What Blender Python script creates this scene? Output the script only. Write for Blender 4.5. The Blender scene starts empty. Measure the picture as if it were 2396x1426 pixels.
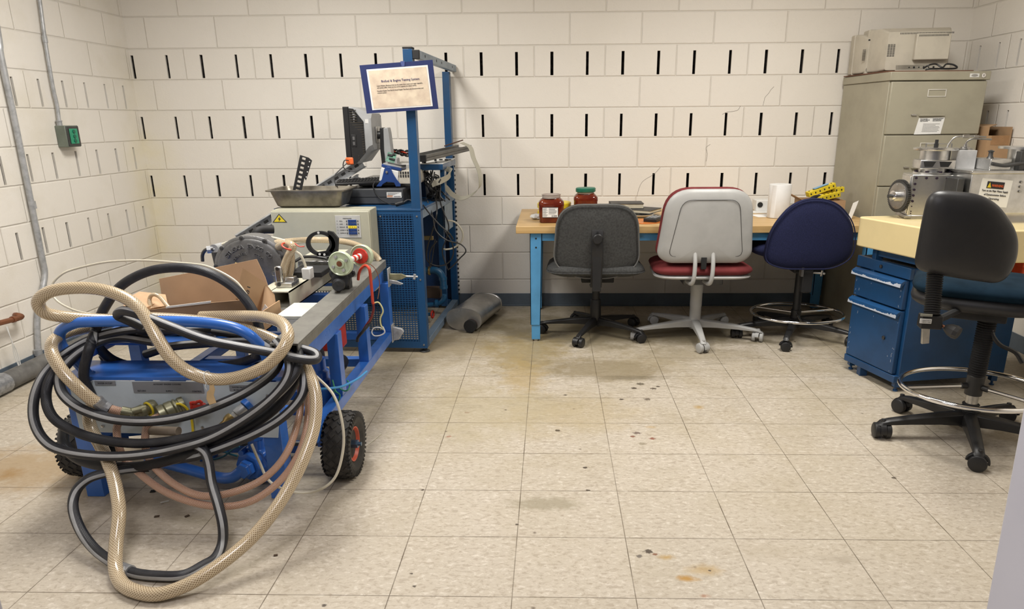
import bpy, bmesh, math, random
from mathutils import Vector, Matrix
random.seed(7)
PI = math.pi
SC = bpy.context.scene
COL = SC.collection
V = Vector

# ------------------------------------------------------------------ camera
F_PX, PITCH, YAW, ROLL, CAM_H = 1618.78, .2911, -.0253, -.0067, 1.3412
PX0, PY0 = 1250.99, 766.71
def cam_axes():
    cy, sy = math.cos(YAW), math.sin(YAW)
    f = V((sy, cy, 0)); r = V((cy, -sy, 0)); up = V((0, 0, 1))
    f2 = f*math.cos(PITCH) - up*math.sin(PITCH)
    u2 = f*math.sin(PITCH) + up*math.cos(PITCH)
    return r*math.cos(ROLL) + u2*math.sin(ROLL), -r*math.sin(ROLL) + u2*math.cos(ROLL), f2
CA, CU, CF = cam_axes()
cd = bpy.data.cameras.new('camera'); cam = bpy.data.objects.new('camera', cd); COL.objects.link(cam)
cd.sensor_fit = 'HORIZONTAL'; cd.sensor_width = 36.0
cd.lens = F_PX/2396*36
cd.shift_x = -(PX0-1198)/2396; cd.shift_y = (PY0-713)/2396
cd.clip_start = .05; cd.clip_end = 60
M = Matrix((CA, CU, -CF)).transposed().to_4x4(); M.translation = V((0, 0, CAM_H))
cam.matrix_world = M
SC.camera = cam
def ray(x, y): return CA*((x-PX0)/F_PX) - CU*((y-PY0)/F_PX) + CF
def at(x, y, Y):
    d = ray(x, y); return V((0, 0, CAM_H)) + d*(Y/d.y)
def fl(x, y, z=0.0):
    d = ray(x, y); return V((0, 0, CAM_H)) + d*((z-CAM_H)/d.z)
def atx(x, y, X):
    d = ray(x, y); return V((0, 0, CAM_H)) + d*(X/d.x)

# ------------------------------------------------------------------ world and light
SC.view_settings.view_transform = 'Standard'; SC.view_settings.look = 'None'
SC.view_settings.gamma = 1; SC.view_settings.exposure = 0.17
SC.view_settings.use_curve_mapping = False
w = bpy.data.worlds.new('world'); SC.world = w; w.use_nodes = True
w.node_tree.nodes['Background'].inputs[0].default_value = (.80, .84, 1.0, 1)
w.node_tree.nodes['Background'].inputs[1].default_value = .10
def area(name, loc, sx, sy, power, col, rot=(0, 0, 0)):
    l = bpy.data.lights.new(name, 'AREA'); l.shape = 'RECTANGLE'; l.size = sx; l.size_y = sy
    l.energy = power; l.color = col
    o = bpy.data.objects.new(name, l); COL.objects.link(o); o.location = loc; o.rotation_euler = rot; l.spread = 2.95
    return o
WARM = (1.0, .965, .905)
area('ceiling_light_left', (-1.35, 3.05, 2.69), .60, 1.2, 58, WARM)
area('ceiling_light_right', (1.30, 3.05, 2.69), .60, 1.2, 52, WARM)
area('ceiling_light_near', (-.75, .45, 2.69), .60, 1.2, 33, (.97, .95, 1.0))

# ------------------------------------------------------------------ materials
MT = {}
def nmat(name):
    m = bpy.data.materials.new(name); m.use_nodes = True
    nt = m.node_tree; b = nt.nodes['Principled BSDF']
    return m, nt, b
def N(nt, t, **kw):
    n = nt.nodes.new(t)
    for k, v in kw.items():
        if k.startswith('i_'): n.inputs[k[2:]].default_value = v
        elif k.startswith('n_'): n.inputs[int(k[2:])].default_value = v
        else: setattr(n, k, v)
    return n
def math_(nt, op, a, b=None, clamp=False):
    n = nt.nodes.new('ShaderNodeMath'); n.operation = op; n.use_clamp = clamp
    for i, v in enumerate((a, b)):
        if v is None: continue
        if isinstance(v, (int, float)): n.inputs[i].default_value = v
        else: nt.links.new(v, n.inputs[i])
    return n.outputs[0]
def mix(nt, fac, a, b, mode='MIX'):
    n = nt.nodes.new('ShaderNodeMix'); n.data_type = 'RGBA'; n.blend_type = mode
    for i, v in ((0, fac), (6, a), (7, b)):
        if isinstance(v, (int, float)): n.inputs[i].default_value = v
        elif isinstance(v, (tuple, list)): n.inputs[i].default_value = (*v[:3], 1)
        else: nt.links.new(v, n.inputs[i])
    return n.outputs[2]
def ramp(nt, fac, lo, hi, a=0.0, b=1.0):
    n = nt.nodes.new('ShaderNodeMapRange'); n.clamp = True
    nt.links.new(fac, n.inputs[0])
    n.inputs[1].default_value = lo; n.inputs[2].default_value = hi
    n.inputs[3].default_value = a; n.inputs[4].default_value = b
    return n.outputs[0]
def noise(nt, vec, scale, detail=3, rough=.5, dist=0):
    n = N(nt, 'ShaderNodeTexNoise'); n.inputs['Scale'].default_value = scale
    n.inputs['Detail'].default_value = detail; n.inputs['Roughness'].default_value = rough
    n.inputs['Distortion'].default_value = dist
    if vec is not None: nt.links.new(vec, n.inputs['Vector'])
    return n.outputs['Fac']
def bump(nt, b, h, strength, dist=.002):
    n = N(nt, 'ShaderNodeBump'); n.inputs['Strength'].default_value = strength
    n.inputs['Distance'].default_value = dist
    nt.links.new(h, n.inputs['Height']); nt.links.new(n.outputs[0], b.inputs['Normal'])
def mat(name, c, rough=.5, metal=0.0, var=.08, vs=9, bs=0, bd=.001, bsc=120, c2=None, coat=0, spec=None):
    """painted / plastic / metal surface with slight procedural wear"""
    if name in MT: return MT[name]
    m, nt, b = nmat(name)
    tc = N(nt, 'ShaderNodeTexCoord').outputs['Object']
    f = noise(nt, tc, vs, 5, .6)
    c2 = c2 or tuple(max(0, x*(1-4*var)) for x in c)
    col = mix(nt, ramp(nt, f, .42, .75), c, c2)
    nt.links.new(col, b.inputs['Base Color'])
    b.inputs['Metallic'].default_value = metal
    nt.links.new(ramp(nt, f, .3, .7, max(.02, rough-.06), min(1, rough+.08)), b.inputs['Roughness'])
    if coat: b.inputs['Coat Weight'].default_value = coat; b.inputs['Coat Roughness'].default_value = .12
    if spec is not None: b.inputs['Specular IOR Level'].default_value = spec
    if bs: bump(nt, b, noise(nt, tc, bsc, 3, .6), bs, bd)
    MT[name] = m; return m

XL0 = -2.914
def wall_mat(name, axis, u0, bw, off):
    """painted concrete block: running bond joints, pitted face"""
    m, nt, b = nmat(name)
    tc = N(nt, 'ShaderNodeTexCoord').outputs['Object']
    sp = N(nt, 'ShaderNodeSeparateXYZ'); nt.links.new(tc, sp.inputs[0])
    u = math_(nt, 'SUBTRACT', sp.outputs[axis], u0); z = sp.outputs[2]
    row = math_(nt, 'FLOOR', math_(nt, 'DIVIDE', z, .2032))
    par = math_(nt, 'ABSOLUTE', math_(nt, 'MODULO', math_(nt, 'ADD', row, off), 2.0))
    uu = math_(nt, 'ADD', math_(nt, 'DIVIDE', u, bw), math_(nt, 'MULTIPLY', par, .5))
    fu = math_(nt, 'FRACT', math_(nt, 'ADD', uu, 100.0)); fz = math_(nt, 'FRACT', math_(nt, 'DIVIDE', z, .2032))
    du = math_(nt, 'MULTIPLY', math_(nt, 'MINIMUM', fu, math_(nt, 'SUBTRACT', 1.0, fu)), bw)
    dz = math_(nt, 'MULTIPLY', math_(nt, 'MINIMUM', fz, math_(nt, 'SUBTRACT', 1.0, fz)), .2032)
    wob = math_(nt, 'MULTIPLY', math_(nt, 'SUBTRACT', noise(nt, tc, 25, 2), .5), .0035)
    d = math_(nt, 'ADD', math_(nt, 'MINIMUM', du, dz), wob)
    j = ramp(nt, d, .0015, .0065)
    fine = noise(nt, tc, 90, 4, .65); med = noise(nt, tc, 26, 3, .6); big = noise(nt, tc, 1.1, 4, .55)
    pits = ramp(nt, noise(nt, tc, 140, 2, .6), .26, .38)
    h = math_(nt, 'ADD', math_(nt, 'MULTIPLY', j, 1.0), math_(nt, 'ADD', math_(nt, 'MULTIPLY', fine, .22), math_(nt, 'MULTIPLY', med, .30)))
    h = math_(nt, 'ADD', h, math_(nt, 'MULTIPLY', pits, .18))
    bump(nt, b, h, .75, .0045)
    # each block a hair different, soft grime, thinner paint in the joints
    blk = N(nt, 'ShaderNodeTexWhiteNoise'); blk.noise_dimensions = '2D'
    cv = N(nt, 'ShaderNodeCombineXYZ'); nt.links.new(math_(nt, 'FLOOR', uu), cv.inputs[0]); nt.links.new(row, cv.inputs[1])
    nt.links.new(cv.outputs[0], blk.inputs['Vector'])
    col = mix(nt, blk.outputs['Value'], (.83, .79, .725), (.795, .755, .69))
    col = mix(nt, ramp(nt, big, .45, .72, 0, .5), col, (.74, .70, .62))
    col = mix(nt, math_(nt, 'MULTIPLY', math_(nt, 'SUBTRACT', 1.0, j), .30), col, (.56, .51, .43))
    if axis == 0: cr = ramp(nt, sp.outputs[0], XL0+.30, XL0, 0, 1)
    else: cr = ramp(nt, sp.outputs[1], 4.70, 5.04, 0, 1)
    zz = ramp(nt, z, 1.75, 1.0, 0, 1)
    st = math_(nt, 'MULTIPLY', math_(nt, 'MULTIPLY', cr, zz), ramp(nt, noise(nt, tc, 5, 4), .35, .65, .15, .6))
    if axis == 0 or u0 > 4.7: col = mix(nt, st, col, (.78, .70, .42))
    if axis == 1 and u0 > 4.7: col = mix(nt, ramp(nt, noise(nt, tc, 2.2, 5, .6), .50, .72, 0, .35), col, (.62, .56, .42))
    nt.links.new(col, b.inputs['Base Color'])
    b.inputs['Roughness'].default_value = .62
    return m

def floor_mat():
    m, nt, b = nmat('vinyl composition tile')
    tc = N(nt, 'ShaderNodeTexCoord').outputs['Object']
    sp = N(nt, 'ShaderNodeSeparateXYZ'); nt.links.new(tc, sp.inputs[0])
    TX, TY, gx, gy = .36246, .3048, -.84, 1.1067
    u = math_(nt, 'ADD', math_(nt, 'DIVIDE', math_(nt, 'SUBTRACT', sp.outputs[0], gx), TX), 100.0)
    v = math_(nt, 'ADD', math_(nt, 'DIVIDE', math_(nt, 'SUBTRACT', sp.outputs[1], gy), TY), 100.0)
    fu, fv = math_(nt, 'FRACT', u), math_(nt, 'FRACT', v)
    du = math_(nt, 'MULTIPLY', math_(nt, 'MINIMUM', fu, math_(nt, 'SUBTRACT', 1.0, fu)), TX)
    dv = math_(nt, 'MULTIPLY', math_(nt, 'MINIMUM', fv, math_(nt, 'SUBTRACT', 1.0, fv)), TY)
    du = math_(nt, 'ADD', du, 0.0)
    n1 = noise(nt, tc, 6, 3)
    seam = math_(nt, 'SUBTRACT', 1.0, ramp(nt, math_(nt, 'MINIMUM', du, dv), .0008, .0021), clamp=True)
    wn = N(nt, 'ShaderNodeTexWhiteNoise'); wn.noise_dimensions = '2D'
    cv = N(nt, 'ShaderNodeCombineXYZ'); nt.links.new(math_(nt, 'FLOOR', u), cv.inputs[0]); nt.links.new(math_(nt, 'FLOOR', v), cv.inputs[1])
    nt.links.new(cv.outputs[0], wn.inputs['Vector'])
    # chips pressed into the tile, running mostly one way
    mp = N(nt, 'ShaderNodeMapping'); mp.inputs['Scale'].default_value = (45, 75, 1); nt.links.new(tc, mp.inputs[0])
    ch1 = noise(nt, mp.outputs[0], 1.0, 3, .6, .6)
    mp2 = N(nt, 'ShaderNodeMapping'); mp2.inputs['Scale'].default_value = (90, 130, 1); nt.links.new(tc, mp2.inputs[0])
    ch2 = noise(nt, mp2.outputs[0], 1.0, 2, .6, .9)
    c = mix(nt, wn.outputs['Value'], (.525, .468, .385), (.495, .440, .357))
    c = mix(nt, ramp(nt, ch1, .53, .63, 0, .75), c, (.385, .330, .262))
    c = mix(nt, ramp(nt, ch1, .44, .33, 0, .75), c, (.655, .60, .515))
    c = mix(nt, ramp(nt, ch2, .62, .70, 0, .55), c, (.33, .27, .21))
    # ground-in grime, a bit heavier towards the bench
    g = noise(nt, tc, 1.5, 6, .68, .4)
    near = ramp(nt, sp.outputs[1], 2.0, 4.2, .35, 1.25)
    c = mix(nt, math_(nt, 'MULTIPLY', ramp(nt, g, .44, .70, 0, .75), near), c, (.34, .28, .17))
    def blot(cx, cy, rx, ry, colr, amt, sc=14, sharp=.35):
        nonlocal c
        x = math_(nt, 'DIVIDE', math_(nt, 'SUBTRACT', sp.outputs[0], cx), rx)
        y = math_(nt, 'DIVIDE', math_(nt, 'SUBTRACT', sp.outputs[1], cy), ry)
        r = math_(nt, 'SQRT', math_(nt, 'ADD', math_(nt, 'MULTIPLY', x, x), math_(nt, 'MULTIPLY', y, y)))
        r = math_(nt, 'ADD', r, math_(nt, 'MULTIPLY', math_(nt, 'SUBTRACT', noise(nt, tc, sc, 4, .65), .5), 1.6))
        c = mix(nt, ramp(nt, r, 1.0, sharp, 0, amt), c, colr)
    OC = (.42, .27, .085)
    for px, py, rx, ry, colr, amt, sc, sh in (
        (1450, 775, 1.25, .42, (.20, .165, .095), .80, 5, .55), (1020, 810, .45, .4, (.25, .20, .12), .65, 7, .4), (1230, 825, .34, .45, (.30, .225, .09), .75, 9, .4), (1228, 880, .16, .38, (.38, .27, .10), .60, 12, .4),  # first blot: grime by the bench plus painted-in shade under bench and chairs
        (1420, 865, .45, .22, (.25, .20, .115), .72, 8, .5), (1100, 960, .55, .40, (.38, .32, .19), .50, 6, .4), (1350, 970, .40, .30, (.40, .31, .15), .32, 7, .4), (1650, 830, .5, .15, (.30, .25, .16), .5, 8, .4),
        (1265, 1180, .17, .055, (.27, .235, .16), .62, 12, .5), (1560, 1305, .035, .018, OC, .85, 30, .1),
        (1608, 1355, .045, .018, (.40, .21, .03), .9, 26, .2), (1650, 1335, .07, .04, OC, .6, 24, .1),
        (1635, 953, .035, .03, OC, .8, 26, .1), (1522, 1000, .03, .02, OC, .5, 26, .1), (1650, 1395, .02, .012, (.3, .12, .05), .7, 40, .2),
        (60, 1100, .55, .26, (.36, .25, .13), .75, 10, .4), (20, 1110, .08, .06, (.30, .17, .05), .8, 20, .1), (200, 1060, .3, .2, (.4, .3, .18), .5, 10, .1),
        (1480, 885, .24, .05, (.16, .135, .09), .6, 34, .2), (400, 1160, .7, .3, (.38, .31, .23), .45, 7, .1), (900, 850, .25, .15, (.3, .25, .17), .5, 10, .1),
        (1970, 1310, .09, .03, (.36, .31, .24), .6, 20, .3), (1780, 1290, .16, .07, (.40, .34, .25), .5, 12, .1)):
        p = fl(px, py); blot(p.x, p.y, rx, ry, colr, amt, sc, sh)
    # streaky scuffing where chairs roll
    mp3 = N(nt, 'ShaderNodeMapping'); mp3.inputs['Scale'].default_value = (7, 22, 1); mp3.inputs['Rotation'].default_value = (0, 0, .25); nt.links.new(tc, mp3.inputs[0])
    sc_ = ramp(nt, noise(nt, mp3.outputs[0], 1.0, 6, .75, 1.2), .50, .66, 0, .55)
    c = mix(nt, math_(nt, 'MULTIPLY', sc_, ramp(nt, sp.outputs[1], 2.2, 3.9, .18, 1.0)), c, (.235, .195, .125))
    # dropped and trodden-in spots
    wob = math_(nt, 'MULTIPLY', math_(nt, 'SUBTRACT', noise(nt, tc, 110, 2), .5), 1.5)
    DKS = (.05, .035, .025)
    for px, py, r0, colr in ((1323, 925, .012, DKS), (1454, 935, .014, DKS), (1515, 935, .022, (.15, .12, .09)), (1483, 909, .018, DKS), (1529, 910, .020, (.09, .07, .05)), (1498, 899, .026, (.12, .10, .07)), (1540, 905, .014, DKS),
        (1305, 1008, .016, (.07, .05, .03)), (1490, 1014, .022, (.15, .11, .09)), (1480, 1022, .014, (.20, .08, .05)), (1526, 1027, .017, (.24, .09, .06)), (1503, 1039, .022, (.30, .26, .19)), (1369, 1095, .012, DKS), (1376, 1148, .010, DKS),
        (1183, 960, .008, DKS), (969, 1373, .008, DKS), (963, 1343, .007, DKS), (1517, 1291, .018, DKS), (1496, 1302, .012, (.14, .12, .10)), (1532, 1298, .010, (.2, .08, .04)), (1210, 1228, .008, DKS), (989, 1147, .009, DKS), (1093, 966, .016, (.32, .24, .16)), (1050, 1022, .014, (.34, .20, .14)), (1660, 1336, .006, DKS), (2100, 900, .012, DKS), (1860, 800, .010, DKS), (2092, 1119, .012, DKS), (759, 1417, .010, DKS)):
        p = fl(px, py); r0 *= .95
        x = math_(nt, 'DIVIDE', math_(nt, 'SUBTRACT', sp.outputs[0], p.x), r0)
        y = math_(nt, 'DIVIDE', math_(nt, 'SUBTRACT', sp.outputs[1], p.y), r0*.8)
        rr = math_(nt, 'ADD', math_(nt, 'SQRT', math_(nt, 'ADD', math_(nt, 'MULTIPLY', x, x), math_(nt, 'MULTIPLY', y, y))), wob)
        c = mix(nt, ramp(nt, rr, 1.0, .6, 0, .9), c, colr)
    # scattered dark specks
    vo = N(nt, 'ShaderNodeTexVoronoi'); vo.inputs['Scale'].default_value = 17; nt.links.new(tc, vo.inputs['Vector'])
    wn2 = N(nt, 'ShaderNodeTexWhiteNoise'); nt.links.new(vo.outputs['Color'], wn2.inputs['Vector'])
    spk = math_(nt, 'MULTIPLY', ramp(nt, math_(nt, 'ADD', vo.outputs['Distance'], math_(nt, 'MULTIPLY', ch2, .12)), .20, .10), ramp(nt, wn2.outputs['Value'], .90, .905))
    patch = ramp(nt, noise(nt, tc, .9, 3), .42, .52)
    c = mix(nt, math_(nt, 'MULTIPLY', math_(nt, 'MULTIPLY', spk, patch), .75), c, (.10, .07, .05))
    c = mix(nt, math_(nt, 'MULTIPLY', seam, ramp(nt, n1, .35, .65, .50, 1.0)), c, (.085, .06, .035))
    nt.links.new(c, b.inputs['Base Color'])
    b.inputs['Roughness'].default_value = .42
    nt.links.new(ramp(nt, g, .3, .7, .34, .55), b.inputs['Roughness'])
    b.inputs['Specular IOR Level'].default_value = .35
    hh = math_(nt, 'SUBTRACT', math_(nt, 'MULTIPLY', noise(nt, tc, 5, 2), .5), math_(nt, 'MULTIPLY', seam, .4))
    bump(nt, b, hh, .25, .002)
    return m

def hose_mat(name, strand, gap, n, k, rough=.22):
    """clear hose with a braid laid in its wall; u runs round it, v is metres along it"""
    m, nt, b = nmat(name)
    uv = N(nt, 'ShaderNodeUVMap').outputs[0]
    sp = N(nt, 'ShaderNodeSeparateXYZ'); nt.links.new(uv, sp.inputs[0])
    a = math_(nt, 'MULTIPLY', sp.outputs[0], float(n)); c = math_(nt, 'MULTIPLY', sp.outputs[1], float(k))
    def line(x):
        f = math_(nt, 'FRACT', math_(nt, 'ADD', x, 1000.0))
        return ramp(nt, math_(nt, 'ABSOLUTE', math_(nt, 'SUBTRACT', f, .5)), .20, .34)
    l = math_(nt, 'MAXIMUM', line(math_(nt, 'ADD', a, c)), line(math_(nt, 'SUBTRACT', a, c)))
    tc = N(nt, 'ShaderNodeTexCoord').outputs['Object']
    dirt = ramp(nt, noise(nt, tc, 7, 4), .45, .75, 0, .35)
    col = mix(nt, l, gap, strand); col = mix(nt, dirt, col, tuple(x*.6 for x in strand))
    nt.links.new(col, b.inputs['Base Color'])
    b.inputs['Roughness'].default_value = rough; b.inputs['Coat Weight'].default_value = .6
    b.inputs['Coat Roughness'].default_value = .12
    b.inputs['Subsurface Weight'].default_value = 0
    bump(nt, b, l, .25, .001)
    return m
def rubber_hose_mat():
    m, nt, b = nmat('ribbed black hose with grey stripe')
    uv = N(nt, 'ShaderNodeUVMap').outputs[0]
    sp = N(nt, 'ShaderNodeSeparateXYZ'); nt.links.new(uv, sp.inputs[0])
    d = math_(nt, 'ABSOLUTE', math_(nt, 'SUBTRACT', sp.outputs[0], .5))
    st = ramp(nt, d, .062, .052)
    tc = N(nt, 'ShaderNodeTexCoord').outputs['Object']
    dust = noise(nt, tc, 14, 5, .65)
    col = mix(nt, ramp(nt, dust, .45, .8, 0, .6), (.012, .013, .018), (.050, .050, .055))
    col = mix(nt, st, col, mix(nt, ramp(nt, dust, .4, .7), (.36, .365, .37), (.27, .27, .27)))
    nt.links.new(col, b.inputs['Base Color']); b.inputs['Roughness'].default_value = .42
    rib = math_(nt, 'SINE', math_(nt, 'MULTIPLY', sp.outputs[0], 2*PI*30))
    bump(nt, b, rib, .35, .0006)
    return m
def mesh_panel_mat():
    """sheet punched with a grid of oblong holes"""
    m, nt, b = nmat('perforated blue sheet')
    tc = N(nt, 'ShaderNodeTexCoord').outputs['Object']
    sp = N(nt, 'ShaderNodeSeparateXYZ'); nt.links.new(tc, sp.inputs[0])
    fx = math_(nt, 'FRACT', math_(nt, 'ADD', math_(nt, 'DIVIDE', sp.outputs[0], .0170), 50.0))
    fz = math_(nt, 'FRACT', math_(nt, 'DIVIDE', sp.outputs[2], .0135))
    hx = math_(nt, 'LESS_THAN', math_(nt, 'ABSOLUTE', math_(nt, 'SUBTRACT', fx, .5)), .36)
    hz = math_(nt, 'LESS_THAN', math_(nt, 'ABSOLUTE', math_(nt, 'SUBTRACT', fz, .5)), .31)
    inn = math_(nt, 'MULTIPLY', math_(nt, 'GREATER_THAN', sp.outputs[2], .065), math_(nt, 'LESS_THAN', sp.outputs[2], .83))
    inx = math_(nt, 'LESS_THAN', sp.outputs[0], -.045)
    hole = math_(nt, 'MULTIPLY', math_(nt, 'MULTIPLY', hx, hz), math_(nt, 'MULTIPLY', inn, inx))
    b.inputs['Base Color'].default_value = (.008, .060, .165, 1); b.inputs['Roughness'].default_value = .4
    tr = N(nt, 'ShaderNodeBsdfTransparent'); mx = N(nt, 'ShaderNodeMixShader')
    nt.links.new(hole, mx.inputs[0]); nt.links.new(b.outputs[0], mx.inputs[1]); nt.links.new(tr.outputs[0], mx.inputs[2])
    nt.links.new(mx.outputs[0], nt.nodes['Material Output'].inputs[0])
    return m
def wood_mat():
    m, nt, b = nmat('butcher block maple')
    tc = N(nt, 'ShaderNodeTexCoord').outputs['Object']
    sp = N(nt, 'ShaderNodeSeparateXYZ'); nt.links.new(tc, sp.inputs[0])
    st = math_(nt, 'FLOOR', math_(nt, 'DIVIDE', math_(nt, 'ADD', sp.outputs[1], math_(nt, 'MULTIPLY', sp.outputs[2], 1.0)), .040))
    wn = N(nt, 'ShaderNodeTexWhiteNoise'); wn.noise_dimensions = '1D'; nt.links.new(st, wn.inputs['W'])
    sx = math_(nt, 'FLOOR', math_(nt, 'DIVIDE', math_(nt, 'ADD', sp.outputs[0], math_(nt, 'MULTIPLY', wn.outputs['Value'], 3)), .45))
    cv = N(nt, 'ShaderNodeCombineXYZ'); nt.links.new(st, cv.inputs[0]); nt.links.new(sx, cv.inputs[1])
    wn2 = N(nt, 'ShaderNodeTexWhiteNoise'); wn2.noise_dimensions = '2D'; nt.links.new(cv.outputs[0], wn2.inputs['Vector'])
    mp = N(nt, 'ShaderNodeMapping'); mp.inputs['Scale'].default_value = (4, 60, 60); nt.links.new(tc, mp.inputs[0])
    g = noise(nt, mp.outputs[0], 1.0, 4, .6, .5)
    c = mix(nt, wn2.outputs['Value'], (.62, .42, .19), (.50, .32, .125))
    c = mix(nt, ramp(nt, g, .4, .7, 0, .5), c, (.42, .26, .10))
    c = mix(nt, ramp(nt, noise(nt, tc, 5, 5), .55, .8, 0, .5), c, (.36, .24, .11))
    nt.links.new(c, b.inputs['Base Color']); b.inputs['Roughness'].default_value = .38
    return m
def chipped_mat():
    m, nt, b = nmat('chipped blue lip paint')
    tc = N(nt, 'ShaderNodeTexCoord').outputs['Object']
    f = noise(nt, tc, 22, 5, .75)
    c = mix(nt, ramp(nt, f, .50, .52), (.008, .07, .20), (.66, .70, .80))
    nt.links.new(c, b.inputs['Base Color']); b.inputs['Roughness'].default_value = .4
    return m
def paper_mat():
    m, nt, b = nmat('parchment print')
    tc = N(nt, 'ShaderNodeTexCoord').outputs['Object']
    f = noise(nt, tc, 20, 4, .55)
    c = mix(nt, ramp(nt, f, .35, .65), (.78, .67, .52), (.62, .50, .39))
    nt.links.new(c, b.inputs['Base Color']); b.inputs['Roughness'].default_value = .6
    return m
def glass_mat(name, col, rough=.03, alpha=.35):
    m, nt, b = nmat(name)
    b.inputs['Base Color'].default_value = (*col, 1); b.inputs['Roughness'].default_value = rough
    b.inputs['Transmission Weight'].default_value = 1.0; b.inputs['IOR'].default_value = 1.3
    return m

m_back = wall_mat('painted block, back wall', 0, -.1186, .48328, 0)
m_left = wall_mat('painted block, left wall', 1, 4.8083, .4064, 1)
m_right = wall_mat('painted block, right wall', 1, 4.603, .4064, 0)
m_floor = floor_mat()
m_slot = mat('dark core of the block', (.012, .008, .008), .9, var=.1, vs=40, c2=(.13, .11, .10))
m_ceil = mat('ceiling board', (.62, .58, .52), .8, var=.03)
m_base = mat('blue grey cove base', (.105, .135, .17), .45, var=.05)
m_jamb = mat('lavender grey door paint', (.50, .50, .56), .4, var=.02, vs=3, bs=.1, bsc=60)
m_cart = mat('bright blue enamel', (.034, .155, .56), .32, var=.07, vs=7, coat=.3)
m_rack = mat('deep blue enamel', (.008, .062, .165), .38, var=.06, coat=.2)
m_rackd = mat('dark blue panel', (.006, .035, .12), .45, var=.06)
m_rackg = mat('blue grey rail', (.16, .22, .30), .4, var=.06)
m_cab = mat('navy blue steel', (.008, .065, .185), .38, var=.09, vs=4, coat=.15)
m_chip = chipped_mat()
m_lblue = mat('light blue enamel', (.09, .33, .62), .38, var=.04)
m_steel = mat('brushed steel', (.50, .49, .47), .32, 1.0, var=.08, vs=18)
m_alum = mat('machined aluminium', (.66, .655, .64), .30, 1.0, var=.07, vs=12, bs=.1, bsc=200)
m_galv = mat('galvanised steel', (.46, .47, .48), .42, .35, var=.10, vs=28)
m_chrome = mat('chrome', (.85, .85, .86), .08, 1.0, var=.02)
m_dark = mat('dull dark steel', (.10, .10, .10), .45, .8, var=.08)
m_olive = mat('grey olive steel angle', (.235, .23, .21), .38, .25, var=.08, vs=14)
m_cast = mat('cast grey aluminium', (.20, .20, .20), .42, .55, var=.10, vs=22, bs=.35, bd=.0015, bsc=160)
m_black = mat('black plastic', (.014, .014, .015), .42, var=.05)
m_blackm = mat('matte black', (.010, .010, .011), .7, var=.05)
m_tire = mat('worn black tyre rubber', (.022, .021, .020), .72, var=.1, vs=30, c2=(.055, .05, .045))
m_cream = mat('cream enamel', (.60, .58, .46), .4, var=.05, vs=8)
m_counter = mat('glossy cream laminate', (.74, .61, .33), .22, var=.035, vs=3)
m_beigebox = mat('grey green enclosure', (.43, .42, .33), .42, var=.03)
m_fcab = mat('putty filing cabinet', (.355, .33, .25), .42, var=.04, vs=5)
m_crt = mat('beige plastic', (.50, .46, .38), .5, var=.04, bs=.15, bsc=400)
m_white = mat('white plastic', (.72, .72, .70), .45, var=.03)
m_paper = mat('white paper', (.82, .82, .80), .7, var=.02)
m_panel = mat('pale blue grey panel', (.58, .66, .72), .42, var=.04)
m_label = mat('grey engraved label', (.24, .25, .27), .45, var=.03)
m_ink = mat('black ink', (.02, .02, .025), .6, var=.02)
m_navy = mat('navy blue ink', (.03, .025, .14), .6, var=.02)
m_board = mat('navy mounting board', (.018, .030, .125), .6, var=.04)
m_parch = paper_mat()
m_wood = wood_mat()
m_card = mat('brown cardboard', (.42, .265, .145), .8, var=.05, vs=5, bs=.15, bsc=60)
m_cardi = mat('cardboard inside', (.34, .215, .125), .85, var=.05, vs=5)
m_red = mat('red enamel', (.55, .035, .02), .35, var=.05)
m_redhub = mat('red wheel rim', (.62, .09, .04), .4, var=.08)
m_orange = mat('orange plastic', (.85, .16, .04), .4, var=.05)
m_yellow = mat('yellow plastic', (.80, .62, .03), .42, var=.08)
m_green = mat('dark green lid', (.012, .15, .095), .4, var=.03)
m_maroon = mat('maroon fabric', (.16, .018, .020), .85, var=.08, bs=.4, bsc=500)
m_gfab = mat('charcoal grey fabric', (.052, .053, .052), .9, var=.12, vs=90, bs=.5, bsc=500)
m_gwelt = mat('grey welt cord', (.13, .13, .125), .6, var=.04)
m_shell = mat('light grey chair shell', (.43, .43, .42), .42, var=.05, vs=5)
m_navyf = mat('navy fabric', (.006, .010, .055), .9, var=.12, vs=200, bs=.5, bsc=600)
m_vinyl = mat('black vinyl', (.019, .019, .021), .42, var=.10, vs=6, bs=.3, bsc=500, bd=.0005)
m_teal = mat('dark teal seat fabric', (.004, .017, .032), .9, var=.1, bs=.4, bsc=500, spec=.15)
m_copper = mat('tarnished copper', (.28, .115, .06), .45, .6, var=.12, vs=20)
m_brass = mat('brass', (.48, .36, .16), .35, .9, var=.08)
m_oliveb = mat('olive zinc fitting', (.30, .29, .19), .4, .7, var=.10, vs=30)
m_tape = mat('silver duct tape', (.36, .37, .39), .3, .5, var=.12, vs=60, bs=.6, bd=.002, bsc=50)
m_nylon = mat('pale green nylon', (.52, .60, .42), .35, var=.06, coat=.3)
m_wire_r = mat('red cable', (.55, .055, .025), .45, var=.03)
m_wire_y = mat('pale yellow wire', (.66, .62, .30), .5, var=.03)
m_wire_w = mat('ivory tube', (.60, .56, .45), .4, var=.03)
m_wire_g = mat('green wire', (.05, .30, .14), .5, var=.03)
m_wire_b = mat('sky blue air line', (.06, .30, .62), .4, var=.03)
m_ribbon = mat('grey ribbon cable', (.38, .36, .29), .6, var=.03)
m_pcb = mat('green circuit board', (.012, .16, .085), .45, var=.2, vs=60)
m_led = mat('pale sticker', (.74, .74, .72), .5, var=.02)
m_bluep = mat('royal blue plastic', (.010, .045, .19), .4, var=.04)
m_gsilver = mat('silver grey plastic', (.33, .335, .34), .4, var=.04)
m_jar = glass_mat('clear plastic jar', (.95, .93, .92))
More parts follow.
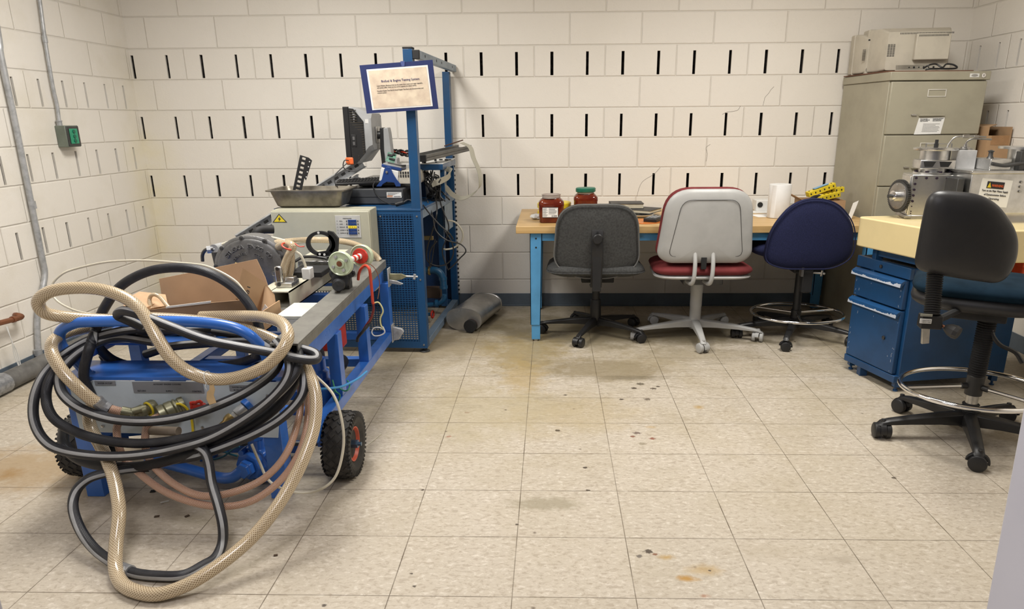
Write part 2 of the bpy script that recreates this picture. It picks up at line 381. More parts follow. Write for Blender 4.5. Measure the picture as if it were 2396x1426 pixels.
m_liq = mat('dark red drink', (.105, .012, .006), .10, var=.1, vs=14, c2=(.20, .035, .008))
m_braid = hose_mat('braided tan hose', (.60, .49, .33), (.20, .125, .06), 15, 110)
m_braidp = hose_mat('braided pink hose', (.58, .37, .26), (.24, .11, .07), 12, 150)
m_rub = rubber_hose_mat()
m_perf = mesh_panel_mat()
m_tray = mat('stained steel tray', (.25, .225, .18), .40, .7, var=.14, vs=12)
m_muff = mat('brushed muffler steel', (.50, .49, .47), .30, .75, var=.10, vs=7)
m_rust = mat('grimy grey pipe', (.17, .165, .155), .7, .2, var=.12, vs=14)
m_cloth = mat('white cloth', (.74, .74, .73), .8, var=.03)

# ------------------------------------------------------------------ mesh builder
def catmull(P, n=8, closed=False):
    P = [V(p) for p in P]; out = []
    L = len(P)
    for i in range(L if closed else L-1):
        p1, p2 = P[i], P[(i+1) % L]
        p0 = P[(i-1) % L] if (closed or i > 0) else p1*2-p2
        p3 = P[(i+2) % L] if (closed or i < L-2) else p2*2-p1
        for k in range(n):
            t = k/n
            out.append(.5*((2*p1)+(p2-p0)*t+(2*p0-5*p1+4*p2-p3)*t*t+(3*p1-p0-3*p2+p3)*t**3))
    if not closed: out.append(P[-1])
    return out
class MB:
    def __init__(s): s.v = []; s.f = []; s.m = []; s.uv = []; s.cur = 0
    def add(s, vs, fs, uvs=None):
        o = len(s.v); s.v += [V(p) for p in vs]
        for i, f in enumerate(fs):
            s.f.append([o+k for k in f]); s.m.append(s.cur); s.uv.append(uvs[i] if uvs else None)
        return s
    def mm(s, x0, x1, y0, y1, z0, z1):
        vs = [(x, y, z) for z in (z0, z1) for y in (y0, y1) for x in (x0, x1)]
        return s.add(vs, [(0, 2, 3, 1), (4, 5, 7, 6), (0, 1, 5, 4), (2, 6, 7, 3), (0, 4, 6, 2), (1, 3, 7, 5)])
    def box(s, c, d, R=None):
        vs = [V((x*d[0]/2, y*d[1]/2, z*d[2]/2)) for z in (-1, 1) for y in (-1, 1) for x in (-1, 1)]
        if R is not None: vs = [R @ p for p in vs]
        return s.add([V(c)+p for p in vs], [(0, 2, 3, 1), (4, 5, 7, 6), (0, 1, 5, 4), (2, 6, 7, 3), (0, 4, 6, 2), (1, 3, 7, 5)])
    def prism(s, pts, d):
        """polygon of 3-D points pushed along vector d"""
        n = len(pts); P = [V(p) for p in pts]; d = V(d)
        nrm = V((0, 0, 0))
        for i in range(n): nrm += P[i].cross(P[(i+1) % n])
        if nrm.dot(d) > 0: P = P[::-1]
        vs = P+[p+d for p in P]
        return s.add(vs, [list(range(n)), list(range(2*n-1, n-1, -1))]+[(i, i+n, (i+1) % n+n, (i+1) % n) for i in range(n)])
    def loop_tube(s, rings, caps=True, closed=False, uvl=None):
        n = len(rings[0]); o = []
        vs = [p for r in rings for p in r]; fs = []; us = []
        R = len(rings)
        for i in range(R if closed else R-1):
            a = i*n; b = ((i+1) % R)*n
            for k in range(n):
                k2 = (k+1) % n
                fs.append((a+k, b+k, b+k2, a+k2))
                if uvl:
                    v0, v1 = uvl[i], uvl[i+1] if i+1 < len(uvl) else uvl[i]+.01
                    us.append(((k/n, v0), (k/n, v1), ((k+1)/n, v1), ((k+1)/n, v0)))
                else: us.append(None)
        if caps and not closed:
            fs.append(list(range(n))); us.append(None)
            fs.append([(R-1)*n+k for k in range(n-1, -1, -1)]); us.append(None)
        return s.add(vs, fs, us)
    def tube(s, pts, r, seg=10, closed=False, ref=None, caps=True, spl=0):
        P = catmull(pts, spl, closed) if spl else [V(p) for p in pts]
        n = len(P); rings = []; L = [0.0]
        rr = r if callable(r) else (lambda t: r)
        prev = None
        for i in range(n):
            a = P[(i-1) % n] if (closed or i) else P[0]; b = P[(i+1) % n] if (closed or i < n-1) else P[-1]
            t = (b-a)
            if t.length < 1e-9: t = V((0, 0, 1))
            t.normalize()
            if ref is not None: x = V(ref)-t*V(ref).dot(t)
            elif prev is None: x = t.orthogonal()
            else: x = prev-t*prev.dot(t)
            if x.length < 1e-4: x = prev if prev is not None else t.orthogonal()
            if ref is not None and prev is not None: x = (x.normalized()*.5+prev*.5); x = x-t*x.dot(t)
            x.normalize(); prev = x; y = t.cross(x)
            q = rr(i/(n-1) if n > 1 else 0)
            # u = 0.5 lies on the reference side
            rings.append([P[i]+(x*math.cos(2*PI*k/seg+PI)+y*math.sin(2*PI*k/seg+PI))*q for k in range(seg)])
            if i: L.append(L[-1]+(P[i]-P[i-1]).length)
        return s.loop_tube(rings, caps, closed, L)
    def cyl(s, a, b, r, seg=20, r2=None):
        r2 = r if r2 is None else r2
        return s.tube([a, b], lambda t: r+(r2-r)*t, seg)
    def lathe(s, c, axis, prof, seg=28, ref=None, sx=1.0):
        """profile [(radius, height)] turned about an axis through c"""
        ax = V(axis).normalized(); x = V(ref) if ref else ax.orthogonal(); x = (x-ax*x.dot(ax)).normalized(); y = ax.cross(x)
        rings = [[V(c)+ax*h+(x*math.cos(2*PI*k/seg)*sx+y*math.sin(2*PI*k/seg))*max(r, 1e-5) for k in range(seg)] for r, h in prof]
        return s.loop_tube(rings)
    def torus(s, c, axis, R, r, seg=40, rs=10, sx=1.0):
        ax = V(axis).normalized()
        x = V((1, 0, 0)) if abs(ax.x) < .9 else V((0, 1, 0)); x = (x-ax*x.dot(ax)).normalized(); y = ax.cross(x)
        return s.tube([V(c)+x*math.cos(2*PI*k/seg)*R*sx+y*math.sin(2*PI*k/seg)*R for k in range(seg)], r, rs, closed=True)
    def pad(s, outline, fn, th, pw=5, rings=(0, .35, .65, .82, .92, .98, 1.0), front=True, back=True):
        """soft cushion on a 2-D outline; fn(a, b, c) places it in space"""
        n = len(outline); ca = sum(p[0] for p in outline)/n; cb = sum(p[1] for p in outline)/n
        def ring(q, sg):
            hgt = sg*th/2*math.sqrt(max(0, 1-q**pw))
            return [V(fn(ca+(p[0]-ca)*q, cb+(p[1]-cb)*q, hgt)) for p in outline]
        rs = [ring(max(q, .02), -1) for q in rings] + [ring(q, 1) for q in rings[-2:0:-1]] + [ring(.02, 1)]
        return s.loop_tube(rs)
    def build(s, name, mats, parent=None, bevel=0, seg=2, ang=38, world=True, sub=0):
        me = bpy.data.meshes.new(name)
        off = None
        inv = None
        if parent is not None and world:
            inv = world_mat(parent).inverted()
        vs = [inv @ p for p in s.v] if inv else s.v
        me.from_pydata([tuple(p) for p in vs], [], s.f)
        if not isinstance(mats, (list, tuple)): mats = [mats]
        for m in mats: me.materials.append(m)
        me.polygons.foreach_set('material_index', s.m)
        if any(u for u in s.uv):
            ul = me.uv_layers.new(name='UVMap')
            li = 0
            for f, u in zip(s.f, s.uv):
                for k in range(len(f)):
                    ul.data[li].uv = u[k] if u else (0.5, 0); li += 1
        bm = bmesh.new(); bm.from_mesh(me)
        bmesh.ops.recalc_face_normals(bm, faces=bm.faces)
        for f in bm.faces: f.smooth = True
        lim = math.radians(ang)
        for e in bm.edges:
            if len(e.link_faces) == 2 and e.calc_face_angle(0) > lim: e.smooth = False
            elif len(e.link_faces) != 2: e.smooth = False
        bm.to_mesh(me); bm.free()
        o = bpy.data.objects.new(name, me); COL.objects.link(o)
        if parent is not None: o.parent = parent
        if bevel:
            md = o.modifiers.new('bevel', 'BEVEL'); md.width = bevel; md.segments = seg
            md.limit_method = 'ANGLE'; md.angle_limit = math.radians(40); md.harden_normals = False
        return o
def world_mat(o):
    m = Matrix.Translation(o.location) @ o.rotation_euler.to_matrix().to_4x4()
    return (world_mat(o.parent) @ m) if o.parent else m
def tag(o, label=None, cat=None, group=None, kind=None):
    if label: o['label'] = label
    if cat: o['category'] = cat
    if group: o['group'] = group
    if kind: o['kind'] = kind
    return o
def thing(name, label, cat, loc=(0, 0, 0), rz=0, group=None):
    o = bpy.data.objects.new(name, None); COL.objects.link(o); o.empty_display_size = .1
    o.location = loc; o.rotation_euler = (0, 0, rz)
    return tag(o, label, cat, group)
def rpoly(C, r, n=6):
    """closed 2-D corner list rounded; r one number or a list"""
    out = []; L = len(C)
    for i in range(L):
        p = V((*C[i], 0)); a = V((*C[i-1], 0)); b = V((*C[(i+1) % L], 0)); q = r[i] if isinstance(r, (list, tuple)) else r
        d1 = (a-p); d2 = (b-p); q = min(q, d1.length*.49, d2.length*.49)
        s_, e_ = p+d1.normalized()*q, p+d2.normalized()*q
        for k in range(n+1):
            t = k/n; x = s_*(1-t)**2+p*2*t*(1-t)+e_*t*t; out.append((x.x, x.y))
    return out
_tc = {}
def text_geo(body, font_bold=False):
    if body in _tc: return _tc[body]
    cu = bpy.data.curves.new('t', 'FONT'); cu.body = body; cu.size = 1; cu.extrude = .02; cu.resolution_u = 2
    o = bpy.data.objects.new('t', cu); COL.objects.link(o)
    bpy.context.view_layer.update()
    me = bpy.data.meshes.new_from_object(o.evaluated_get(bpy.context.evaluated_depsgraph_get()))
    r = ([v.co.copy() for v in me.vertices], [list(p.vertices) for p in me.polygons])
    bpy.data.objects.remove(o); bpy.data.curves.remove(cu); bpy.data.meshes.remove(me)
    _tc[body] = r; return r
def text_w(body):
    vs, _ = text_geo(body); return max(v.x for v in vs)-min(v.x for v in vs)
def put_text(mb, body, O, ex, ey, size, width=None, align='L', depth=.001):
    """lettering lying on the plane O + ex*x + ey*y (unit vectors)"""
    vs, fs = text_geo(body); ex, ey = V(ex).normalized(), V(ey).normalized(); n = ex.cross(ey)
    x0 = min(v.x for v in vs); wd = max(v.x for v in vs)-x0
    kx = (width/wd) if width else size*1.12
    sh = {'L': 0, 'C': wd/2, 'R': wd}[align]
    mb.add([V(O)+ex*((v.x-x0-sh)*kx)+ey*(v.y*size)+n*((v.z+.02)*depth/.04) for v in vs], fs)
def plate(mb, pts, th, toward=(0, -1, 0)):
    """thin sheet from a 3-D polygon, thickened away from the viewer side"""
    P = [V(p) for p in pts]; n = (P[1]-P[0]).cross(P[2]-P[0]).normalized()
    if n.dot(V(toward)) > 0: n = -n
    mb.prism(P, n*th)

# ------------------------------------------------------------------ setting
D, XL, XR, ZC = 5.0446, -2.914, 2.790, 2.75
BZ = .2032
def slotted_wall(name, m, u_range, slots, to3d, depth, height, top=.80, bot=.055, hw=.0095):
    """wall face with real slots sunk into the marked courses"""
    mb = MB(); nrows = int(height/BZ)+1; u0, u1 = u_range
    for row in range(nrows):
        z0, z1 = row*BZ, min((row+1)*BZ, height)
        us = sorted(slots.get(row, []))
        if not us:
            mb.cur = 0; mb.add([to3d(u0, 0, z0), to3d(u1, 0, z0), to3d(u1, 0, z1), to3d(u0, 0, z1)], [(0, 1, 2, 3)]); continue
        za, zb = z0+BZ*bot, z0+BZ*top
        for (q0, q1) in ((z0, za), (zb, z1)):
            mb.cur = 0; mb.add([to3d(u0, 0, q0), to3d(u1, 0, q0), to3d(u1, 0, q1), to3d(u0, 0, q1)], [(0, 1, 2, 3)])
        prev = u0
        for u in us:
            h = hw*random.uniform(.9, 1.12); a, b_ = u-h, u+h
            mb.cur = 0; mb.add([to3d(prev, 0, za), to3d(a, 0, za), to3d(a, 0, zb), to3d(prev, 0, zb)], [(0, 1, 2, 3)])
            mb.cur = 0
            mb.add([to3d(a, 0, za), to3d(a, .012, za), to3d(a, .012, zb), to3d(a, 0, zb)], [(0, 1, 2, 3)])
            mb.add([to3d(b_, 0, za), to3d(b_, .012, za), to3d(b_, .012, zb), to3d(b_, 0, zb)], [(0, 1, 2, 3)])
            mb.cur = 1
            A = [to3d(a, .012, za), to3d(b_, .012, za), to3d(b_, .012, zb), to3d(a, .012, zb)]
            B = [to3d(a, .07, za), to3d(b_, .07, za), to3d(b_, .07, zb), to3d(a, .07, zb)]
            mb.add(A+B, [(0, 1, 5, 4), (1, 2, 6, 5), (2, 3, 7, 6), (3, 0, 4, 7), (4, 5, 6, 7)])
            mb.cur = 0
            mb.add([to3d(a, 0, za), to3d(b_, 0, za), to3d(b_, .012, za), to3d(a, .012, za)], [(0, 1, 2, 3)])
            mb.add([to3d(a, 0, zb), to3d(b_, 0, zb), to3d(b_, .012, zb), to3d(a, .012, zb)], [(0, 1, 2, 3)])
            prev = b_
        mb.cur = 0; mb.add([to3d(prev, 0, za), to3d(u1, 0, za), to3d(u1, 0, zb), to3d(prev, 0, zb)], [(0, 1, 2, 3)])
    o = mb.build(name, [m, m_slot]); tag(o, kind='structure'); return o
sb = [-.2394+i*.24164 for i in range(-11, 13)]
slotted_wall('wall_back', m_back, (XL, XR), {4: sb, 6: sb, 8: sb}, lambda u, d, z: (u, D+d, z), 0, ZC)
wbk = bpy.data.objects['wall_back']
m_crack = mat('crack', (.16, .14, .12), .9)
for pts in ([(1690, 268), (1700, 263), (1714, 261), (1726, 258), (1731, 251), (1733, 248)], [(1785, 247), (1788, 236), (1790, 228), (1799, 218), (1804, 210), (1811, 203)], [(1652, 378), (1655, 360), (1652, 346), (1662, 338)], [(1490, 460), (1494, 445), (1500, 430), (1510, 420), (1530, 408), (1545, 392)]):
    f = MB(); f.tube([at(*p, D-.0002) for p in pts], .0011, 5, spl=3); f.build('crack', m_crack, wbk)
sl = [D-.1347-i*.2032 for i in range(0, 20)]
slotted_wall('wall_left', m_left, (-2.0, D), {3: sl, 5: sl, 7: sl}, lambda u, d, z: (XL-d, u, z), 0, ZC)
sr = [4.9045-i*.2032 for i in range(0, 20)]
slotted_wall('wall_right', m_right, (-2.0, D), {4: sr, 6: sr, 8: sr}, lambda u, d, z: (XR+d, u, z), 0, ZC)
def struct(name, mb, m, **k):
    o = mb.build(name, m, **k); tag(o, kind='structure'); return o
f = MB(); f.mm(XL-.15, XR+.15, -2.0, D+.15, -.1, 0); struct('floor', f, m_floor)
f = MB(); f.mm(XL-.15, XR+.15, -2.0, D+.15, ZC, ZC+.1); struct('ceiling', f, m_ceil)
f = MB(); f.mm(XL+.006, XR-.006, D-.007, D-.0005, 0, .098); f.mm(XL+.006, XR-.006, D-.011, D-.0065, 0, .012); struct('baseboard_back', f, m_base, bevel=.002)
f = MB(); f.mm(XL+.0005, XL+.007, -2.0, D-.007, 0, .098); struct('baseboard_left', f, m_base, bevel=.002)
f = MB(); f.mm(XR-.007, XR-.0005, -2.0, D-.007, 0, .098); struct('baseboard_right', f, m_base, bevel=.002)
# door frame the picture is taken through
f = MB(); a, b_ = at(2305, 1426, .8), at(2396, 934, .8); dz = (b_-a)/(b_.z-a.z)
lo, hi = a-dz*a.z, a+dz*(2.1-a.z); lo.z = 0; hi.z = 2.1
f.prism([lo, hi, (hi.x+.115, .8, 2.1), (lo.x+.115, .8, 0)], (0, -.12, 0))
o = struct('trim_1', f, m_jamb, bevel=.004)
f = MB(); f.prism([lo+V((.055, .0, 0)), hi+V((.055, .0, 0)), (hi.x+.115, .8, 2.1), (lo.x+.115, .8, 0)], (0, -.132, 0)); f.build('door_stop', m_jamb, o, bevel=.003)
f = MB(); a, b_ = at(10, 1426, .8), at(0, 1380, .8)
f.prism([(a.x, .8, 0), (a.x, .8, 2.1), (a.x-.115, .8, 2.1), (a.x-.115, .8, 0)], (0, -.12, 0)); struct('trim_2', f, m_jamb, bevel=.004)

# ------------------------------------------------------------------ conduits and pipes on the left wall
XW = XL+.022
c1 = thing('electrical_conduit', 'thin steel conduit running down the left wall to a small switch box', 'conduit', (XW, 4.2, 1.4))
P = [(XW, 4.215, 2.70), (XW, 4.213, 2.1), atx(105, 92, XW), atx(123, 200, XW), atx(133, 245, XW)+V((0, 0, 0)), atx(139, 289, XW)]
P = [V(p) for p in P]
f = MB(); f.tube(P, .0105, 12, spl=5); f.build('pipe', m_galv, c1)
q = atx(105, 92, XW); f = MB(); f.cyl(q+V((0, 0, -.018)), q+V((0, 0, .018)), .0135, 14); f.build('coupling', m_galv, c1)
q = P[-1]; f = MB(); f.cyl(q+V((0, 0, -.012)), q+V((0, 0, .018)), .0145, 14); f.cyl(q+V((0, 0, .010)), q+V((0, 0, .016)), .018, 8); f.build('connector', m_galv, c1)
bx0, bx1 = atx(131, 300, XL+.05), atx(160, 300, XL+.05)
sbx = thing('switch_box', 'small grey green electrical box with green switch at the end of the wall conduit', 'switch box', (XL+.001, 4.2, 1.27))
qz1, qz0 = q.z-.012, q.z-.135
f = MB(); f.mm(XL+.001, XL+.062, 4.155, 4.275, qz0, qz1); f.build('housing', mat('grey green box', (.19, .22, .18), .5, .2), sbx, bevel=.004)
f = MB(); f.mm(XL+.060, XL+.066, 4.160, 4.270, qz0+.005, qz1-.005); f.build('cover_plate', m_dark, sbx, bevel=.002)
f = MB(); f.mm(XL+.066, XL+.070, 4.180, 4.250, qz0+.018, qz1-.018); f.build('switch', mat('green switch', (.02, .30, .16), .35), sbx, bevel=.002)
f = MB()
for z in (qz0+.035, qz0+.06, qz0+.088): f.cyl((XL+.069, 4.215, z), (XL+.074, 4.215, z), .011, 14)
f.build('button', mat('dark green button', (.01, .12, .07), .4), sbx)

c2 = thing('electrical_conduit', 'long bent steel conduit running down the left wall to the floor', 'conduit', (XW, 3.8, 0))
P = [V((XW, 3.872, 2.70)), atx(-8, 60, XW), atx(2, 130, XW), atx(36, 290, XW), atx(72, 470, XW), atx(98, 600, XW), atx(105, 640, XW), atx(99, 680, XW), atx(90, 715, XW), atx(87, 760, XW), atx(90, 828, XW)]
f = MB(); f.tube(P, .0155, 12, spl=5); f.build('pipe', m_galv, c2)
q = atx(76, 480, XW); f = MB(); f.cyl(q+V((0, .001, -.02)), q+V((0, -.001, .02)), .0185, 14); f.build('coupling', m_galv, c2)
q = P[-1]; f = MB(); f.cyl(q+V((0, 0, -.01)), q+V((0, 0, .025)), .021, 14); f.build('connector', m_galv, c2)
f = MB(); f.cyl((q.x, q.y, .0), (q.x, q.y, q.z), .019, 14); f.build('floor_stub', m_rust, c2)
# copper stub out
c3 = thing('copper_pipe', 'short tarnished copper pipe elbow poking out of the left wall', 'pipe', (XL, 3.3, .55))
XP = XL+.055
P = [(XL-.01, *atx(38, 738, XL)[1:]), (XL+.03, *atx(40, 738, XL+.03)[1:]), atx(50, 741, XP), atx(40, 746, XP), atx(20, 751, XP), atx(-30, 764, XP), atx(-60, 772, XP)]
f = MB(); f.tube(P, .0145, 12, spl=4); f.build('pipe', m_copper, c3)
q = atx(34, 747, XP); f = MB(); f.cyl(q, q+(atx(10, 753, XP)-q).normalized()*.02, .0175, 14); f.build('fitting', m_copper, c3)
f = MB(); q = atx(14, 765, XP+.01)
for k in range(3):
    pts = [q+V((0, k*.004, 0)), q+V((.004, .01, -.08)), q+V((-.004, .015+.012*k, -.16)), q+V((.003, .02+.006*k, -.24-.03*k)), q+V((0, .016, -.33))]
    f.tube([fp if fp.z > .03 else V((fp.x, fp.y, .03)) for fp in pts], .0022, 6, spl=4)
tag(f.build('plastic_string', m_white), 'ragged strip of white plastic string hanging from the copper pipe', 'string')
# big pipe along the foot of the wall
c4 = thing('floor_pipe', 'thick grimy grey pipe lying on the floor along the left wall', 'pipe', (XL+.10, 3.2, 0))
f = MB(); f.tube([(XL+.065, 4.02, .052), (XL+.07, 3.2, .052), (XL+.085, 1.5, .052)], .05, 18); f.build('pipe', m_rust, c4)
f = MB(); f.cyl((XL+.070, 3.30, .052), (XL+.071, 3.18, .052), .0535, 18); f.build('tape_wrap', m_tape, c4)

# ------------------------------------------------------------------ chairs
SX = 1.189
def caster(T, p, yaw, m, r=.027, mw=None):
    """twin wheel castor standing on the floor at p"""
    R = Matrix.Rotation(yaw, 3, 'Z')
    S = lambda v: V((p[0]+(R @ V(v)).x*SX, p[1]+(R @ V(v)).y, (R @ V(v)).z))
    h = MB()
    # hood: bent shell over the wheels
    prof = [(math.cos(a)*(r*1.12), math.sin(a)*(r*1.12)+r) for a in [math.radians(x) for x in range(-10, 185, 13)]]
    prof2 = [(x*.80, (z-r)*.80+r) for x, z in prof][::-1]
    h.prism([S((x, -.010, z)) for x, z in prof+prof2], S((0, .010, 0))-S((0, -.010, 0)))
    h.cyl(S((0.004, 0, r)), S((.004, 0, r*2+.020)), .010, 10)
    c = h.build('caster', m, T, bevel=.001)
    wm = MB()
    for s in (-1, 1):
        wm.tube([S((0, s*.011, r)), S((0, s*.019, r)), S((0, s*.027, r)), S((0, s*.030, r))], lambda t: r*(1 if t < .7 else .80), 20)
    wm.build('wheel', mw or m, c, bevel=.0015)
def star_base(T, cx, cy, R, angles, m, hub_r=.032, z0=.078, z1=.105, cas=.027, w0=.034, w1=.024, mw=None, hubtop=.13):
    f = MB(); f.lathe((cx, cy, 0), (0, 0, 1), [(.004, z0-.022), (hub_r*.9, z0-.022), (hub_r, z1), (hub_r*.85, hubtop), (.004, hubtop)], sx=1); f.build('base_hub', m, T)
    for a in angles:
        a = math.radians(a); d = V((math.cos(a)*SX, math.sin(a), 0)); n = V((-math.sin(a), math.cos(a), 0)); c = V((cx, cy, 0))
        g = MB(); rings = []
        for t, zt, zb, hw in ((.05, z1+.014, z0-.012, w0/2), (.35, z1+.006, z0-.006, w0/2*.92), (.7, z1-.010, z0-.008, w1/2*1.1), (.93, z1-.022, z0-.012, w1/2), (1.02, z1-.030, z0-.014, w1/2), (1.07, z1-.048, z0-.016, w1/2*.8)):
            q = c+d*R*t
            rings.append([q-n*hw+V((0, 0, zb)), q+n*hw+V((0, 0, zb)), q+n*hw*.96+V((0, 0, zt-.006)), q+n*hw*.6+V((0, 0, zt)), q-n*hw*.6+V((0, 0, zt)), q-n*hw*.96+V((0, 0, zt-.006))])
        g.loop_tube(rings); g.build('base_arm', m, T, bevel=.002)
        q = c+d*R
        caster(T, (q.x, q.y), a+random.uniform(-1.4, 1.4)+.6, m, cas, mw)
def bellows(mb, a, b, r, n):
    a, b = V(a), V(b); pts = []; rad = []
    for i in range(n*2+1): pts.append(a.lerp(b, i/(n*2))); rad.append(r*(1.0 if i % 2 else .82))
    mb.tube(pts, lambda t: rad[int(round(t*(n*2)))], 18)

# charcoal fabric task chair
ch = thing('task_chair', 'charcoal fabric task chair with black arm post, nearest the left bench leg', 'chair', (.285, 4.33, 0), 0, 'chairs pushed up to the workbench')
star_base(ch, .285, 4.33, .29, [176, 250, 322, 38, 110], m_black, hubtop=.14, w0=.042, w1=.032, cas=.030)
f = MB(); f.lathe((.285, 4.33, 0), (0, 0, 1), [(.004, .10), (.034, .10), (.036, .115), (.034, .22), (.030, .235), (.004, .235)]); f.build('column_cover', m_black, ch)
f = MB(); f.cyl((.285, 4.33, .22), (.285, 4.33, .385), .024, 18); f.build('gas_column', m_black, ch)
f = MB(); f.box((.285, 4.30, .395), (.20, .26, .035)); f.build('seat_plate', m_blackm, ch, bevel=.006)
so = rpoly([(-.305, -.20), (.305, -.20), (.285, .22), (-.285, .22)], [.15, .15, .10, .10])
def seat_fn(cx, cy, cz, rz=0, dish=.10, tilt=0):
    c_, s_ = math.cos(rz), math.sin(rz)
    def fn(a, b, c): return (cx+(a*c_*1-b*s_), cy+(a*s_+b*c_), cz+c-(dish*b*b)+tilt*b)
    return fn
f = MB(); f.pad(so, seat_fn(.27, 4.235, .468, dish=-.15), .095, 4); f.build('seat', m_gfab, ch, ang=70)
f = MB(); f.tube([seat_fn(.27, 4.235, .458, dish=-.15)(x*1.0, y*1.0, 0) for x, y in so], .0042, 6, closed=True); f.build('seat_welt', m_gfab, ch)
bo = rpoly([(-.262, -.165), (-.235, .205), (.235, .205), (.262, -.165), (.12, -.245), (-.12, -.245)], [.10, .15, .15, .10, .14, .14], 8)
def back_fn(cx, cy, cz, rz=0, curve=.35, lean=.10):
    c_, s_ = math.cos(rz), math.sin(rz)
    def fn(a, b, c):
        y = c+curve*a*a*1.0-lean*b
        return (cx+a*c_-y*s_, cy+a*s_+y*c_, cz+b)
    return fn
bf = back_fn(.268, 4.06, .672, curve=.45, lean=.12)
f = MB(); f.pad(bo, bf, .070, 5); f.build('backrest', m_gfab, ch, ang=70)
f = MB(); f.tube([bf(x*.985, y*.985, -.029) for x, y in bo], .0042, 6, closed=True); f.tube([bf(x*.965, y*.965, .030) for x, y in bo], .004, 6, closed=True); f.build('backrest_welt', m_gwelt, ch)
f = MB(); X = .268
prof = [(4.030, .745), (4.015, .72), (4.010, .60), (4.030, .46), (4.045, .40), (4.07, .372), (4.16, .362), (4.16, .376), (4.085, .388), (4.063, .41), (4.046, .47), (4.028, .60), (4.030, .72), (4.036, .745)]
f.prism([(X-.034, y, z) for y, z in prof], (.068, 0, 0)); f.build('back_bracket', m_black, ch, bevel=.003)
f = MB(); f.mm(X-.026, X+.026, 4.014, 4.028, .36, .58); f.build('bracket_cover', m_blackm, ch, bevel=.003)
f = MB(); f.lathe((X, 4.012, .678), (0, -1, 0), [(.004, -.004), (.014, -.004), (.028, .006), (.029, .020), (.024, .026), (.004, .027)], 24, sx=1.1); f.build('adjustment_knob', m_black, ch)
f = MB(); f.cyl((X, 4.012, .715), (X, 4.0075, .715), .006, 12); f.build('bracket_hole', m_blackm, ch)

# red and light grey task chair
ch = thing('task_chair', 'maroon task chair with tall light grey plastic back shell, in the middle of the bench', 'chair', (.92, 4.29, 0), 0, 'chairs pushed up to the workbench')
star_base(ch, .92, 4.29, .335, [268, 196, 340, 52, 124], m_shell, hub_r=.040, hubtop=.14, w0=.052, w1=.036, mw=m_shell, cas=.030)
f = MB(); f.lathe((.92, 4.29, 0), (0, 0, 1), [(.004, .12), (.036, .12), (.036, .20), (.0375, .20), (.0375, .29), (.040, .295), (.040, .38), (.004, .38)]); f.build('column_cover', m_shell, ch)
so = rpoly([(-.305, -.20), (.305, -.20), (.285, .24), (-.285, .24)], [.13, .13, .10, .10])
f = MB(); f.pad(so, seat_fn(.905, 4.20, .478, dish=-.1), .085, 4); f.build('seat', m_maroon, ch, ang=70)
f = MB(); f.pad([(x*.97, y*.97) for x, y in so], seat_fn(.905, 4.20, .440, dish=-.1), .050, 3); f.build('seat_shell', m_shell, ch, ang=70)
f = MB(); f.mm(.80, 1.04, 4.12, 4.38, .375, .415); f.build('seat_mechanism', m_dark, ch, bevel=.006)
bo = rpoly([(-.280, -.190), (-.235, .200), (.245, .200), (.280, -.190), (.22, -.235), (-.22, -.235)], [.07, .14, .14, .07, .10, .10], 8)
cx = at(1658, 530, 3.97).x
bf = back_fn(cx, 4.005, .765, curve=.35, lean=.10)
f = MB(); f.pad([(x*1.0, y*.99+.010) for x, y in bo], lambda a, b, c: V(bf(a, b, c))+V((-.006, .022, 0)), .070, 5); f.build('backrest', m_maroon, ch, ang=70)
f = MB(); f.pad(bo, lambda a, b, c: V(bf(a, b, c))+V((0, -.010, 0)), .060, 6); sh = f.build('back_shell', m_shell, ch, ang=70)
seam = rpoly([(-.215, -.19), (-.155, .140), (.165, .140), (.215, -.19)], [.04, .06, .06, .04], 6)
ys = lambda x, y: -.010-.0295*math.sqrt(max(0, 1-max(abs(x)/.275, abs(y)/.235)**6))
f = MB(); f.tube([V(bf(x, y, 0))+V((0, ys(x, y)-.0004, 0)) for x, y in seam], .0016, 6, closed=True); f.build('shell_seam', m_dark, sh)
for s, px in ((-1, 1626), (1, 1668)):
    a, b_ = at(px, 615, 3.985), at(px-3, 655, 4.02)
    f = MB(); f.tube([(a.x, 3.998, .60), (a.x, 3.975, .53), (a.x-.004*1, 3.97, .45), (a.x-.010, 4.00, .412), (a.x-.014, 4.10, .402), (a.x-.014, 4.2, .402)], .0125, 10, spl=5); f.build('back_bar', m_shell, ch)
f = MB(); q = at(1646, 620, 4.0); f.mm(q.x-.016, q.x+.016, 3.99, 4.0, .50, .57); f.build('back_strap', m_blackm, ch, bevel=.002)

# navy fabric drafting stool
ch = thing('drafting_stool', 'navy fabric drafting stool with chrome foot ring pushed under the workbench', 'stool', (1.555, 4.28, 0), 0, 'chairs pushed up to the workbench')
star_base(ch, 1.555, 4.28, .315, [247, 185, 318, 40, 112], m_black, hub_r=.034, z0=.085, z1=.115, hubtop=.15, w0=.048, w1=.036, cas=.030)
f = MB(); f.cyl((1.555, 4.28, .14), (1.555, 4.28, .44), .025, 18); f.build('gas_column', m_black, ch)
rc = (1.558, 4.275, .158)
f = MB(); f.torus(rc, (0, 0, 1), .238, .0095, 56, 10, SX); f.build('foot_ring', m_chrome, ch)
for a in (20, 140, 260):
    a = math.radians(a); f = MB(); f.cyl((1.555+math.cos(a)*.02, 4.28+math.sin(a)*.02, .158), (rc[0]+math.cos(a)*.238*SX, rc[1]+math.sin(a)*.238, .158), .007, 10); f.build('ring_spoke', m_chrome, ch)
f = MB(); f.lathe((1.555, 4.28, 0), (0, 0, 1), [(.004, .14), (.031, .14), (.031, .178), (.004, .178)]); f.build('ring_collar', m_black, ch)
so = rpoly([(-.28, -.20), (.28, -.20), (.27, .22), (-.27, .22)], [.16, .16, .12, .12])
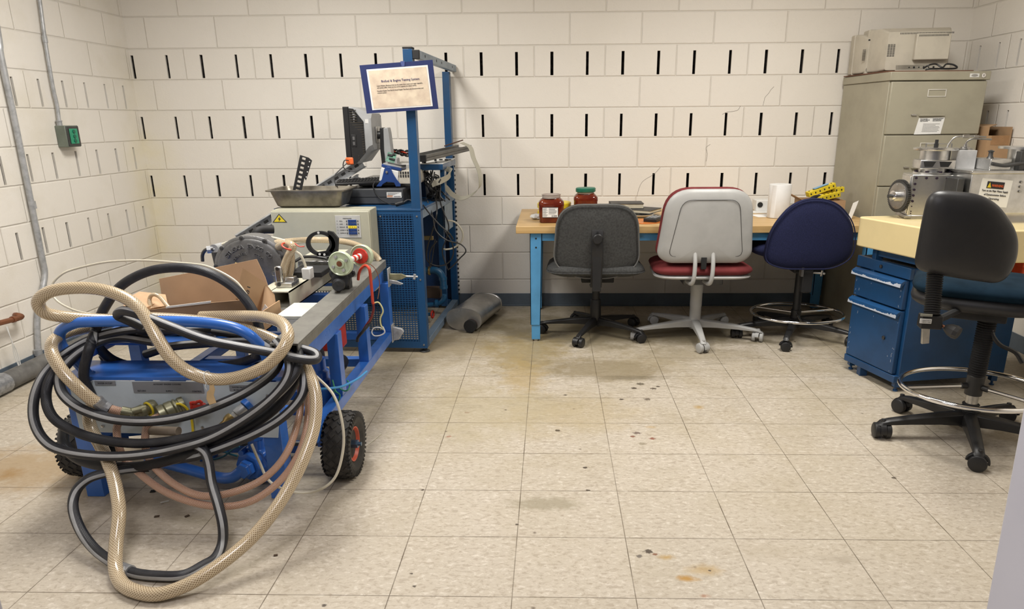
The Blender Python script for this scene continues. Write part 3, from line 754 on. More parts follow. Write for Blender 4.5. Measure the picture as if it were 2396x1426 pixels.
f = MB(); f.pad(so, seat_fn(1.50, 4.30, .575, dish=-.05), .10, 4); f.build('seat', m_navyf, ch, ang=70)
f = MB(); f.mm(1.47, 1.64, 4.15, 4.42, .44, .53); f.build('seat_mechanism', m_blackm, ch, bevel=.01)
bo = rpoly([(-.262, -.165), (-.245, .03), (-.12, .215), (.10, .215), (.255, .05), (.268, -.14), (.15, -.205), (-.15, -.205)], [.09, .16, .16, .14, .14, .09, .12, .12], 8)
cx = at(1899, 560, 4.05).x
bf = back_fn(cx, 4.06, .690, curve=.4, lean=.08)
f = MB(); f.pad(bo, bf, .075, 5); f.build('backrest', m_navyf, ch, ang=70)
f = MB(); f.tube([bf(x*.985, y*.985, -.030) for x, y in bo], .004, 6, closed=True); f.build('backrest_welt', m_navyf, ch)
q = at(1890, 640, 4.08)
f = MB(); f.mm(q.x-.03, q.x+.03, 4.07, 4.11, .34, .52); f.mm(q.x-.03, q.x+.03, 4.09, 4.20, .455, .50); f.build('back_bracket', m_blackm, ch, bevel=.004)
f = MB(); f.mm(q.x-.045, q.x-.031, 4.06, 4.10, .44, .50); f.build('side_tab', m_steel, ch); f = MB(); f.cyl((q.x+.03, 4.09, .46), (q.x+.10, 4.075, .455), .007, 10); lv = f.build('adjustment_lever', m_steel, ch); f = MB(); f.cyl((q.x+.080, 4.08, .44), (q.x+.083, 4.077, .475), .008, 10); f.build('lever_grip', m_steel, lv)

# black vinyl drafting stool in the foreground
SC3 = V((1.805, 2.80, 0))
ch = thing('drafting_stool', 'tall black drafting stool with rubber bellows, white sticker and chrome foot ring', 'stool', SC3)
star_base(ch, SC3.x, SC3.y, .305, [180, 113, 251, 36, 325], m_black, hub_r=.040, z0=.078, z1=.110, cas=.034, w0=.056, w1=.042, hubtop=.12)
f = MB(); bellows(f, (SC3.x, SC3.y, .115), (SC3.x, SC3.y, .165), .034, 5); f.build('lower_bellows', m_blackm, ch)
f = MB(); f.cyl((SC3.x, SC3.y, .16), (SC3.x, SC3.y, .23), .0245, 20); f.build('gas_column', m_steel, ch)
f = MB(); f.lathe(SC3, (0, 0, 1), [(.004, .205), (.033, .205), (.034, .29), (.030, .295), (.004, .295)]); f.build('ring_collar', m_black, ch)
f = MB(); bellows(f, (SC3.x, SC3.y, .292), (SC3.x+.004, SC3.y, .56), .036, 26); f.build('upper_bellows', m_blackm, ch)
rc = V((SC3.x, SC3.y, .232))
f = MB(); f.torus(rc, (0, 0, 1), .245, .0105, 64, 12, SX); f.build('foot_ring', m_chrome, ch)
for a in (178, 305, 60):
    a = math.radians(a); f = MB(); f.cyl(rc+V((math.cos(a)*.03, math.sin(a)*.03, .012)), rc+V((math.cos(a)*.245*SX, math.sin(a)*.245, .0)), .0085, 12); sp_ = f.build('ring_spoke', m_chrome, ch)
    f = MB(); f.cyl(rc+V((math.cos(a)*.030, math.sin(a)*.030, .012)), rc+V((math.cos(a)*.055, math.sin(a)*.055, .011)), .013, 12); f.build('spoke_socket', m_black, sp_)
rz = -.52
so = rpoly([(-.25, -.22), (.25, -.22), (.25, .23), (-.25, .23)], [.17, .17, .13, .13], 8)
cs = at(2290, 690, 2.83)
f = MB(); f.pad(so, seat_fn(cs.x+.02, 2.86, .665, rz, dish=-.12), .085, 4); f.build('seat', m_teal, ch, ang=70)
f = MB(); f.pad([(x*1.0, y*1.0) for x, y in so], seat_fn(cs.x+.02, 2.86, .620, rz, dish=-.05), .080, 7, ); f.build('seat_shell', m_vinyl, ch, ang=70)
f = MB(); f.box((cs.x, 2.82, .572), (.20, .22, .04), Matrix.Rotation(rz, 3, 'Z')); f.build('seat_mechanism', m_blackm, ch, bevel=.006)
# backrest
YB = 2.56
cen = at(2268, 556, YB)
R = lambda px, py: (at(px, py, YB).x-cen.x, at(px, py, YB).z-cen.z)
bo = rpoly([R(2156, 640), R(2176, 520), R(2192, 446), R(2322, 455), R(2377, 545), R(2374, 610), R(2343, 666), R(2236, 654)], [.045, .3, .06, .11, .12, .09, .06, .2], 9)
bf = back_fn(cen.x, YB+.02, cen.z, rz=-.24, curve=.30, lean=.04)
bo2 = [(x/math.cos(.24), z) for x, z in bo]
f = MB(); f.pad(bo2, bf, .085, 4); f.build('backrest', m_vinyl, ch, ang=70)
# back post with bellows on the left
p0, p1 = at(2196, 650, 2.60), at(2180, 738, 2.57)
f = MB(); bellows(f, p0+V((0, .03, .03)), p1, .030, 20); f.build('back_bellows', m_blackm, ch)
q = at(2176, 752, 2.57)
f = MB(); f.box(q, (.075, .05, .052), Matrix.Rotation(-.2, 3, 'Z')); f.build('clamp_block', m_black, ch, bevel=.004)
f = MB(); a = at(2168, 765, 2.57); f.box(a+V((0, .0, -.03)), (.028, .012, .075), Matrix.Rotation(-.1, 3, 'Y')); f.build('back_bar', m_steel, ch, bevel=.002)
f = MB(); a = at(2166, 752, 2.535); f.box(a, (.040, .004, .018), Matrix.Rotation(-.2, 3, 'Z')); s_ = f.build('sticker', m_led, ch, bevel=.0008)
f = MB(); put_text(f, 'ADJUST BACK', a+V((-.015, -.0035, .003)), (1, -.2, 0), (0, 0, 1), .005, .030); put_text(f, 'HEIGHT HERE', a+V((-.015, -.0035, -.004)), (1, -.2, 0), (0, 0, 1), .005, .030); f.build('lettering', m_ink, s_)
f = MB(); a = at(2168, 738, 2.535); f.box(a, (.040, .004, .009), Matrix.Rotation(-.2, 3, 'Z')); f.build('name_plate', mat('dull plate', (.30, .30, .25), .5), ch)
f = MB(); a, b_ = at(2192, 757, 2.57), at(2215, 768, 2.54); f.cyl(a, b_, .006, 12); f.build('knob_stem', m_copper, ch)
f = MB(); d = (b_-a).normalized(); f.lathe(b_-d*.006, d, [(.004, 0), (.011, .0), (.022, .020), (.025, .038), (.022, .052), (.004, .054)], 10, sx=1.1); f.build('adjustment_knob', m_black, ch, ang=20)
f = MB(); f.tube([q+V((.03, .01, 0)), q+V((.10, .08, -.005)), V((cs.x-.05, 2.80, .60))], .014, 8, spl=4); f.build('back_arm', m_blackm, ch)
f = MB(); a = at(2330, 770, 2.78); f.tube([(cs.x+.06, 2.80, .585), a+V((-.02, 0, .0)), at(2337, 805, 2.76), at(2375, 825, 2.74), at(2392, 850, 2.72)], .009, 8, spl=5); f.build('height_lever', m_black, ch)

# ------------------------------------------------------------------ workbench
BX0, BX1, BY0, BY1, BZT = -.214, 1.972, 4.145, 5.00, .731
wb = thing('workbench', 'long butcher block workbench on light blue steel legs against the back wall', 'workbench', (.86, 4.57, 0))
f = MB(); f.mm(BX0, BX1, BY0, BY1, .688, BZT); f.build('tabletop', m_wood, wb, bevel=.003)
f = MB(); f.mm(.85, BX1-.04, BY1+.0, BY1+.02, .70, .765); f.build('back_stop', mat('pale grey splash', (.55, .54, .50), .5), wb, bevel=.002)
for X in (-.131, 1.895):
    for Y in (4.165, 4.93):
        f = MB()
        f.prism([(X, Y, .11), (X, Y, .688), (X+.074, Y, .688), (X+.062, Y, .11)], (0, .006, 0))
        f.prism([(X+.070, Y, .688), (X+.058, Y, .11), (X+.058, Y+.055, .11), (X+.070, Y+.055, .688)], (.004, 0, 0))
        f.prism([(X, Y, .688), (X, Y, .11), (X, Y+.055, .11), (X, Y+.055, .688)], (.004, 0, 0))
        lg = f.build('leg', m_lblue, wb)
        f = MB(); f.mm(X+.006, X+.060, Y+.006, Y+.05, .012, .125); f.build('foot', m_lblue, lg, bevel=.002)
        f = MB(); f.cyl((X+.033, Y+.028, 0), (X+.033, Y+.028, .014), .016, 14); f.build('levelling_pad', m_steel, lg)
        if Y < 4.5:
            for z in (.655, .60):
                f = MB(); f.cyl((X+.037, Y-.0015, z), (X+.037, Y+.001, z), .0055, 12); f.build('bolt_hole', m_blackm, lg)
f = MB(); f.mm(-.06, 1.895, 4.170, 4.176, .640, .688); f.build('front_apron', m_lblue, wb, bevel=.001)
f = MB(); f.mm(-.06, 1.895, 4.975, 4.981, .600, .688); f.build('rear_apron', m_lblue, wb)
f = MB(); f.mm(-.06, -.055, 4.22, 4.93, .625, .688); f.build('side_rail', m_lblue, wb)
f = MB(); f.tube([(1.80, 4.19, .33), (1.96, 4.19, .22)], .01, 6); 
TZ = BZT+.0005
def top(px, py): return fl(px, py, BZT)
# drink jars
def jar(name, label, cx, cy, lid):
    t = thing('drink_jar', label, 'jar', (cx, cy, TZ), 0, 'plastic jars of red drink on the workbench')
    hw, hd = .080, .070
    def sq(k, z, rr=.035):
        return [V((cx+x, cy+y, TZ+z)) for x, y in rpoly([(-hw*k, -hd*k), (hw*k, -hd*k), (hw*k, hd*k), (-hw*k, hd*k)], [rr*k]*4, 5)]
    def circ(r, z): 
        n = 24; return [V((cx+math.cos(2*PI*(i+.5)/n-PI*.75)*r*SX, cy+math.sin(2*PI*(i+.5)/n-PI*.75)*r, TZ+z)) for i in range(n)]
    f = MB(); f.loop_tube([sq(.86, .001), sq(.93, .006), sq(.90, .028), sq(.955, .034), sq(.955, .098), sq(.985, .108), sq(.97, .125), sq(.84, .138), circ(.050, .145), circ(.047, .149)]); f.build('liquid', m_liq, t, ang=60)
    f = MB(); f.lathe((cx, cy, TZ), (0, 0, 1), [(.0505, .147), (.0520, .152), (.0520, .166), (.0545, .168), (.0545, .171), (.050, .171), (.048, .150)], 28, sx=SX); f.build('neck', mat('clear jar neck', (.42, .36, .32), .12), t)
    if lid:
        f = MB(); f.lathe((cx, cy, TZ), (0, 0, 1), [(.004, .158), (.058, .158), (.060, .161), (.060, .180), (.056, .184), (.03, .185), (.004, .185)], 40, sx=SX); f.build('lid', m_green, t)
    else:
        y = cy-hd*.955-.001
        f = MB(); f.mm(cx-.055, cx+.043, y-.0006, y+.001, TZ+.034, TZ+.098); lb = f.build('label', m_ink, t)
        f = MB(); f.mm(cx-.054, cx+.040, y-.0012, y-.0006, TZ+.037, TZ+.095); f.build('label_face', m_paper, lb)
        g = MB()
        for i, z in enumerate([.091, .086, .081, .076, .071, .066, .061, .056, .051, .046, .041]):
            g.mm(cx-.052, cx-.052+.030*random.uniform(.6, 1), y-.0016, y-.0012, TZ+z, TZ+z+.0016)
            if z > .055: g.mm(cx-.016, cx-.016+.052*random.uniform(.7, 1), y-.0016, y-.0012, TZ+z, TZ+z+.0016)
        for k in range(12): g.mm(cx+.002+k*.0027, cx+.002+k*.0027+random.choice((.0008, .0016)), y-.0016, y-.0012, TZ+.0385, TZ+.050)
        tag(g.build('printed_text', m_ink, lb), kind='stuff')
    return t
p = top(1290, 523); jar('a', 'open square plastic jar of red drink with a white nutrition label', p.x, p.y+.070, False)
p = at(1370, 470, 4.62); jar('b', 'square plastic jar of red drink with a dark green lid', p.x, 4.62, True)
# yellow reel
p = at(1297, 480, 4.68)
t = thing('yellow_reel', 'yellow round plastic reel lying behind the two red jars', 'reel', (p.x, 4.68, TZ))
f = MB(); f.lathe((p.x, 4.68, TZ), (0, 0, 1), [(.04, 0), (.098, 0), (.103, .006), (.103, .028), (.096, .032), (.096, .048), (.103, .052), (.103, .078), (.098, .084), (.055, .084), (.055, .03), (.04, .03)], 36, sx=SX); f.build('reel_body', m_yellow, t)
f = MB(); f.lathe((p.x, 4.68, TZ+.02), (0, 0, 1), [(.004, 0), (.054, 0), (.054, .055), (.004, .055)], 24, sx=SX); f.build('core', m_blackm, t)
# crumpled plastic
def crumple(name, c, r, m, label, cat, flat=.6, seed=1, n=14):
    rnd = random.Random(seed); f = MB(); rings = []
    for i in range(n//2+1):
        th = PI*i/(n//2); ring = []
        for k in range(n):
            ph = 2*PI*k/n; q = r*rnd.uniform(.62, 1.12)
            ring.append(V((c[0]+math.cos(ph)*math.sin(th)*q*1.2, c[1]+math.sin(ph)*math.sin(th)*q, c[2]+r*flat*.8-math.cos(th)*r*flat*rnd.uniform(.75, .95))))
        rings.append(ring)
    for ring in rings:
        for q in ring: q.z = max(q.z, c[2]+.0005)
    f.loop_tube(rings); o = f.build(name, m, ang=10); tag(o, label, cat); return o
p = top(1254, 515); crumple('crumpled_wrapper', (p.x, p.y+.03, TZ), .036, m_white, 'crumpled clear plastic wrapper beside the open red jar', 'wrapper', seed=3)
# notebooks
def book(label, c, w_, d_, h_, rz, m, z, group='black notebooks piled on the workbench'):
    t = thing('notebook', label, 'book', (c[0], c[1], z), rz, group)
    R3 = Matrix.Rotation(rz, 3, 'Z'); q = V((c[0], c[1], z))
    f = MB()
    f.box(q+V((0, 0, .0015)), (w_, d_, .003), R3); f.box(q+V((0, 0, h_-.0015)), (w_, d_, .003), R3)
    f.box(q+R3 @ V((-w_/2+.0015, 0, h_/2)), (.003, d_, h_), R3)
    f.build('cover', m, t, bevel=.001)
    f = MB(); f.box(q+R3 @ V((.001, 0, h_/2)), (w_-.010, d_-.010, h_-.0066), R3); f.build('pages', mat('page block', (.62, .56, .42), .7), t)
    return t
m_nb = mat('black notebook cover', (.035, .035, .036), .5, var=.06)
p = at(1455, 510, 4.66)
book('lowest black notebook of the pile, slid out to the left', (p.x-.02, 4.70), .26, .20, .022, .06, m_nb, TZ)
book('middle black notebook turned toward the right side of the pile', (p.x+.11, 4.66), .25, .19, .022, -.55, m_nb, TZ+.0225)
book('thick black notebook with cream pages on top of the pile', (p.x+.03, 4.70), .22, .16, .034, .0, m_nb, TZ+.045)
# bits beside the notebooks
p = top(1500, 508); t = thing('white_bowl', 'small shallow white plastic dish on the bench right of the notebooks', 'dish', (p.x, p.y, TZ))
f = MB(); f.lathe((p.x, p.y, TZ), (0, 0, 1), [(.004, 0), (.045, 0), (.075, .018), (.077, .020), (.072, .020), (.043, .004), (.004, .004)], 30, sx=SX); f.build('bowl', m_white, t)
p = top(1512, 519)
t = thing('orange_disc', 'flat orange plastic disc lying on the bench top near the grey chair', 'disc', (p.x, p.y, TZ))
f = MB(); f.lathe((p.x, p.y, TZ), (0, 0, 1), [(.004, 0), (.100, 0), (.102, .003), (.100, .005), (.004, .004)], 40, sx=SX); f.build('disc', mat('translucent orange', (.62, .19, .04), .3), t)
p = top(1533, 520)
t = thing('black_calculator', 'black handheld remote lying on the bench beside the orange disc', 'remote', (p.x, p.y+.03, TZ), -.5)
R3 = Matrix.Rotation(-.5, 3, 'Z'); q = V((p.x, p.y+.03, TZ))
f = MB(); f.box(q+V((0, 0, .016)), (.085, .17, .026), R3); f.build('case', m_black, t, bevel=.006)
f = MB()
for i in range(3):
    for j in range(5): f.box(q+R3 @ V((-.022+i*.022, -.06+j*.022, .0305)), (.014, .012, .003), R3)
tag(f.build('keys', m_gsilver, t, bevel=.001), kind='stuff')
# papers
for i, (px, py, rz, lab) in enumerate(((1785, 492, .2, 'loose white paper sheet on the bench left of the paper towel roll'), (1790, 478, -.15, 'white printed paper lying flat near the back of the bench'))):
    q = V((top(px, 500).x, 4.60 if i == 0 else 4.78, TZ)); f = MB(); f.box(q+V((0, 0, .0007+.0*i)), (.20, .13, .001), Matrix.Rotation(rz, 3, 'Z')); tag(f.build('paper_sheet', m_paper), lab, 'paper')
q = at(1775, 468, 4.88); t = thing('small_white_box', 'small white box with a dark dial standing against the wall behind the towels', 'box', (q.x, 4.88, TZ))
f = MB(); f.mm(q.x-.03, q.x+.15, 4.82, 4.93, TZ, TZ+.075); f.build('case', m_white, t, bevel=.004)
f = MB(); f.cyl((q.x-.005, 4.819, TZ+.045), (q.x-.005, 4.815, TZ+.045), .018, 16); f.build('dial', m_black, t)
# paper towel
p = top(1827, 512); cx, cy = p.x, p.y+.065
t = thing('paper_towel_roll', 'white paper towel roll standing upright on the workbench', 'paper towels', (cx, cy, TZ))
f = MB(); f.lathe((cx, cy, TZ), (0, 0, 1), [(.020, .001), (.064, .001), (.066, .004), (.066, .207), (.064, .210), (.020, .210)], 40, sx=SX); f.build('towel', m_cloth, t)
f = MB(); f.lathe((cx, cy, TZ), (0, 0, 1), [(.004, .002), (.0195, .002), (.0195, .209), (.0175, .209), (.0175, .02), (.004, .02)], 24, sx=SX); f.build('cardboard_core', m_cardi, t)
f = MB(); f.mm(cx-.070, cx-.0695+.0, cy-.03, cy-.029, TZ+.002, TZ+.208)
# toolbox clutter at the right end
q = at(1925, 465, 4.66)
def open_box(T, x0, x1, y0, y1, z0, z1, m, mi, th=.004):
    f = MB(); f.mm(x0, x1, y0, y1, z0, z0+th); f.build('box_bottom', mi, T)
    for nm, a in (('front_wall', (x0, x1, y0, y0+th, z0, z1)), ('rear_wall', (x0, x1, y1-th, y1, z0, z1)), ('side_wall', (x0, x0+th, y0+th, y1-th, z0, z1)), ('side_wall', (x1-th, x1, y0+th, y1-th, z0, z1))):
        f = MB(); f.mm(*a); f.build(nm, m, T)
t = thing('cardboard_box', 'small open cardboard box on the right end of the workbench', 'box', (1.66, 4.62, TZ))
x0, x1 = 1.64, 1.90
open_box(t, x0, x1, 4.56, 4.76, TZ, TZ+.10, m_card, m_cardi)
f = MB(); plate(f, [(x0, 4.56, TZ+.10), (x0, 4.76, TZ+.10), (x0-.11, 4.73, TZ+.155), (x0-.11, 4.59, TZ+.155)], .003, (0, 0, 1)); f.build('flap', m_card, t)
def slotted_yellow(label, c, rz, tilt, l=.19):
    t = thing('yellow_terminal_block', label, 'terminal block', c, 0, 'yellow terminal blocks in the small box')
    R3 = Matrix.Rotation(rz, 3, 'Z') @ Matrix.Rotation(tilt, 3, 'Y')
    f = MB(); f.box(c, (l, .045, .034), R3)
    f.build('body', m_yellow, t, bevel=.002)
    f = MB()
    for k in range(6): f.box(V(c)+R3 @ V((-l*.42+k*l*.165, -.001, .017)), (.008, .012, .003), R3); f.box(V(c)+R3 @ V((-l*.42+k*l*.165, -.0225, .0)), (.008, .003, .010), R3)
    tag(f.build('terminals', m_blackm, t), kind='stuff')
slotted_yellow('yellow terminal block lying lowest in the small cardboard box', V((1.80, 4.63, TZ+.118)), .35, -.15)
slotted_yellow('yellow terminal block with blue strip tilted on top of the box', V((1.77, 4.66, TZ+.160)), .15, -.32)
slotted_yellow('yellow terminal block lying behind at the back of the box', V((1.84, 4.71, TZ+.150)), -.1, -.1)
f = MB(); f.box(V((1.765, 4.655, TZ+.183)), (.10, .03, .004), Matrix.Rotation(.15, 3, 'Z') @ Matrix.Rotation(-.32, 3, 'Y')); tag(f.build('blue_strip', mat('pale blue plastic', (.25, .45, .65), .5)), 'pale blue plastic strip on the topmost yellow terminal block', 'strip')
f = MB(); f.tube([(1.60, 4.50, TZ+.012), (1.63, 4.53, TZ+.06), (1.68, 4.56, TZ+.115), (1.74, 4.60, TZ+.125)], .011, 10, spl=6); tag(f.build('black_cable', m_black), 'thick black cable curling out of the small cardboard box', 'cable')
p = top(1950, 475); crumple('white_cloth', (1.77, 4.44, TZ), .06, m_cloth, 'crumpled white cloth in front of the small cardboard box', 'cloth', seed=8, flat=.9)
f = MB(); a = at(2008, 470, 4.40); f.prism([(a.x-.045, 4.42, TZ), (a.x-.02, 4.42, TZ+.10), (a.x+.012, 4.42, TZ+.115), (a.x-.005, 4.42, TZ+.05), (a.x-.02, 4.42, TZ)], (0, .002, 0)); tag(f.build('paper_scrap', m_paper), 'torn white paper scrap standing at the right bench end', 'paper')
p = top(1880, 500); crumple('plastic_bag', (1.50, 4.66, TZ), .05, m_white, 'crumpled clear plastic bag behind the paper towel roll', 'bag', seed=5)

# ------------------------------------------------------------------ filing cabinet
A = V((2.035, 4.45, 0)); fa = -.09
fc = thing('filing_cabinet', 'tall putty coloured filing cabinet in the right corner', 'filing cabinet', A, fa*0-.0)
def FCP(x, y, z): # local: x along front, y depth
    return V((2.035+x+(-.055*y/.55), 4.45+y, z))
def fbox(mb, x0, x1, y0, y1, z0, z1):
    vs = [FCP(x, y, z) for z in (z0, z1) for y in (y0, y1) for x in (x0, x1)]
    mb.add(vs, [(0, 2, 3, 1), (4, 5, 7, 6), (0, 1, 5, 4), (2, 6, 7, 3), (0, 4, 6, 2), (1, 3, 7, 5)])
W = .575
f = MB(); fbox(f, 0, W, .014, .56, 0, 1.555); f.build('carcass', m_fcab, fc, bevel=.003)
f = MB(); fbox(f, -.006, W+.010, -.004, .565, 1.556, 1.606); f.build('top_cap', m_fcab, fc, bevel=.004)
zs = [1.552, 1.241, .930, .619, .308, .02]
for i in range(5):
    z1, z0 = zs[i]-.003, zs[i+1]+.003
    f = MB(); fbox(f, .006, W-.006, -.006, .014, z0, z1); dr = f.build('drawer', m_fcab, fc, bevel=.004)
    zc = z1-.19
    f = MB(); fbox(f, .19, .34, -.020, -.006, zc-.008, zc-.002); fbox(f, .19, .34, -.020, -.016, zc-.004, zc+.004); f.build('handle', m_fcab, dr, bevel=.001)
    f = MB(); fbox(f, .145, .175, -.014, -.006, zc-.006, zc+.003); f.build('latch', m_steel, dr, bevel=.001)
    f = MB(); 
    for a in ((.225, .335, z1-.088, z1-.083), (.225, .335, z1-.049, z1-.044), (.225, .230, z1-.083, z1-.049), (.330, .335, z1-.083, z1-.049)): fbox(f, a[0], a[1], -.0095, -.006, a[2], a[3])
    f.build('label_frame', mat('pale frame', (.62, .60, .54), .4), dr, bevel=.0008)
    if i == 0:
        f = MB(); a = [FCP(.195, -.0075, z0+.095), FCP(.350, -.0075, z0+.100), FCP(.338, -.0075, z0+.002), FCP(.178, -.0075, z0-.001)]; plate(f, a, .001); nt_ = f.build('notice_card', m_paper, dr)
        f = MB(); ex, ez = (1, 0, 0.03), (-.12*0, 0, 1)
        put_text(f, 'TWO DRAWER\nCAPACITY DRAWER\nSTOP WARNING', FCP(.203, -.0080, z0+.086), ex, ez, .006, .058)
        put_text(f, 'WARNING NOTICE\nTHE EQUIPMENT\nFOR HANDLING', FCP(.278, -.0080, z0+.088), ex, ez, .006, .062)
        f.build('lettering', m_ink, nt_)
        f = MB()
        for k in range(7): fbox(f, .225-(.004*k/7), .225+.105*random.uniform(.7, 1), -.0083, -.0079, z0+.060-k*.0075, z0+.0615-k*.0075)
        tag(f.build('printed_lines', m_ink, nt_), kind='stuff')
f = MB(); c = FCP(W-.035, -.004, 1.581); f.lathe(c, (0, -1, 0), [(.003, -.001), (.013, 0), (.0125, .004), (.009, .005), (.003, .005)], 20, sx=1.0); lk = f.build('lock', m_chrome, fc)
f = MB(); f.mm(c.x-.0012, c.x+.0012, c.y-.0062, c.y-.0048, c.z-.005, c.z+.005); f.build('keyhole', m_blackm, lk)
f = MB(); fbox(f, W-.115, W-.060, -.0052, -.0038, 1.571, 1.592); bd = f.build('maker_badge', m_led, fc)
f = MB(); c = FCP(W-.0875, -.0054, 1.5815); f.lathe(c, (0, -1, 0), [(.0005, 0), (.0075, 0), (.0075, .0006), (.0005, .0006)], 20, ref=(1, 0, 0), sx=2.6); f.build('oval_mark', mat('badge grey', (.35, .34, .32), .5), bd)
# cardboard sheet on top
f = MB(); vs = [FCP(-.004, .03, 1.607), FCP(.50, .03, 1.607), FCP(.50, .55, 1.607), FCP(-.012, .55, 1.607)]; plate(f, [v+V((0, 0, .006)) for v in vs], .006, (0, 0, 1)); tag(f.build('brown_board', mat('reddish brown board', (.16, .07, .04), .7)), 'thin brown board lying on top of the filing cabinet', 'board')
# two monitors turned away
def crt(label, x0, y0, w_, h_, dep, rz, lean, zb=1.6135):
    t = thing('old_monitor', label, 'monitor', (x0, y0, zb), rz, 'beige monitors on the filing cabinet')
    R3 = Matrix.Rotation(rz, 3, 'Z')
    P = lambda x, y, z: V((x0, y0, zb))+R3 @ V((x, y+lean*(z), z))
    f = MB()
    # main back shell: wide at the front bezel (far side), stepping in toward us
    rg = []
    for y, ins, b, tp in ((dep, .0, .0, h_), (dep*.72, .004, .0, h_), (dep*.70, .010, .006, h_-.004), (dep*.25, .030, .004, h_-.012), (0.0, .055, .010, h_-.040)):
        c = rpoly([(ins, b), (w_-ins, b), (w_-ins, tp), (ins, tp)], .012, 3); rg.append([P(x, y, z) for x, z in c])
    f.loop_tube(rg[::-1]); f.build('back_shell', m_crt, t, bevel=.0)
    f = MB(); f.prism([P(w_*.44, 0, h_*.24), P(w_*.86, 0, h_*.24), P(w_*.86, 0, h_*.76), P(w_*.80, 0, h_*.80), P(w_*.44, 0, h_*.80)], P(0, -.035, 0)-P(0, 0, 0)); pk = f.build('rear_hump', m_crt, t, bevel=.005)
    f = MB()
    for k in range(22): x = w_*.47+k*w_*.36/22; f.prism([P(x, -.0352, h_*.735), P(x+.003, -.0352, h_*.735), P(x+.003, -.0352, h_*.775), P(x, -.0352, h_*.775)], P(0, -.001, 0)-P(0, 0, 0))
    tag(f.build('vent_slots', m_blackm, pk), kind='stuff')
    f = MB()
    for k in range(36): x = w_*.26+k*w_*.66/36; f.prism([P(x, -.0005+.002, h_*.80), P(x+.003, .0015, h_*.80), P(x+.003, .0015, h_*.835), P(x, .0015, h_*.835)], P(0, -.003, 0)-P(0, 0, 0))
    for k in range(16):
        z = h_*.33+k*h_*.017
        for s in (0, 1, 2): x = w_*.125+s*w_*.032; f.prism([P(x, .001, z), P(x+w_*.026, .001, z), P(x+w_*.026, .001, z+.0022), P(x, .001, z+.0022)], P(0, -.002, 0)-P(0, 0, 0))
    tag(f.build('vent_slots', m_blackm, t), kind='stuff')
    f = MB(); f.prism([P(w_*.25, -.0, .002), P(w_*.92, -.0, .002), P(w_*.92, 0, h_*.15), P(w_*.25, 0, h_*.15)], P(0, .03, 0)-P(0, 0, 0)); pt = f.build('port_panel', m_crt, t, bevel=.002)
    f = MB()
    for k in range(6): f.cyl(P(w_*(.42+.06*k), -.001, h_*.09), P(w_*(.42+.06*k), .003, h_*.09), .004+.002*(k % 2), 12)
    tag(f.build('sockets', m_blackm, pt), kind='stuff')
    return t
a, b_ = at(2052, 166, 4.62), at(2238, 62, 4.62)
crt('larger beige monitor facing the wall on the filing cabinet', at(2048, 160, 4.60).x, 4.60, .47, .268, .30, -.10, .02)
crt('smaller beige monitor half hidden behind the larger one', at(2014, 160, 4.74).x, 4.80, .20, .25, .18, -.10, .02)
f = MB(); f.tube([at(2160, 160, 4.52), at(2175, 152, 4.50), at(2190, 150, 4.52), at(2205, 158, 4.50), at(2215, 150, 4.52), at(2232, 152, 4.51), at(2236, 160, 4.50), at(2180, 161, 4.49), at(2165, 163, 4.5)], .005, 8, spl=6)
for i, v in enumerate(f.v): v.z = max(v.z, 1.607)
tag(f.build('black_cable', m_black), 'black power cable coiled in front of the larger beige monitor', 'cable')

# ------------------------------------------------------------------ cartons in the corner
t = thing('cardboard_carton', 'plain tall brown carton between the filing cabinet and the right wall', 'box', (2.71, 4.6, 0))
f = MB(); f.mm(2.645, 2.775, 4.46, 4.86, 0, 1.0); f.build('carton_body', m_card, t, bevel=.002)
t = thing('cardboard_carton', 'taped brown carton with open flap stacked in the corner beside the filing cabinet', 'box', (2.71, 4.55, 1.001))
f = MB(); f.mm(2.635, 2.775, 4.40, 4.80, 1.001, 1.004); f.mm(2.635, 2.639, 4.40, 4.80, 1.004, 1.285); f.mm(2.771, 2.775, 4.40, 4.80, 1.004, 1.285); f.mm(2.639, 2.771, 4.40, 4.404, 1.004, 1.235); f.mm(2.639, 2.771, 4.796, 4.80, 1.004, 1.285); f.build('carton_body', m_card, t)
f = MB(); plate(f, [(2.635, 4.40, 1.286), (2.635, 4.80, 1.286), (2.74, 4.80, 1.300), (2.74, 4.50, 1.300)], .003, (0, 0, 1)); f.build('top_flap', m_card, t)
f = MB(); f.mm(2.65, 2.74, 4.42, 4.70, 1.008, 1.22); f.build('black_contents', m_blackm, t, bevel=.003)
f = MB(); f.mm(2.70, 2.735, 4.418, 4.42, 1.19, 1.215) ; f.mm(2.66, 2.765, 4.3985, 4.3999, 1.18, 1.235); f.build('packing_tape', mat('brown packing tape', (.40, .22, .10), .25), t)

# ------------------------------------------------------------------ cream counter and blue cabinet
CT = thing('cream_counter', 'thick cream laminate counter running along the right wall', 'counter', (2.2, 3.1, 0))
Cc = [V((1.590, 3.665, 0)), V((2.775, 3.80, 0)), V((2.775, 1.75, 0)), V((2.20, 1.75, 0))]
Cc[2].y = 3.20; Cc[3] = V((1.765, 3.15, 0))
C2 = rpoly([(p.x, p.y) for p in Cc], [.05, .01, .01, .05], 6)
f = MB(); f.prism([(x, y, .70) for x, y in C2], (0, 0, .150)); f.build('countertop', m_counter, CT, bevel=.014, seg=3)
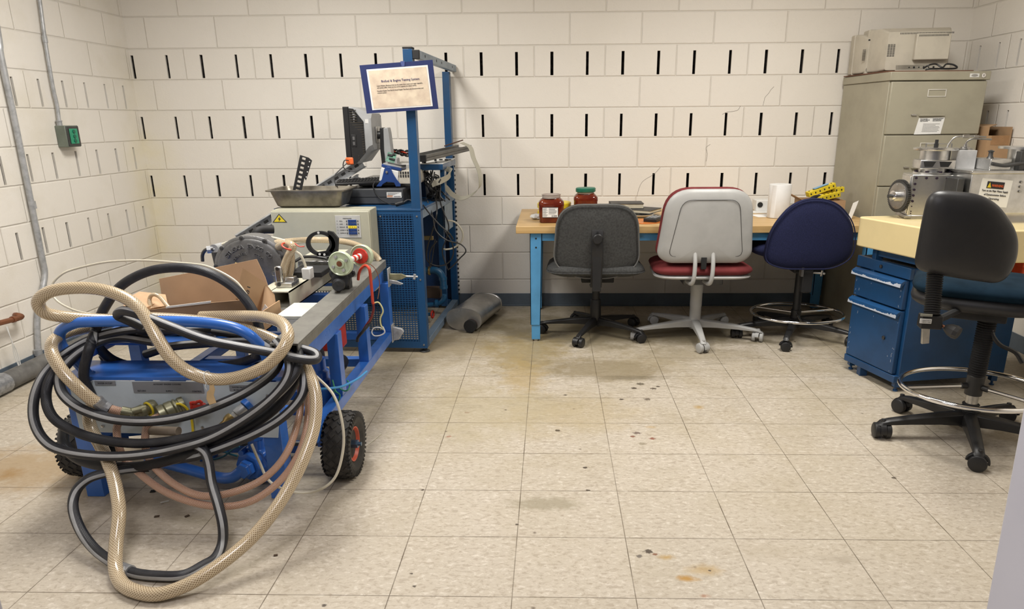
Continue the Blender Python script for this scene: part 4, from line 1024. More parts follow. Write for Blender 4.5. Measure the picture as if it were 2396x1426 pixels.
# steel frame below
def fr(t_, off, z): # point along the left edge
    a, b_ = V((1.615, 3.62, z)), V((2.19, 1.80, z)); d = (b_-a).normalized(); n = V((-d.y, d.x, 0)); return a+d*t_+n*off
for (t_, off) in ((.06, .06),):
    q = fr(t_, off, 0); f = MB(); f.mm(q.x-.02, q.x+.02, q.y-.02, q.y+.02, 0, .699); f.build('leg', m_cab, CT, bevel=.002)
f = MB(); f.mm(2.68, 2.73, 3.66, 3.71, 0, .699); f.build('leg', m_cab, CT, bevel=.002)
f = MB(); a, b_ = fr(.06, .06, .66), fr(.45, .06, .66); d = (b_-a).normalized(); n = V((-d.y, d.x, 0))*.012
f.prism([a-n, a+n, b_+n, b_-n], (0, 0, .038)); f.build('side_rail', m_cab, CT)
f = MB(); a = fr(.06, .06, .66); f.prism([a+V((0, -.012, 0)), a+V((0, .012, 0)), V((2.70, 3.70, .66)), V((2.70, 3.676, .66))], (0, 0, .038)); f.build('end_rail', m_cab, CT)
f = MB(); f.cyl((2.02, 2.62, .02), (2.62, 2.55, .02), .018, 8); f.build('floor_brace', m_cab, CT)
# blue cabinet: local x runs along its drawer front
cb0 = V((1.634, 3.686, 0)); cb1 = V((1.737, 3.322, 0)); dx = (cb1-cb0); WC = dx.length; dx.normalize(); dy = V((.985, .17, 0)).normalized()
cab = thing('drawer_cabinet', 'navy blue steel drawer cabinet with chipped drawer lips under the cream counter', 'cabinet', cb0)
def CB(x, y, z): return cb0+dx*x+dy*y+V((0, 0, z))
def cbox(mb, x0, x1, y0, y1, z0, z1):
    vs = [CB(x, y, z) for z in (z0, z1) for y in (y0, y1) for x in (x0, x1)]
    mb.add(vs, [(0, 2, 3, 1), (4, 5, 7, 6), (0, 1, 5, 4), (2, 6, 7, 3), (0, 4, 6, 2), (1, 3, 7, 5)])
f = MB(); cbox(f, 0.0, WC, .022, .62, .055, .640); cab_body = f.build('carcass', m_cab, cab, bevel=.003)
f = MB(); cbox(f, .0, WC, .0, .022, .585, .642); f.build('top_rail', m_cab, cab, bevel=.003)
f = MB(); cbox(f, .012, WC-.012, .03, .60, .640, .643); f.build('recessed_top', m_blackm, cab)
f = MB(); cbox(f, .0, WC, -.004, .022, .050, .088); f.build('plinth', m_cab, cab, bevel=.003)
for (z0, z1, nm, kx) in ((.430, .578, 'drawer', None), (.092, .422, 'door', .72)):
    f = MB(); cbox(f, .008, WC-.02, -.004, .020, z0, z1); dr = f.build(nm, m_cab, cab, bevel=.003)
    f = MB(); f.prism([CB(.004, -.004, z1+.001), CB(.004, -.024, z1-.012), CB(.004, -.028, z1-.034), CB(.004, -.022, z1-.034), CB(.004, -.004, z1-.012)], CB(WC-.02, 0, 0)-CB(0.004, 0, 0)); lp_ = f.build('pull_lip', m_cab, dr)
    rr_ = random.Random(31 if kx else 12); f = MB(); pts = []; NN = 70
    for k in range(NN+1):
        hgt = (.0055 if kx else .0065)+(.013 if not kx else .008)*max(0, math.sin(k*.35+(0 if kx else 1.2)))**2*rr_.random()+.003*rr_.random()
        if k < 4: hgt = .018-.003*k
        if k > NN-9: hgt = .012+.008*rr_.random()
        pts.append((k/NN, hgt))
    for k in range(NN):
        (u0, h0), (u1, h1) = pts[k], pts[k+1]; xa, xb = .004+(WC-.024)*u0, .004+(WC-.024)*u1
        f.add([CB(xa, -.0286, z1-.0345), CB(xb, -.0286, z1-.0345), CB(xb, -.0284+.0022*h1/.02, z1-.0345+h1), CB(xa, -.0284+.0022*h0/.02, z1-.0345+h0)], [(0, 1, 2, 3)])
    f.build('chipped_edge', mat('bare primer', (.50, .54, .62), .5), lp_)
    if kx:
        f = MB(); f.lathe(CB(WC*kx, -.004, z1-.16), -dy, [(.002, -.001), (.010, 0), (.010, .006), (.002, .008)], 16); f.build('lock', m_dark, dr)
f = MB(); f.lathe(CB(WC*.48, .0, .615), -dy, [(.002, -.001), (.009, 0), (.009, .006), (.002, .008)], 16); f.build('lock', m_dark, cab)
f = MB(); rr_ = random.Random(9)
for k in range(26):
    x, z = rr_.choice((.02, WC-.03, WC-.04, rr_.uniform(.03, WC-.05))), rr_.uniform(.10, .56); l = rr_.uniform(.004, .016); s = rr_.uniform(-.4, .6)
    f.prism([CB(x, -.0042, z), CB(x+.0016, -.0042, z), CB(x+.0016+l*s, -.0042, z+l), CB(x+l*s, -.0042, z+l)], -dy*.0003)
tag(f.build('paint_scratches', mat('bare primer', (.50, .54, .62), .5), cab), kind='stuff')
for x in (.02, WC-.02):
    for y in (.03, .58):
        f = MB(); q = CB(x, y, 0); f.box(q+V((0, 0, .040)), (.03, .03, .03)); f.cyl(q+V((0, 0, .006)), q+V((0, 0, .03)), .006, 10); f.cyl(q, q+V((0, 0, .008)), .012, 12); f.build('foot', m_cab, cab)
f = MB(); q = fl(2004, 853); f.cyl(q+V((-.012, 0, .006)), q+V((.012, .004, .006)), .006, 10); tag(f.build('pen_cap', mat('blue pen cap', (.01, .02, .30), .4)), 'tiny blue pen cap on the floor beside the blue drawer cabinet', 'cap')
# lower ledge at the near end of the counter, with the orange container
f = MB(); f.prism([(2.29, 3.42, .50), (2.775, 3.42, .50), (2.775, 2.95, .50), (2.10, 2.95, .50), (2.185, 3.18, .50)], (0, 0, .05)); f.build('lower_ledge', m_counter, CT, bevel=.012, seg=3)
f = MB(); f.prism([(2.18, 3.425, .50), (2.775, 3.425, .50), (2.775, 3.46, .50), (2.18, 3.46, .50)], (0, 0, .199)); f.build('end_panel', m_counter, CT, bevel=.004)
f = MB(); f.mm(2.70, 2.74, 3.0, 3.04, 0, .499); f.build('leg', m_cab, CT, bevel=.002)
c = V((at(2384, 650, 3.30).x, 3.30, .5505))
t = thing('orange_container', 'orange plastic container at the right edge standing on the low cream ledge', 'container', c+V((.07, .03, 0)))
f = MB(); f.mm(c.x+.004, c.x+.14, 3.29, 3.37, c.z, c.z+.120); f.build('body', mat('orange red plastic', (.62, .07, .015), .4), t, bevel=.006)
f = MB(); f.mm(c.x-.002, c.x+.146, 3.284, 3.376, c.z+.105, c.z+.130); f.build('lid', MT['orange red plastic'], t, bevel=.004)

# ------------------------------------------------------------------ machines on the counter
m_bolt = mat('dark bolt head', (.05, .035, .06), .4, .6)
ZC2 = .8505
ENG = at(2120, 508, 3.40)
q0 = fl(2095, 497, ZC2); 
EX, EY, EYW = 1.800, 3.565, .20
en = thing('aluminium_engine', 'machined aluminium test engine with toothed flywheel on the cream counter', 'engine', (EX, EY, ZC2))
rze = -.20
def E(x, y, z):
    c_, s_ = math.cos(rze), math.sin(rze); return V((EX+x*c_-y*s_, EY+x*s_+y*c_, ZC2+z))
def ebox(mb, x0, x1, y0, y1, z0, z1):
    vs = [E(x, y, z) for z in (z0, z1) for y in (y0, y1) for x in (x0, x1)]
    mb.add(vs, [(0, 2, 3, 1), (4, 5, 7, 6), (0, 1, 5, 4), (2, 6, 7, 3), (0, 4, 6, 2), (1, 3, 7, 5)])
p4_eng = True
f = MB(); ebox(f, 0, .30, 0, .20, .018, .245); f.build('crankcase', m_alum, en, bevel=.003)
f = MB(); ebox(f, -.012, .315, -.006, .206, .002, .018); ebox(f, .02, .28, -.01, -.004, .0, .02); f.build('mounting_plate', m_steel, en, bevel=.002)
f = MB(); ebox(f, -.006, 0.0, .012, .188, .03, .235); f.build('side_plate', m_alum, en, bevel=.002)
for (x, z) in [(.02+.052*i, .228) for i in range(6)]+[(.018, .195), (.018, .163), (.018, .131), (.018, .099), (.27, .185), (.27, .150)]:
    f = MB(); f.cyl(E(x, -.006, z), E(x, .001, z), .0068, 10); f.build('bolt', m_bolt, en)
for (x, z) in [(.018, .070), (.018, .042), (.018, .03)]:
    f = MB(); f.cyl(E(x, -.003, z), E(x, .001, z), .0035, 8); f.build('bolt', m_bolt, en)
# flywheel on the left side, axle pointing left
n_ax = (E(-1, -.42, 0)-E(0, 0, 0)).normalized()
cF = E(-.036, .035, .125)
f = MB(); NT = 56; prof = []
ax = n_ax; u_ = V((0, 0, 1)); v_ = ax.cross(u_).normalized()
ring = []
for k in range(NT*4):
    a = 2*PI*k/(NT*4); r = .092 if (k % 4) in (0, 1) else .085
    ring.append(cF+(u_*math.cos(a)+v_*math.sin(a))*r)
f.prism(ring, ax*.020); fw = f.build('flywheel', m_dark, en, ang=30)
f = MB(); f.lathe(cF+ax*.020, ax, [(.004, 0), (.074, 0), (.074, .003), (.060, .004), (.03, .002), (.004, .002)], 40); f.build('flywheel_face', m_steel, fw)
f = MB(); f.cyl(cF+ax*.02, cF+ax*.052, .030, 28); f.cyl(cF+ax*.052, cF+ax*.060, .020, 24); f.build('hub', m_chrome, fw)
f = MB(); f.cyl(cF+ax*.06, cF+ax*.080, .010, 14); f.build('shaft', m_dark, fw)
for k in range(5):
    a = 2*PI*k/5+.3; q = cF+ax*.0215+(u_*math.cos(a)+v_*math.sin(a))*.062; f = MB(); f.cyl(q, q+ax*.004, .005, 10); f.build('bolt', m_steel, fw)
# cylinder stack
cx = .125; cyy = .10
f = MB(); f.lathe(E(cx, cyy, .245), (0, 0, 1), [(.004, 0), (.100, 0), (.100, .014), (.072, .016), (.072, .040), (.004, .040)], 48); f.build('cylinder_base', m_alum, en)
f = MB(); a8 = [E(cx+x, cyy+y, .285) for x, y in rpoly([(-.095, -.085), (.095, -.085), (.095, .085), (-.095, .085)], .028, 2)]; f.prism(a8, (0, 0, .058)); wb_ = f.build('window_block', m_alum, en, bevel=.002)
for x in (-.045, .035):
    f = MB(); f.prism([E(cx+x-.030, cyy-.0862, .333), E(cx+x+.032, cyy-.0862, .333), E(cx+x+.018, cyy-.0862, .298), E(cx+x-.022, cyy-.0862, .298)], E(0, .003, 0)-E(0, 0, 0)); f.build('window', m_blackm, wb_)
f = MB(); f.lathe(E(cx, cyy, .343), (0, 0, 1), [(.004, 0), (.076, 0), (.076, .062), (.112, .064), (.114, .068), (.114, .080), (.110, .082), (.004, .082)], 56); f.build('cylinder_head', m_alum, en)
f = MB(); f.cyl(E(cx-.01, cyy-.03, .425), E(cx-.01, cyy-.03, .452), .012, 8); f.cyl(E(cx-.01, cyy-.03, .452), E(cx-.01, cyy-.03, .478), .009, 14); f.build('injector', m_black, en)
for x in (-.05, .08):
    f = MB(); f.cyl(E(cx+x, cyy+.01, .425), E(cx+x, cyy+.01, .452), .004, 8); f.build('stud', m_steel, en)
f = MB(); f.cyl(E(cx-.05, cyy+.01, .449), E(cx+.08, cyy+.01, .449), .003, 8); f.build('crossbar', m_steel, en)
for k in range(8):
    a = 2*PI*k/8+.2; f = MB(); q = E(cx+math.cos(a)*.088, cyy+math.sin(a)*.088, .259); f.cyl(q, q+V((0, 0, .010)), .0085, 6); f.build('nut', m_bolt, en)
f = MB(); f.tube([E(.175, .08, .425), E(.185, .08, .46), E(.205, .08, .492), E(.24, .08, .500), E(.31, .08, .500), E(.36, .08, .495)], .0055, 10, spl=6); pf = f.build('fuel_pipe', m_steel, en)
f = MB(); f.cyl(E(.245, .08, .500), E(.275, .08, .500), .013, 6); f.cyl(E(.30, .08, .499), E(.322, .08, .499), .010, 6); f.build('pipe_nut', m_steel, pf)
f = MB(); ebox(f, .222, .320, .05, .15, .247, .408); f.build('clear_reservoir', mat('frosted acrylic block', (.50, .50, .50), .25, .1), en, bevel=.002)
f = MB(); f.lathe(E(.272, .10, .408), (0, 0, 1), [(.004, 0), (.042, 0), (.042, .010), (.024, .014), (.024, .022), (.012, .024), (.012, .040), (.004, .040)], 12); f.build('reservoir_cap', m_steel, en)
f = MB(); f.tube([E(.272, .10, .44), E(.275, .10, .462), E(.30, .10, .482), E(.345, .10, .482), E(.395, .10, .478)], .006, 10, spl=6); f.build('fuel_pipe', m_steel, en)
f = MB(); f.cyl(E(.320, .10, .30), E(.365, .09, .296), .008, 8); f.cyl(E(.336, .097, .30), E(.350, .094, .298), .013, 6); f.build('brass_valve', m_brass, en)
f = MB(); ebox(f, -.008, -.0065, .05, .16, .205, .232)
f = MB(); f.box(E(.31, -.01, .222), (.055, .05, .04), Matrix.Rotation(rze, 3, 'Z')); f.build('outlet_block', m_alum, en, bevel=.003)
f = MB(); f.cyl(E(.30, -.055, .228), E(.335, -.015, .235), .019, 16); f.build('hose_union', m_steel, en)
f = MB(); f.tube([E(.325, -.02, .236), E(.38, .02, .255), E(.47, .05, .258), E(.55, .07, .250)], .013, 10, spl=6); f.build('rubber_hose', m_black, en)

def shrink(o):
    for c_ in o.children:
        if c_.type == 'MESH':
            for v in c_.data.vertices:
                v.co.x *= .90; v.co.y *= .86
                v.co.z = v.co.z*.89 if v.co.z < .245 else .218+(v.co.z-.245)*.72
        shrink(c_)
shrink(en)
# second machine with the warning notice
mc = thing('test_machine', 'second aluminium test machine with a warning notice beside the engine', 'machine', (2.30, 3.45, ZC2))
x0, x1, y0, y1 = at(2268, 450, 3.40).x, 2.60, 3.40, 3.66
f = MB(); f.mm(x0, x1, y0, y1, .895, 1.085); f.build('housing', m_alum, mc, bevel=.003)
f = MB(); f.mm(x0-.01, x1+.01, y0-.012, y1+.01, 1.085, 1.098); f.build('lid', m_alum, mc, bevel=.002)
for x in (x0+.01, x1-.05):
    for y in (y0+.01, y1-.05):
        f = MB(); f.mm(x, x+.04, y, y+.04, ZC2, .895); f.build('foot', m_steel, mc)
f = MB(); f.mm(x0-.045, x0-.012, 3.43, 3.62, ZC2, 1.06); f.build('end_plate', m_dark, mc, bevel=.003)
ny = y0-.0015
f = MB(); a = [V((x0+.050, ny, 1.065)), V((x0+.195, ny, 1.052)), V((x0+.187, ny, .925)), V((x0+.042, ny, .935))]; plate(f, a, .001); no = f.build('warning_notice', m_paper, mc)
ex = (a[1]-a[0]).normalized(); ez = (a[0]-a[3]).normalized(); nn = V((0, -.001, 0))
f = MB(); plate(f, [a[0]+ex*.028-ez*.012+nn*.6, a[0]+ex*.110-ez*.012+nn*.6, a[0]+ex*.110-ez*.045+nn*.6, a[0]+ex*.028-ez*.045+nn*.6], .0005); sg = f.build('warning_header', m_ink, no)
f = MB(); put_text(f, 'WARNING', a[0]+ex*.051-ez*.036+nn*.9, ex, ez, .017, .055); f.build('lettering', m_orange, sg)
f = MB(); f.prism([a[0]+ex*.031-ez*.041+nn*.9, a[0]+ex*.049-ez*.041+nn*.9, a[0]+ex*.040-ez*.016+nn*.9], nn*.4); tr_ = f.build('warning_triangle', m_yellow, sg)
f = MB(); put_text(f, 'Turn on the Main Water Supply', a[0]+ex*.010-ez*.060+nn*.4, ex, ez, .013, .125); put_text(f, 'of Dynamometer Before', a[0]+ex*.024-ez*.078+nn*.4, ex, ez, .013, .105); put_text(f, 'Operating', a[0]+ex*.05-ez*.096+nn*.4, ex, ez, .013, .05); f.build('lettering', m_ink, no)
for k in range(3):
    f = MB(); f.cyl((x0+.235, ny, 1.045-k*.022), (x0+.235, ny-.006, 1.045-k*.022), .006, 12); f.build('terminal', m_steel, mc)
f = MB(); f.mm(x0+.265, x0+.305, ny-.0005, ny+.001, 1.05, 1.072); f.build('asset_sticker', m_led, mc)
f = MB(); f.mm(x0+.10, x0+.20, 3.44, 3.60, 1.098, 1.150); f.build('injector_block', m_alum, mc, bevel=.003)
f = MB(); f.lathe((x0+.13, 3.50, 1.150), (0, 0, 1), [(.004, 0), (.016, 0), (.010, .012), (.010, .03), (.016, .034), (.004, .04)], 14); f.build('valve_knob', m_dark, mc)
f = MB(); f.mm(x0+.235, x0+.275, 3.42, 3.60, 1.098, 1.34); f.mm(x0+.30, x0+.34, 3.42, 3.60, 1.098, 1.34); 
f = MB(); f.mm(x0+.225, x0+.250, 3.42, 3.46, 1.098, 1.185); f.build('upright', m_dark, mc, bevel=.002)
f = MB(); f.mm(x0+.275, x0+.30, 3.42, 3.46, 1.098, 1.185); f.build('upright', m_dark, mc, bevel=.002)
f = MB(); f.lathe((x0+.30, 3.53, 1.098), (0, 0, 1), [(.004, 0), (.060, 0), (.060, .060), (.062, .094), (.105, .096), (.105, .106), (.004, .106)], 40); f.build('cylinder_head', m_alum, mc)
f = MB(); f.tube([(x0+.10, 3.43, 1.13), (x0+.16, 3.42, 1.12), (x0+.22, 3.415, 1.13), (x0+.30, 3.41, 1.14)], .008, 8, spl=4); f.build('linkage', m_dark, mc)

# ------------------------------------------------------------------ blue instrument rack
R0 = V((-.745, 3.945, 0)); RA = -.052
rk = thing('instrument_rack', 'dark blue steel instrument rack with perforated front and tall right posts', 'rack', R0, RA)
RM = Matrix.Translation(R0) @ Matrix.Rotation(RA, 4, 'Z')
def RP(x, y, z): return RM @ V((x, y, z))
def rbox(mb, x0, x1, y0, y1, z0, z1):
    vs = [RP(x, y, z) for z in (z0, z1) for y in (y0, y1) for x in (x0, x1)]
    return mb.add(vs, [(0, 2, 3, 1), (4, 5, 7, 6), (0, 1, 5, 4), (2, 6, 7, 3), (0, 4, 6, 2), (1, 3, 7, 5)])
def rpart(name, m, *a, parent=None, bevel=.002):
    f = MB(); rbox(f, *a); return f.build(name, m, parent or rk, bevel=bevel)
ZT = .862; RW = .86; RD = 1.06
fp_ = rpart('front_post', m_rack, -.052, 0, .002, .052, .03, 1.712)
rpart('end_cap', m_blackm, -.053, .001, .001, .053, 1.712, 1.722, parent=fp_)
rpart('front_post', m_rack, -RW, -RW+.05, .002, .052, .03, ZT)
bp = rpart('rear_post', m_rack, -.048, 0, RD-.05, RD, .03, 1.66)
rpart('rear_post', m_rack, -RW, -RW+.05, RD-.05, RD, .03, ZT)
tb = rpart('top_bar', mat('blue grey painted bar', (.20, .26, .33), .4), .002, .036, .02, RD+.03, 1.662, 1.705)
rpart('end_cap', m_blackm, .001, .037, .0, .022, 1.661, 1.706, parent=tb)
for y in (.15, .45, .60, .95):
    f = MB(); f.cyl(RP(.0355, y, 1.685), RP(.0368, y, 1.685), .008, 14); f.build('bolt_hole', m_blackm, tb)
rpart('worktop', m_rack, -RW, 0.0, -.002, RD, ZT-.014, ZT)
rpart('front_rail', m_rack, -RW, -.052, .002, .045, .03, .07)
rpart('side_rail', m_rackg, -.045, 0, .052, RD-.05, .03, .072)
rpart('side_rail', m_rackg, -.045, 0, .052, RD-.05, ZT-.06, ZT-.014)
rpart('side_rail', m_rack, -RW, -RW+.045, .052, RD-.05, .03, .07)
rpart('rear_rail', m_rack, -RW, -.05, RD-.045, RD, .03, .07)
rpart('inner_post', m_rack, -.085, -.045, .82, .86, .07, ZT-.06)
rpart('inner_panel', m_rackd, -RW+.05, -.10, .87, .88, .07, ZT-.02)
rpart('rear_panel', m_rackd, -RW+.05, -.05, RD-.015, RD-.005, .07, ZT-.02)
rpart('side_plate', mat('light blue grey plate', (.26, .32, .38), .45), -.008, -.004, .70, .96, .62, .80)
f = MB()
for k in range(34): rbox(f, .001, .008, RD-.018, RD-.002, .10+k*.032, .10+k*.032+.012)
tag(f.build('cable_slots', m_blackm, rk), kind='stuff')
pn = rpart('perforated_panel', m_perf, -RW+.0, 0.0, -.004, .0, .028, ZT-.016, bevel=0)
for (x, z) in ((-.022, .82), (-.235, .82), (-.022, .45), (-.022, .05)):
    f = MB(); f.lathe(RP(x, -.004, z), RP(0, -1, 0)-RP(0, 0, 0), [(.001, 0), (.006, 0), (.005, .003), (.001, .004)], 12); f.build('screw', m_steel, pn)
for (x, y) in ((-.025, .025), (-.025, RD-.03), (-RW+.025, .025), (-RW+.025, RD-.03)):
    f = MB(); f.lathe(RP(x, y, 0), (0, 0, 1), [(.004, 0), (.030, 0), (.032, .004), (.018, .012), (.008, .014), (.008, .032), (.004, .032)], 18); f.build('foot', m_dark, rk)
# pipework seen through the open side
YI = 4.58
f = MB(); f.tube([at(975, 636, YI), at(1000, 634, YI), at(1018, 633, YI), at(1030, 640, YI), at(1036, 655, YI), at(1038, 675, YI)], .024, 14, spl=7); pw = f.build('blue_pipe', mat('pipe blue', (.010, .08, .18), .4), rk)
f = MB(); f.tube([at(1040, 690, YI), at(1037, 702, YI), at(1025, 711, YI), at(1005, 714, YI), at(975, 714, YI)], .017, 14, spl=7); f.build('blue_pipe', MT['pipe blue'], rk)
for (px, py, a) in ((1036, 652, (0, 0, 1)), (1038, 672, (0, 0, 1)), (1022, 711, (1, 0, 0))):
    q = at(px, py, YI); f = MB(); f.cyl(q-V(a)*.010, q+V(a)*.010, .028, 12); f.build('pipe_joint', MT['pipe blue'], pw)
f = MB(); f.lathe(at(1005, 634, YI), (1, 0, 0), [(.025, -.008), (.031, -.006), (.031, .006), (.025, .008)], 16); f.build('hose_clamp', m_brass, rk)
q = at(1015, 687, YI+.05); f = MB(); f.mm(q.x-.08, q.x+.045, q.y, q.y+.08, q.z-.035, q.z+.035); f.build('valve_body', mat('rusty brown casting', (.07, .045, .03), .7), rk, bevel=.004)
q = at(1012, 736, YI); f = MB(); f.cyl(q+V((-.06, 0, 0)), q, .012, 8); f.build('valve_stem', MT['pipe blue'], rk)
f = MB(); f.torus(q, (1, -.2, 0), .024, .006, 24, 8); f.build('valve_handle', m_red, rk)
rpart('shelf_bracket', m_brass, -.16, -.05, .50, .52, .60, .625)
# loose cables and hoses on the rack
def cable(name, label, pts, r, m, cat='cable', group=None, spl=7):
    f = MB(); f.tube(pts, r, 8, spl=spl); o = f.build(name, m); tag(o, label, cat, group); return o
cable('cream_tube', 'cream plastic tube looping out of the rack side beside the wall', [RP(-.02, .78, .69), at(1046, 516, 4.70), at(1066, 521, 4.72), at(1082, 543, 4.72), at(1080, 565, 4.72), at(1062, 580, 4.72), at(1044, 584, 4.70), RP(-.03, .74, .50)], .006, m_wire_w, 'tube')
LB = [
 ([(1000, 470, 4.25), (1012, 505, 4.2), (1020, 540, 4.15), (1045, 562, 4.15), (1078, 572, 4.2), (1090, 588, 4.2), (1076, 605, 4.2), (1060, 622, 4.2), (1048, 632, 4.2)], 'black cable hanging in a wide loop out past the rack side'),
 ([(1005, 440, 4.4), (1020, 470, 4.3), (1022, 500, 4.2), (1012, 540, 4.2), (1000, 580, 4.2), (1000, 610, 4.2), (1020, 622, 4.2), (1045, 618, 4.2), (1060, 598, 4.2), (1058, 570, 4.2), (1040, 540, 4.2)], 'black cable falling in a deep loop inside the open rack side'),
 ([(1025, 440, 4.4), (1032, 480, 4.3), (1040, 500, 4.2), (1050, 530, 4.2), (1044, 560, 4.2), (1035, 590, 4.2), (1047, 630, 4.2)], 'thin black cable dropping behind the inner rack post'),
 ([(990, 480, 4.05), (1005, 500, 4.02), (1030, 528, 4.0), (1050, 545, 4.0), (1060, 560, 4.05)], 'black cable draped from the worktop across the open side'),
 ([(1022, 565, 4.2), (1010, 580, 4.2), (1005, 600, 4.2), (1008, 625, 4.2), (1018, 560, 4.25)], 'short black cable curled in the upper rack bay')]
for pts, lab in LB: cable('black_cable', lab, [at(*p) for p in pts], .0042, m_black, group='black cables on the rack')
rnd = random.Random(4)
f = MB()
for k in range(16):
    pts = []; y = 4.40+rnd.uniform(-.12, .25)
    x0_, y0_ = rnd.uniform(985, 1015), rnd.uniform(398, 408)
    for j in range(7):
        pts.append(at(x0_+rnd.uniform(-4, 14)+j*rnd.uniform(2, 6), min(y0_+j*13+rnd.uniform(-8, 8), 474), y+rnd.uniform(-.05, .05)))
    for p in pts: p.z = max(p.z, ZT+.008)
    f.tube(pts, .0045, 8, spl=6)
tag(f.build('cable_tangle', m_black), 'tangle of black cables behind the tall front post on the rack worktop', 'cables', kind='stuff')
f = MB()
for k in range(9):
    f.cur = 0 if k != 4 else 1
    f.tube([at(905+rnd.uniform(-4, 6)+j*11, 352+rnd.uniform(-6, 7)+j*1.5, 4.62+rnd.uniform(-.05, .05)) for j in range(6)], .0045, 8, spl=6)
tag(f.build('wire_heap', [m_black, m_wire_r]), 'heap of dark wires behind the monitor stand on the rack', 'wires', kind='stuff')
def ribbon(name, label, pts, wdir, wid, m):
    P = catmull(pts, 8); f = MB(); rings = []
    for i, p in enumerate(P):
        t = i/(len(P)-1); j = t*(len(wdir)-1); a = int(min(j, len(wdir)-2)); w_ = V(wdir[a]).lerp(V(wdir[a+1]), j-a).normalized()
        tt = (P[min(i+1, len(P)-1)]-P[max(i-1, 0)]).normalized(); w_ = (w_-tt*w_.dot(tt)).normalized(); n = tt.cross(w_)*.0012
        rings.append([p-w_*wid/2-n, p+w_*wid/2-n, p+w_*wid/2+n, p-w_*wid/2+n])
    f.loop_tube(rings); o = f.build(name, m, ang=60); tag(o, label, 'cable', 'grey ribbon cables on the rack'); return o
ribbon('ribbon_cable', 'grey ribbon cable arching far out from the rack toward the wall', [at(1020, 428, 4.45), at(1042, 438, 4.5), at(1058, 455, 4.5), at(1080, 464, 4.5), at(1105, 455, 4.5), at(1122, 436, 4.5), at(1122, 405, 4.55), at(1108, 370, 4.6), at(1100, 345, 4.65), at(1080, 334, 4.7)], [(.3, 0, 1), (.6, .3, .8), (.2, 1, .4), (.8, .6, 0), (1, .3, 0)], .032, m_ribbon)
ribbon('ribbon_cable', 'short grey ribbon cable folded under the control console', [at(1010, 432, 4.3), at(1030, 424, 4.3), at(1048, 415, 4.4), at(1055, 402, 4.45), at(1048, 396, 4.5), at(1035, 394, 4.5)], [(0, .2, 1), (.2, .4, 1), (.8, .5, .3)], .036, m_ribbon)

# electrical enclosure on the rack front
ec = thing('electrical_enclosure', 'grey green electrical enclosure with high voltage sticker on the rack front', 'enclosure', (-1.27, 3.85, .42))
f = MB(); f.mm(-1.536, -.994, 3.785, 3.938, .42, .878); f.build('case', m_beigebox, ec, bevel=.004)
f = MB(); f.mm(-1.536, -.996, 3.768, 3.784, .425, .872); dr = f.build('door', m_beigebox, ec, bevel=.004)
yq = 3.768
def tri(cx, cz, s, m, th, par, nm): f = MB(); f.prism([(cx-s*SX, yq, cz-s*.86*.62), (cx+s*SX, yq, cz-s*.86*.62), (cx, yq, cz+s*.86)], (0, -th, 0)); return f.build(nm, m, par)
c = at(654, 513, yq); st = tri(c.x, c.z, .034, m_ink, .0010, dr, 'hazard_sticker'); tri(c.x, c.z-.0005, .027, m_yellow, .0016, st, 'yellow_field')
f = MB(); f.prism([(c.x+.004, yq-.0016, c.z+.014), (c.x-.008, yq-.0016, c.z-.001), (c.x-.001, yq-.0016, c.z-.001), (c.x-.005, yq-.0016, c.z-.014), (c.x+.009, yq-.0016, c.z+.003), (c.x+.002, yq-.0016, c.z+.003)], (0, -.0006, 0)); f.build('lightning_bolt', m_ink, st)
px0, px1, pz0, pz1 = -1.182, -1.045, .728, .850
f = MB(); f.mm(px0, px1, yq-.003, yq, pz0, pz1); bp2 = f.build('breaker_plate', mat('pale grey plate', (.50, .50, .48), .4), dr, bevel=.001)
for k, (nm_, m_) in enumerate((('breaker', m_bluep), ('breaker', m_bluep), ('breaker', m_yellow), ('breaker', m_bluep), ('breaker', m_bluep))):
    z = pz1-.030-k*.0165; f = MB(); f.mm(-1.112, -1.066, yq-.008, yq-.003, z-.007, z+.007); bk = f.build(nm_, m_, bp2, bevel=.001)
    g = MB()
    for q in range(3): g.cyl((-1.102+q*.013, yq-.0082, z), (-1.102+q*.013, yq-.007, z), .0022, 8)
    g.cyl((-1.120, yq-.006, z), (-1.120, yq-.003, z), .003, 8); g.cyl((-1.058, yq-.006, z), (-1.058, yq-.003, z), .003, 8)
    g.build('terminals', m_steel if q < 0 else m_ink, bp2)
    g = MB(); g.cyl((-1.172, yq-.0035, z), (-1.172, yq-.003, z), .0045, 12); g.build('indicator', mat('dull indicator', (.36, .37, .36), .4), bp2)
f = MB(); put_text(f, 'THERMOCOUPLES', (-1.14, yq-.0031, pz1-.018), (1, 0, 0), (0, 0, 1), .006, .048)
for k, s in enumerate(('OIL', 'AIR', 'EXHAUST', 'WATER IN', 'WATER OUT')): put_text(f, s, (-1.160, yq-.0031, pz1-.032-k*.0165), (1, 0, 0), (0, 0, 1), .0055, .009*len(s)**.6)
f.build('lettering', m_ink, bp2)

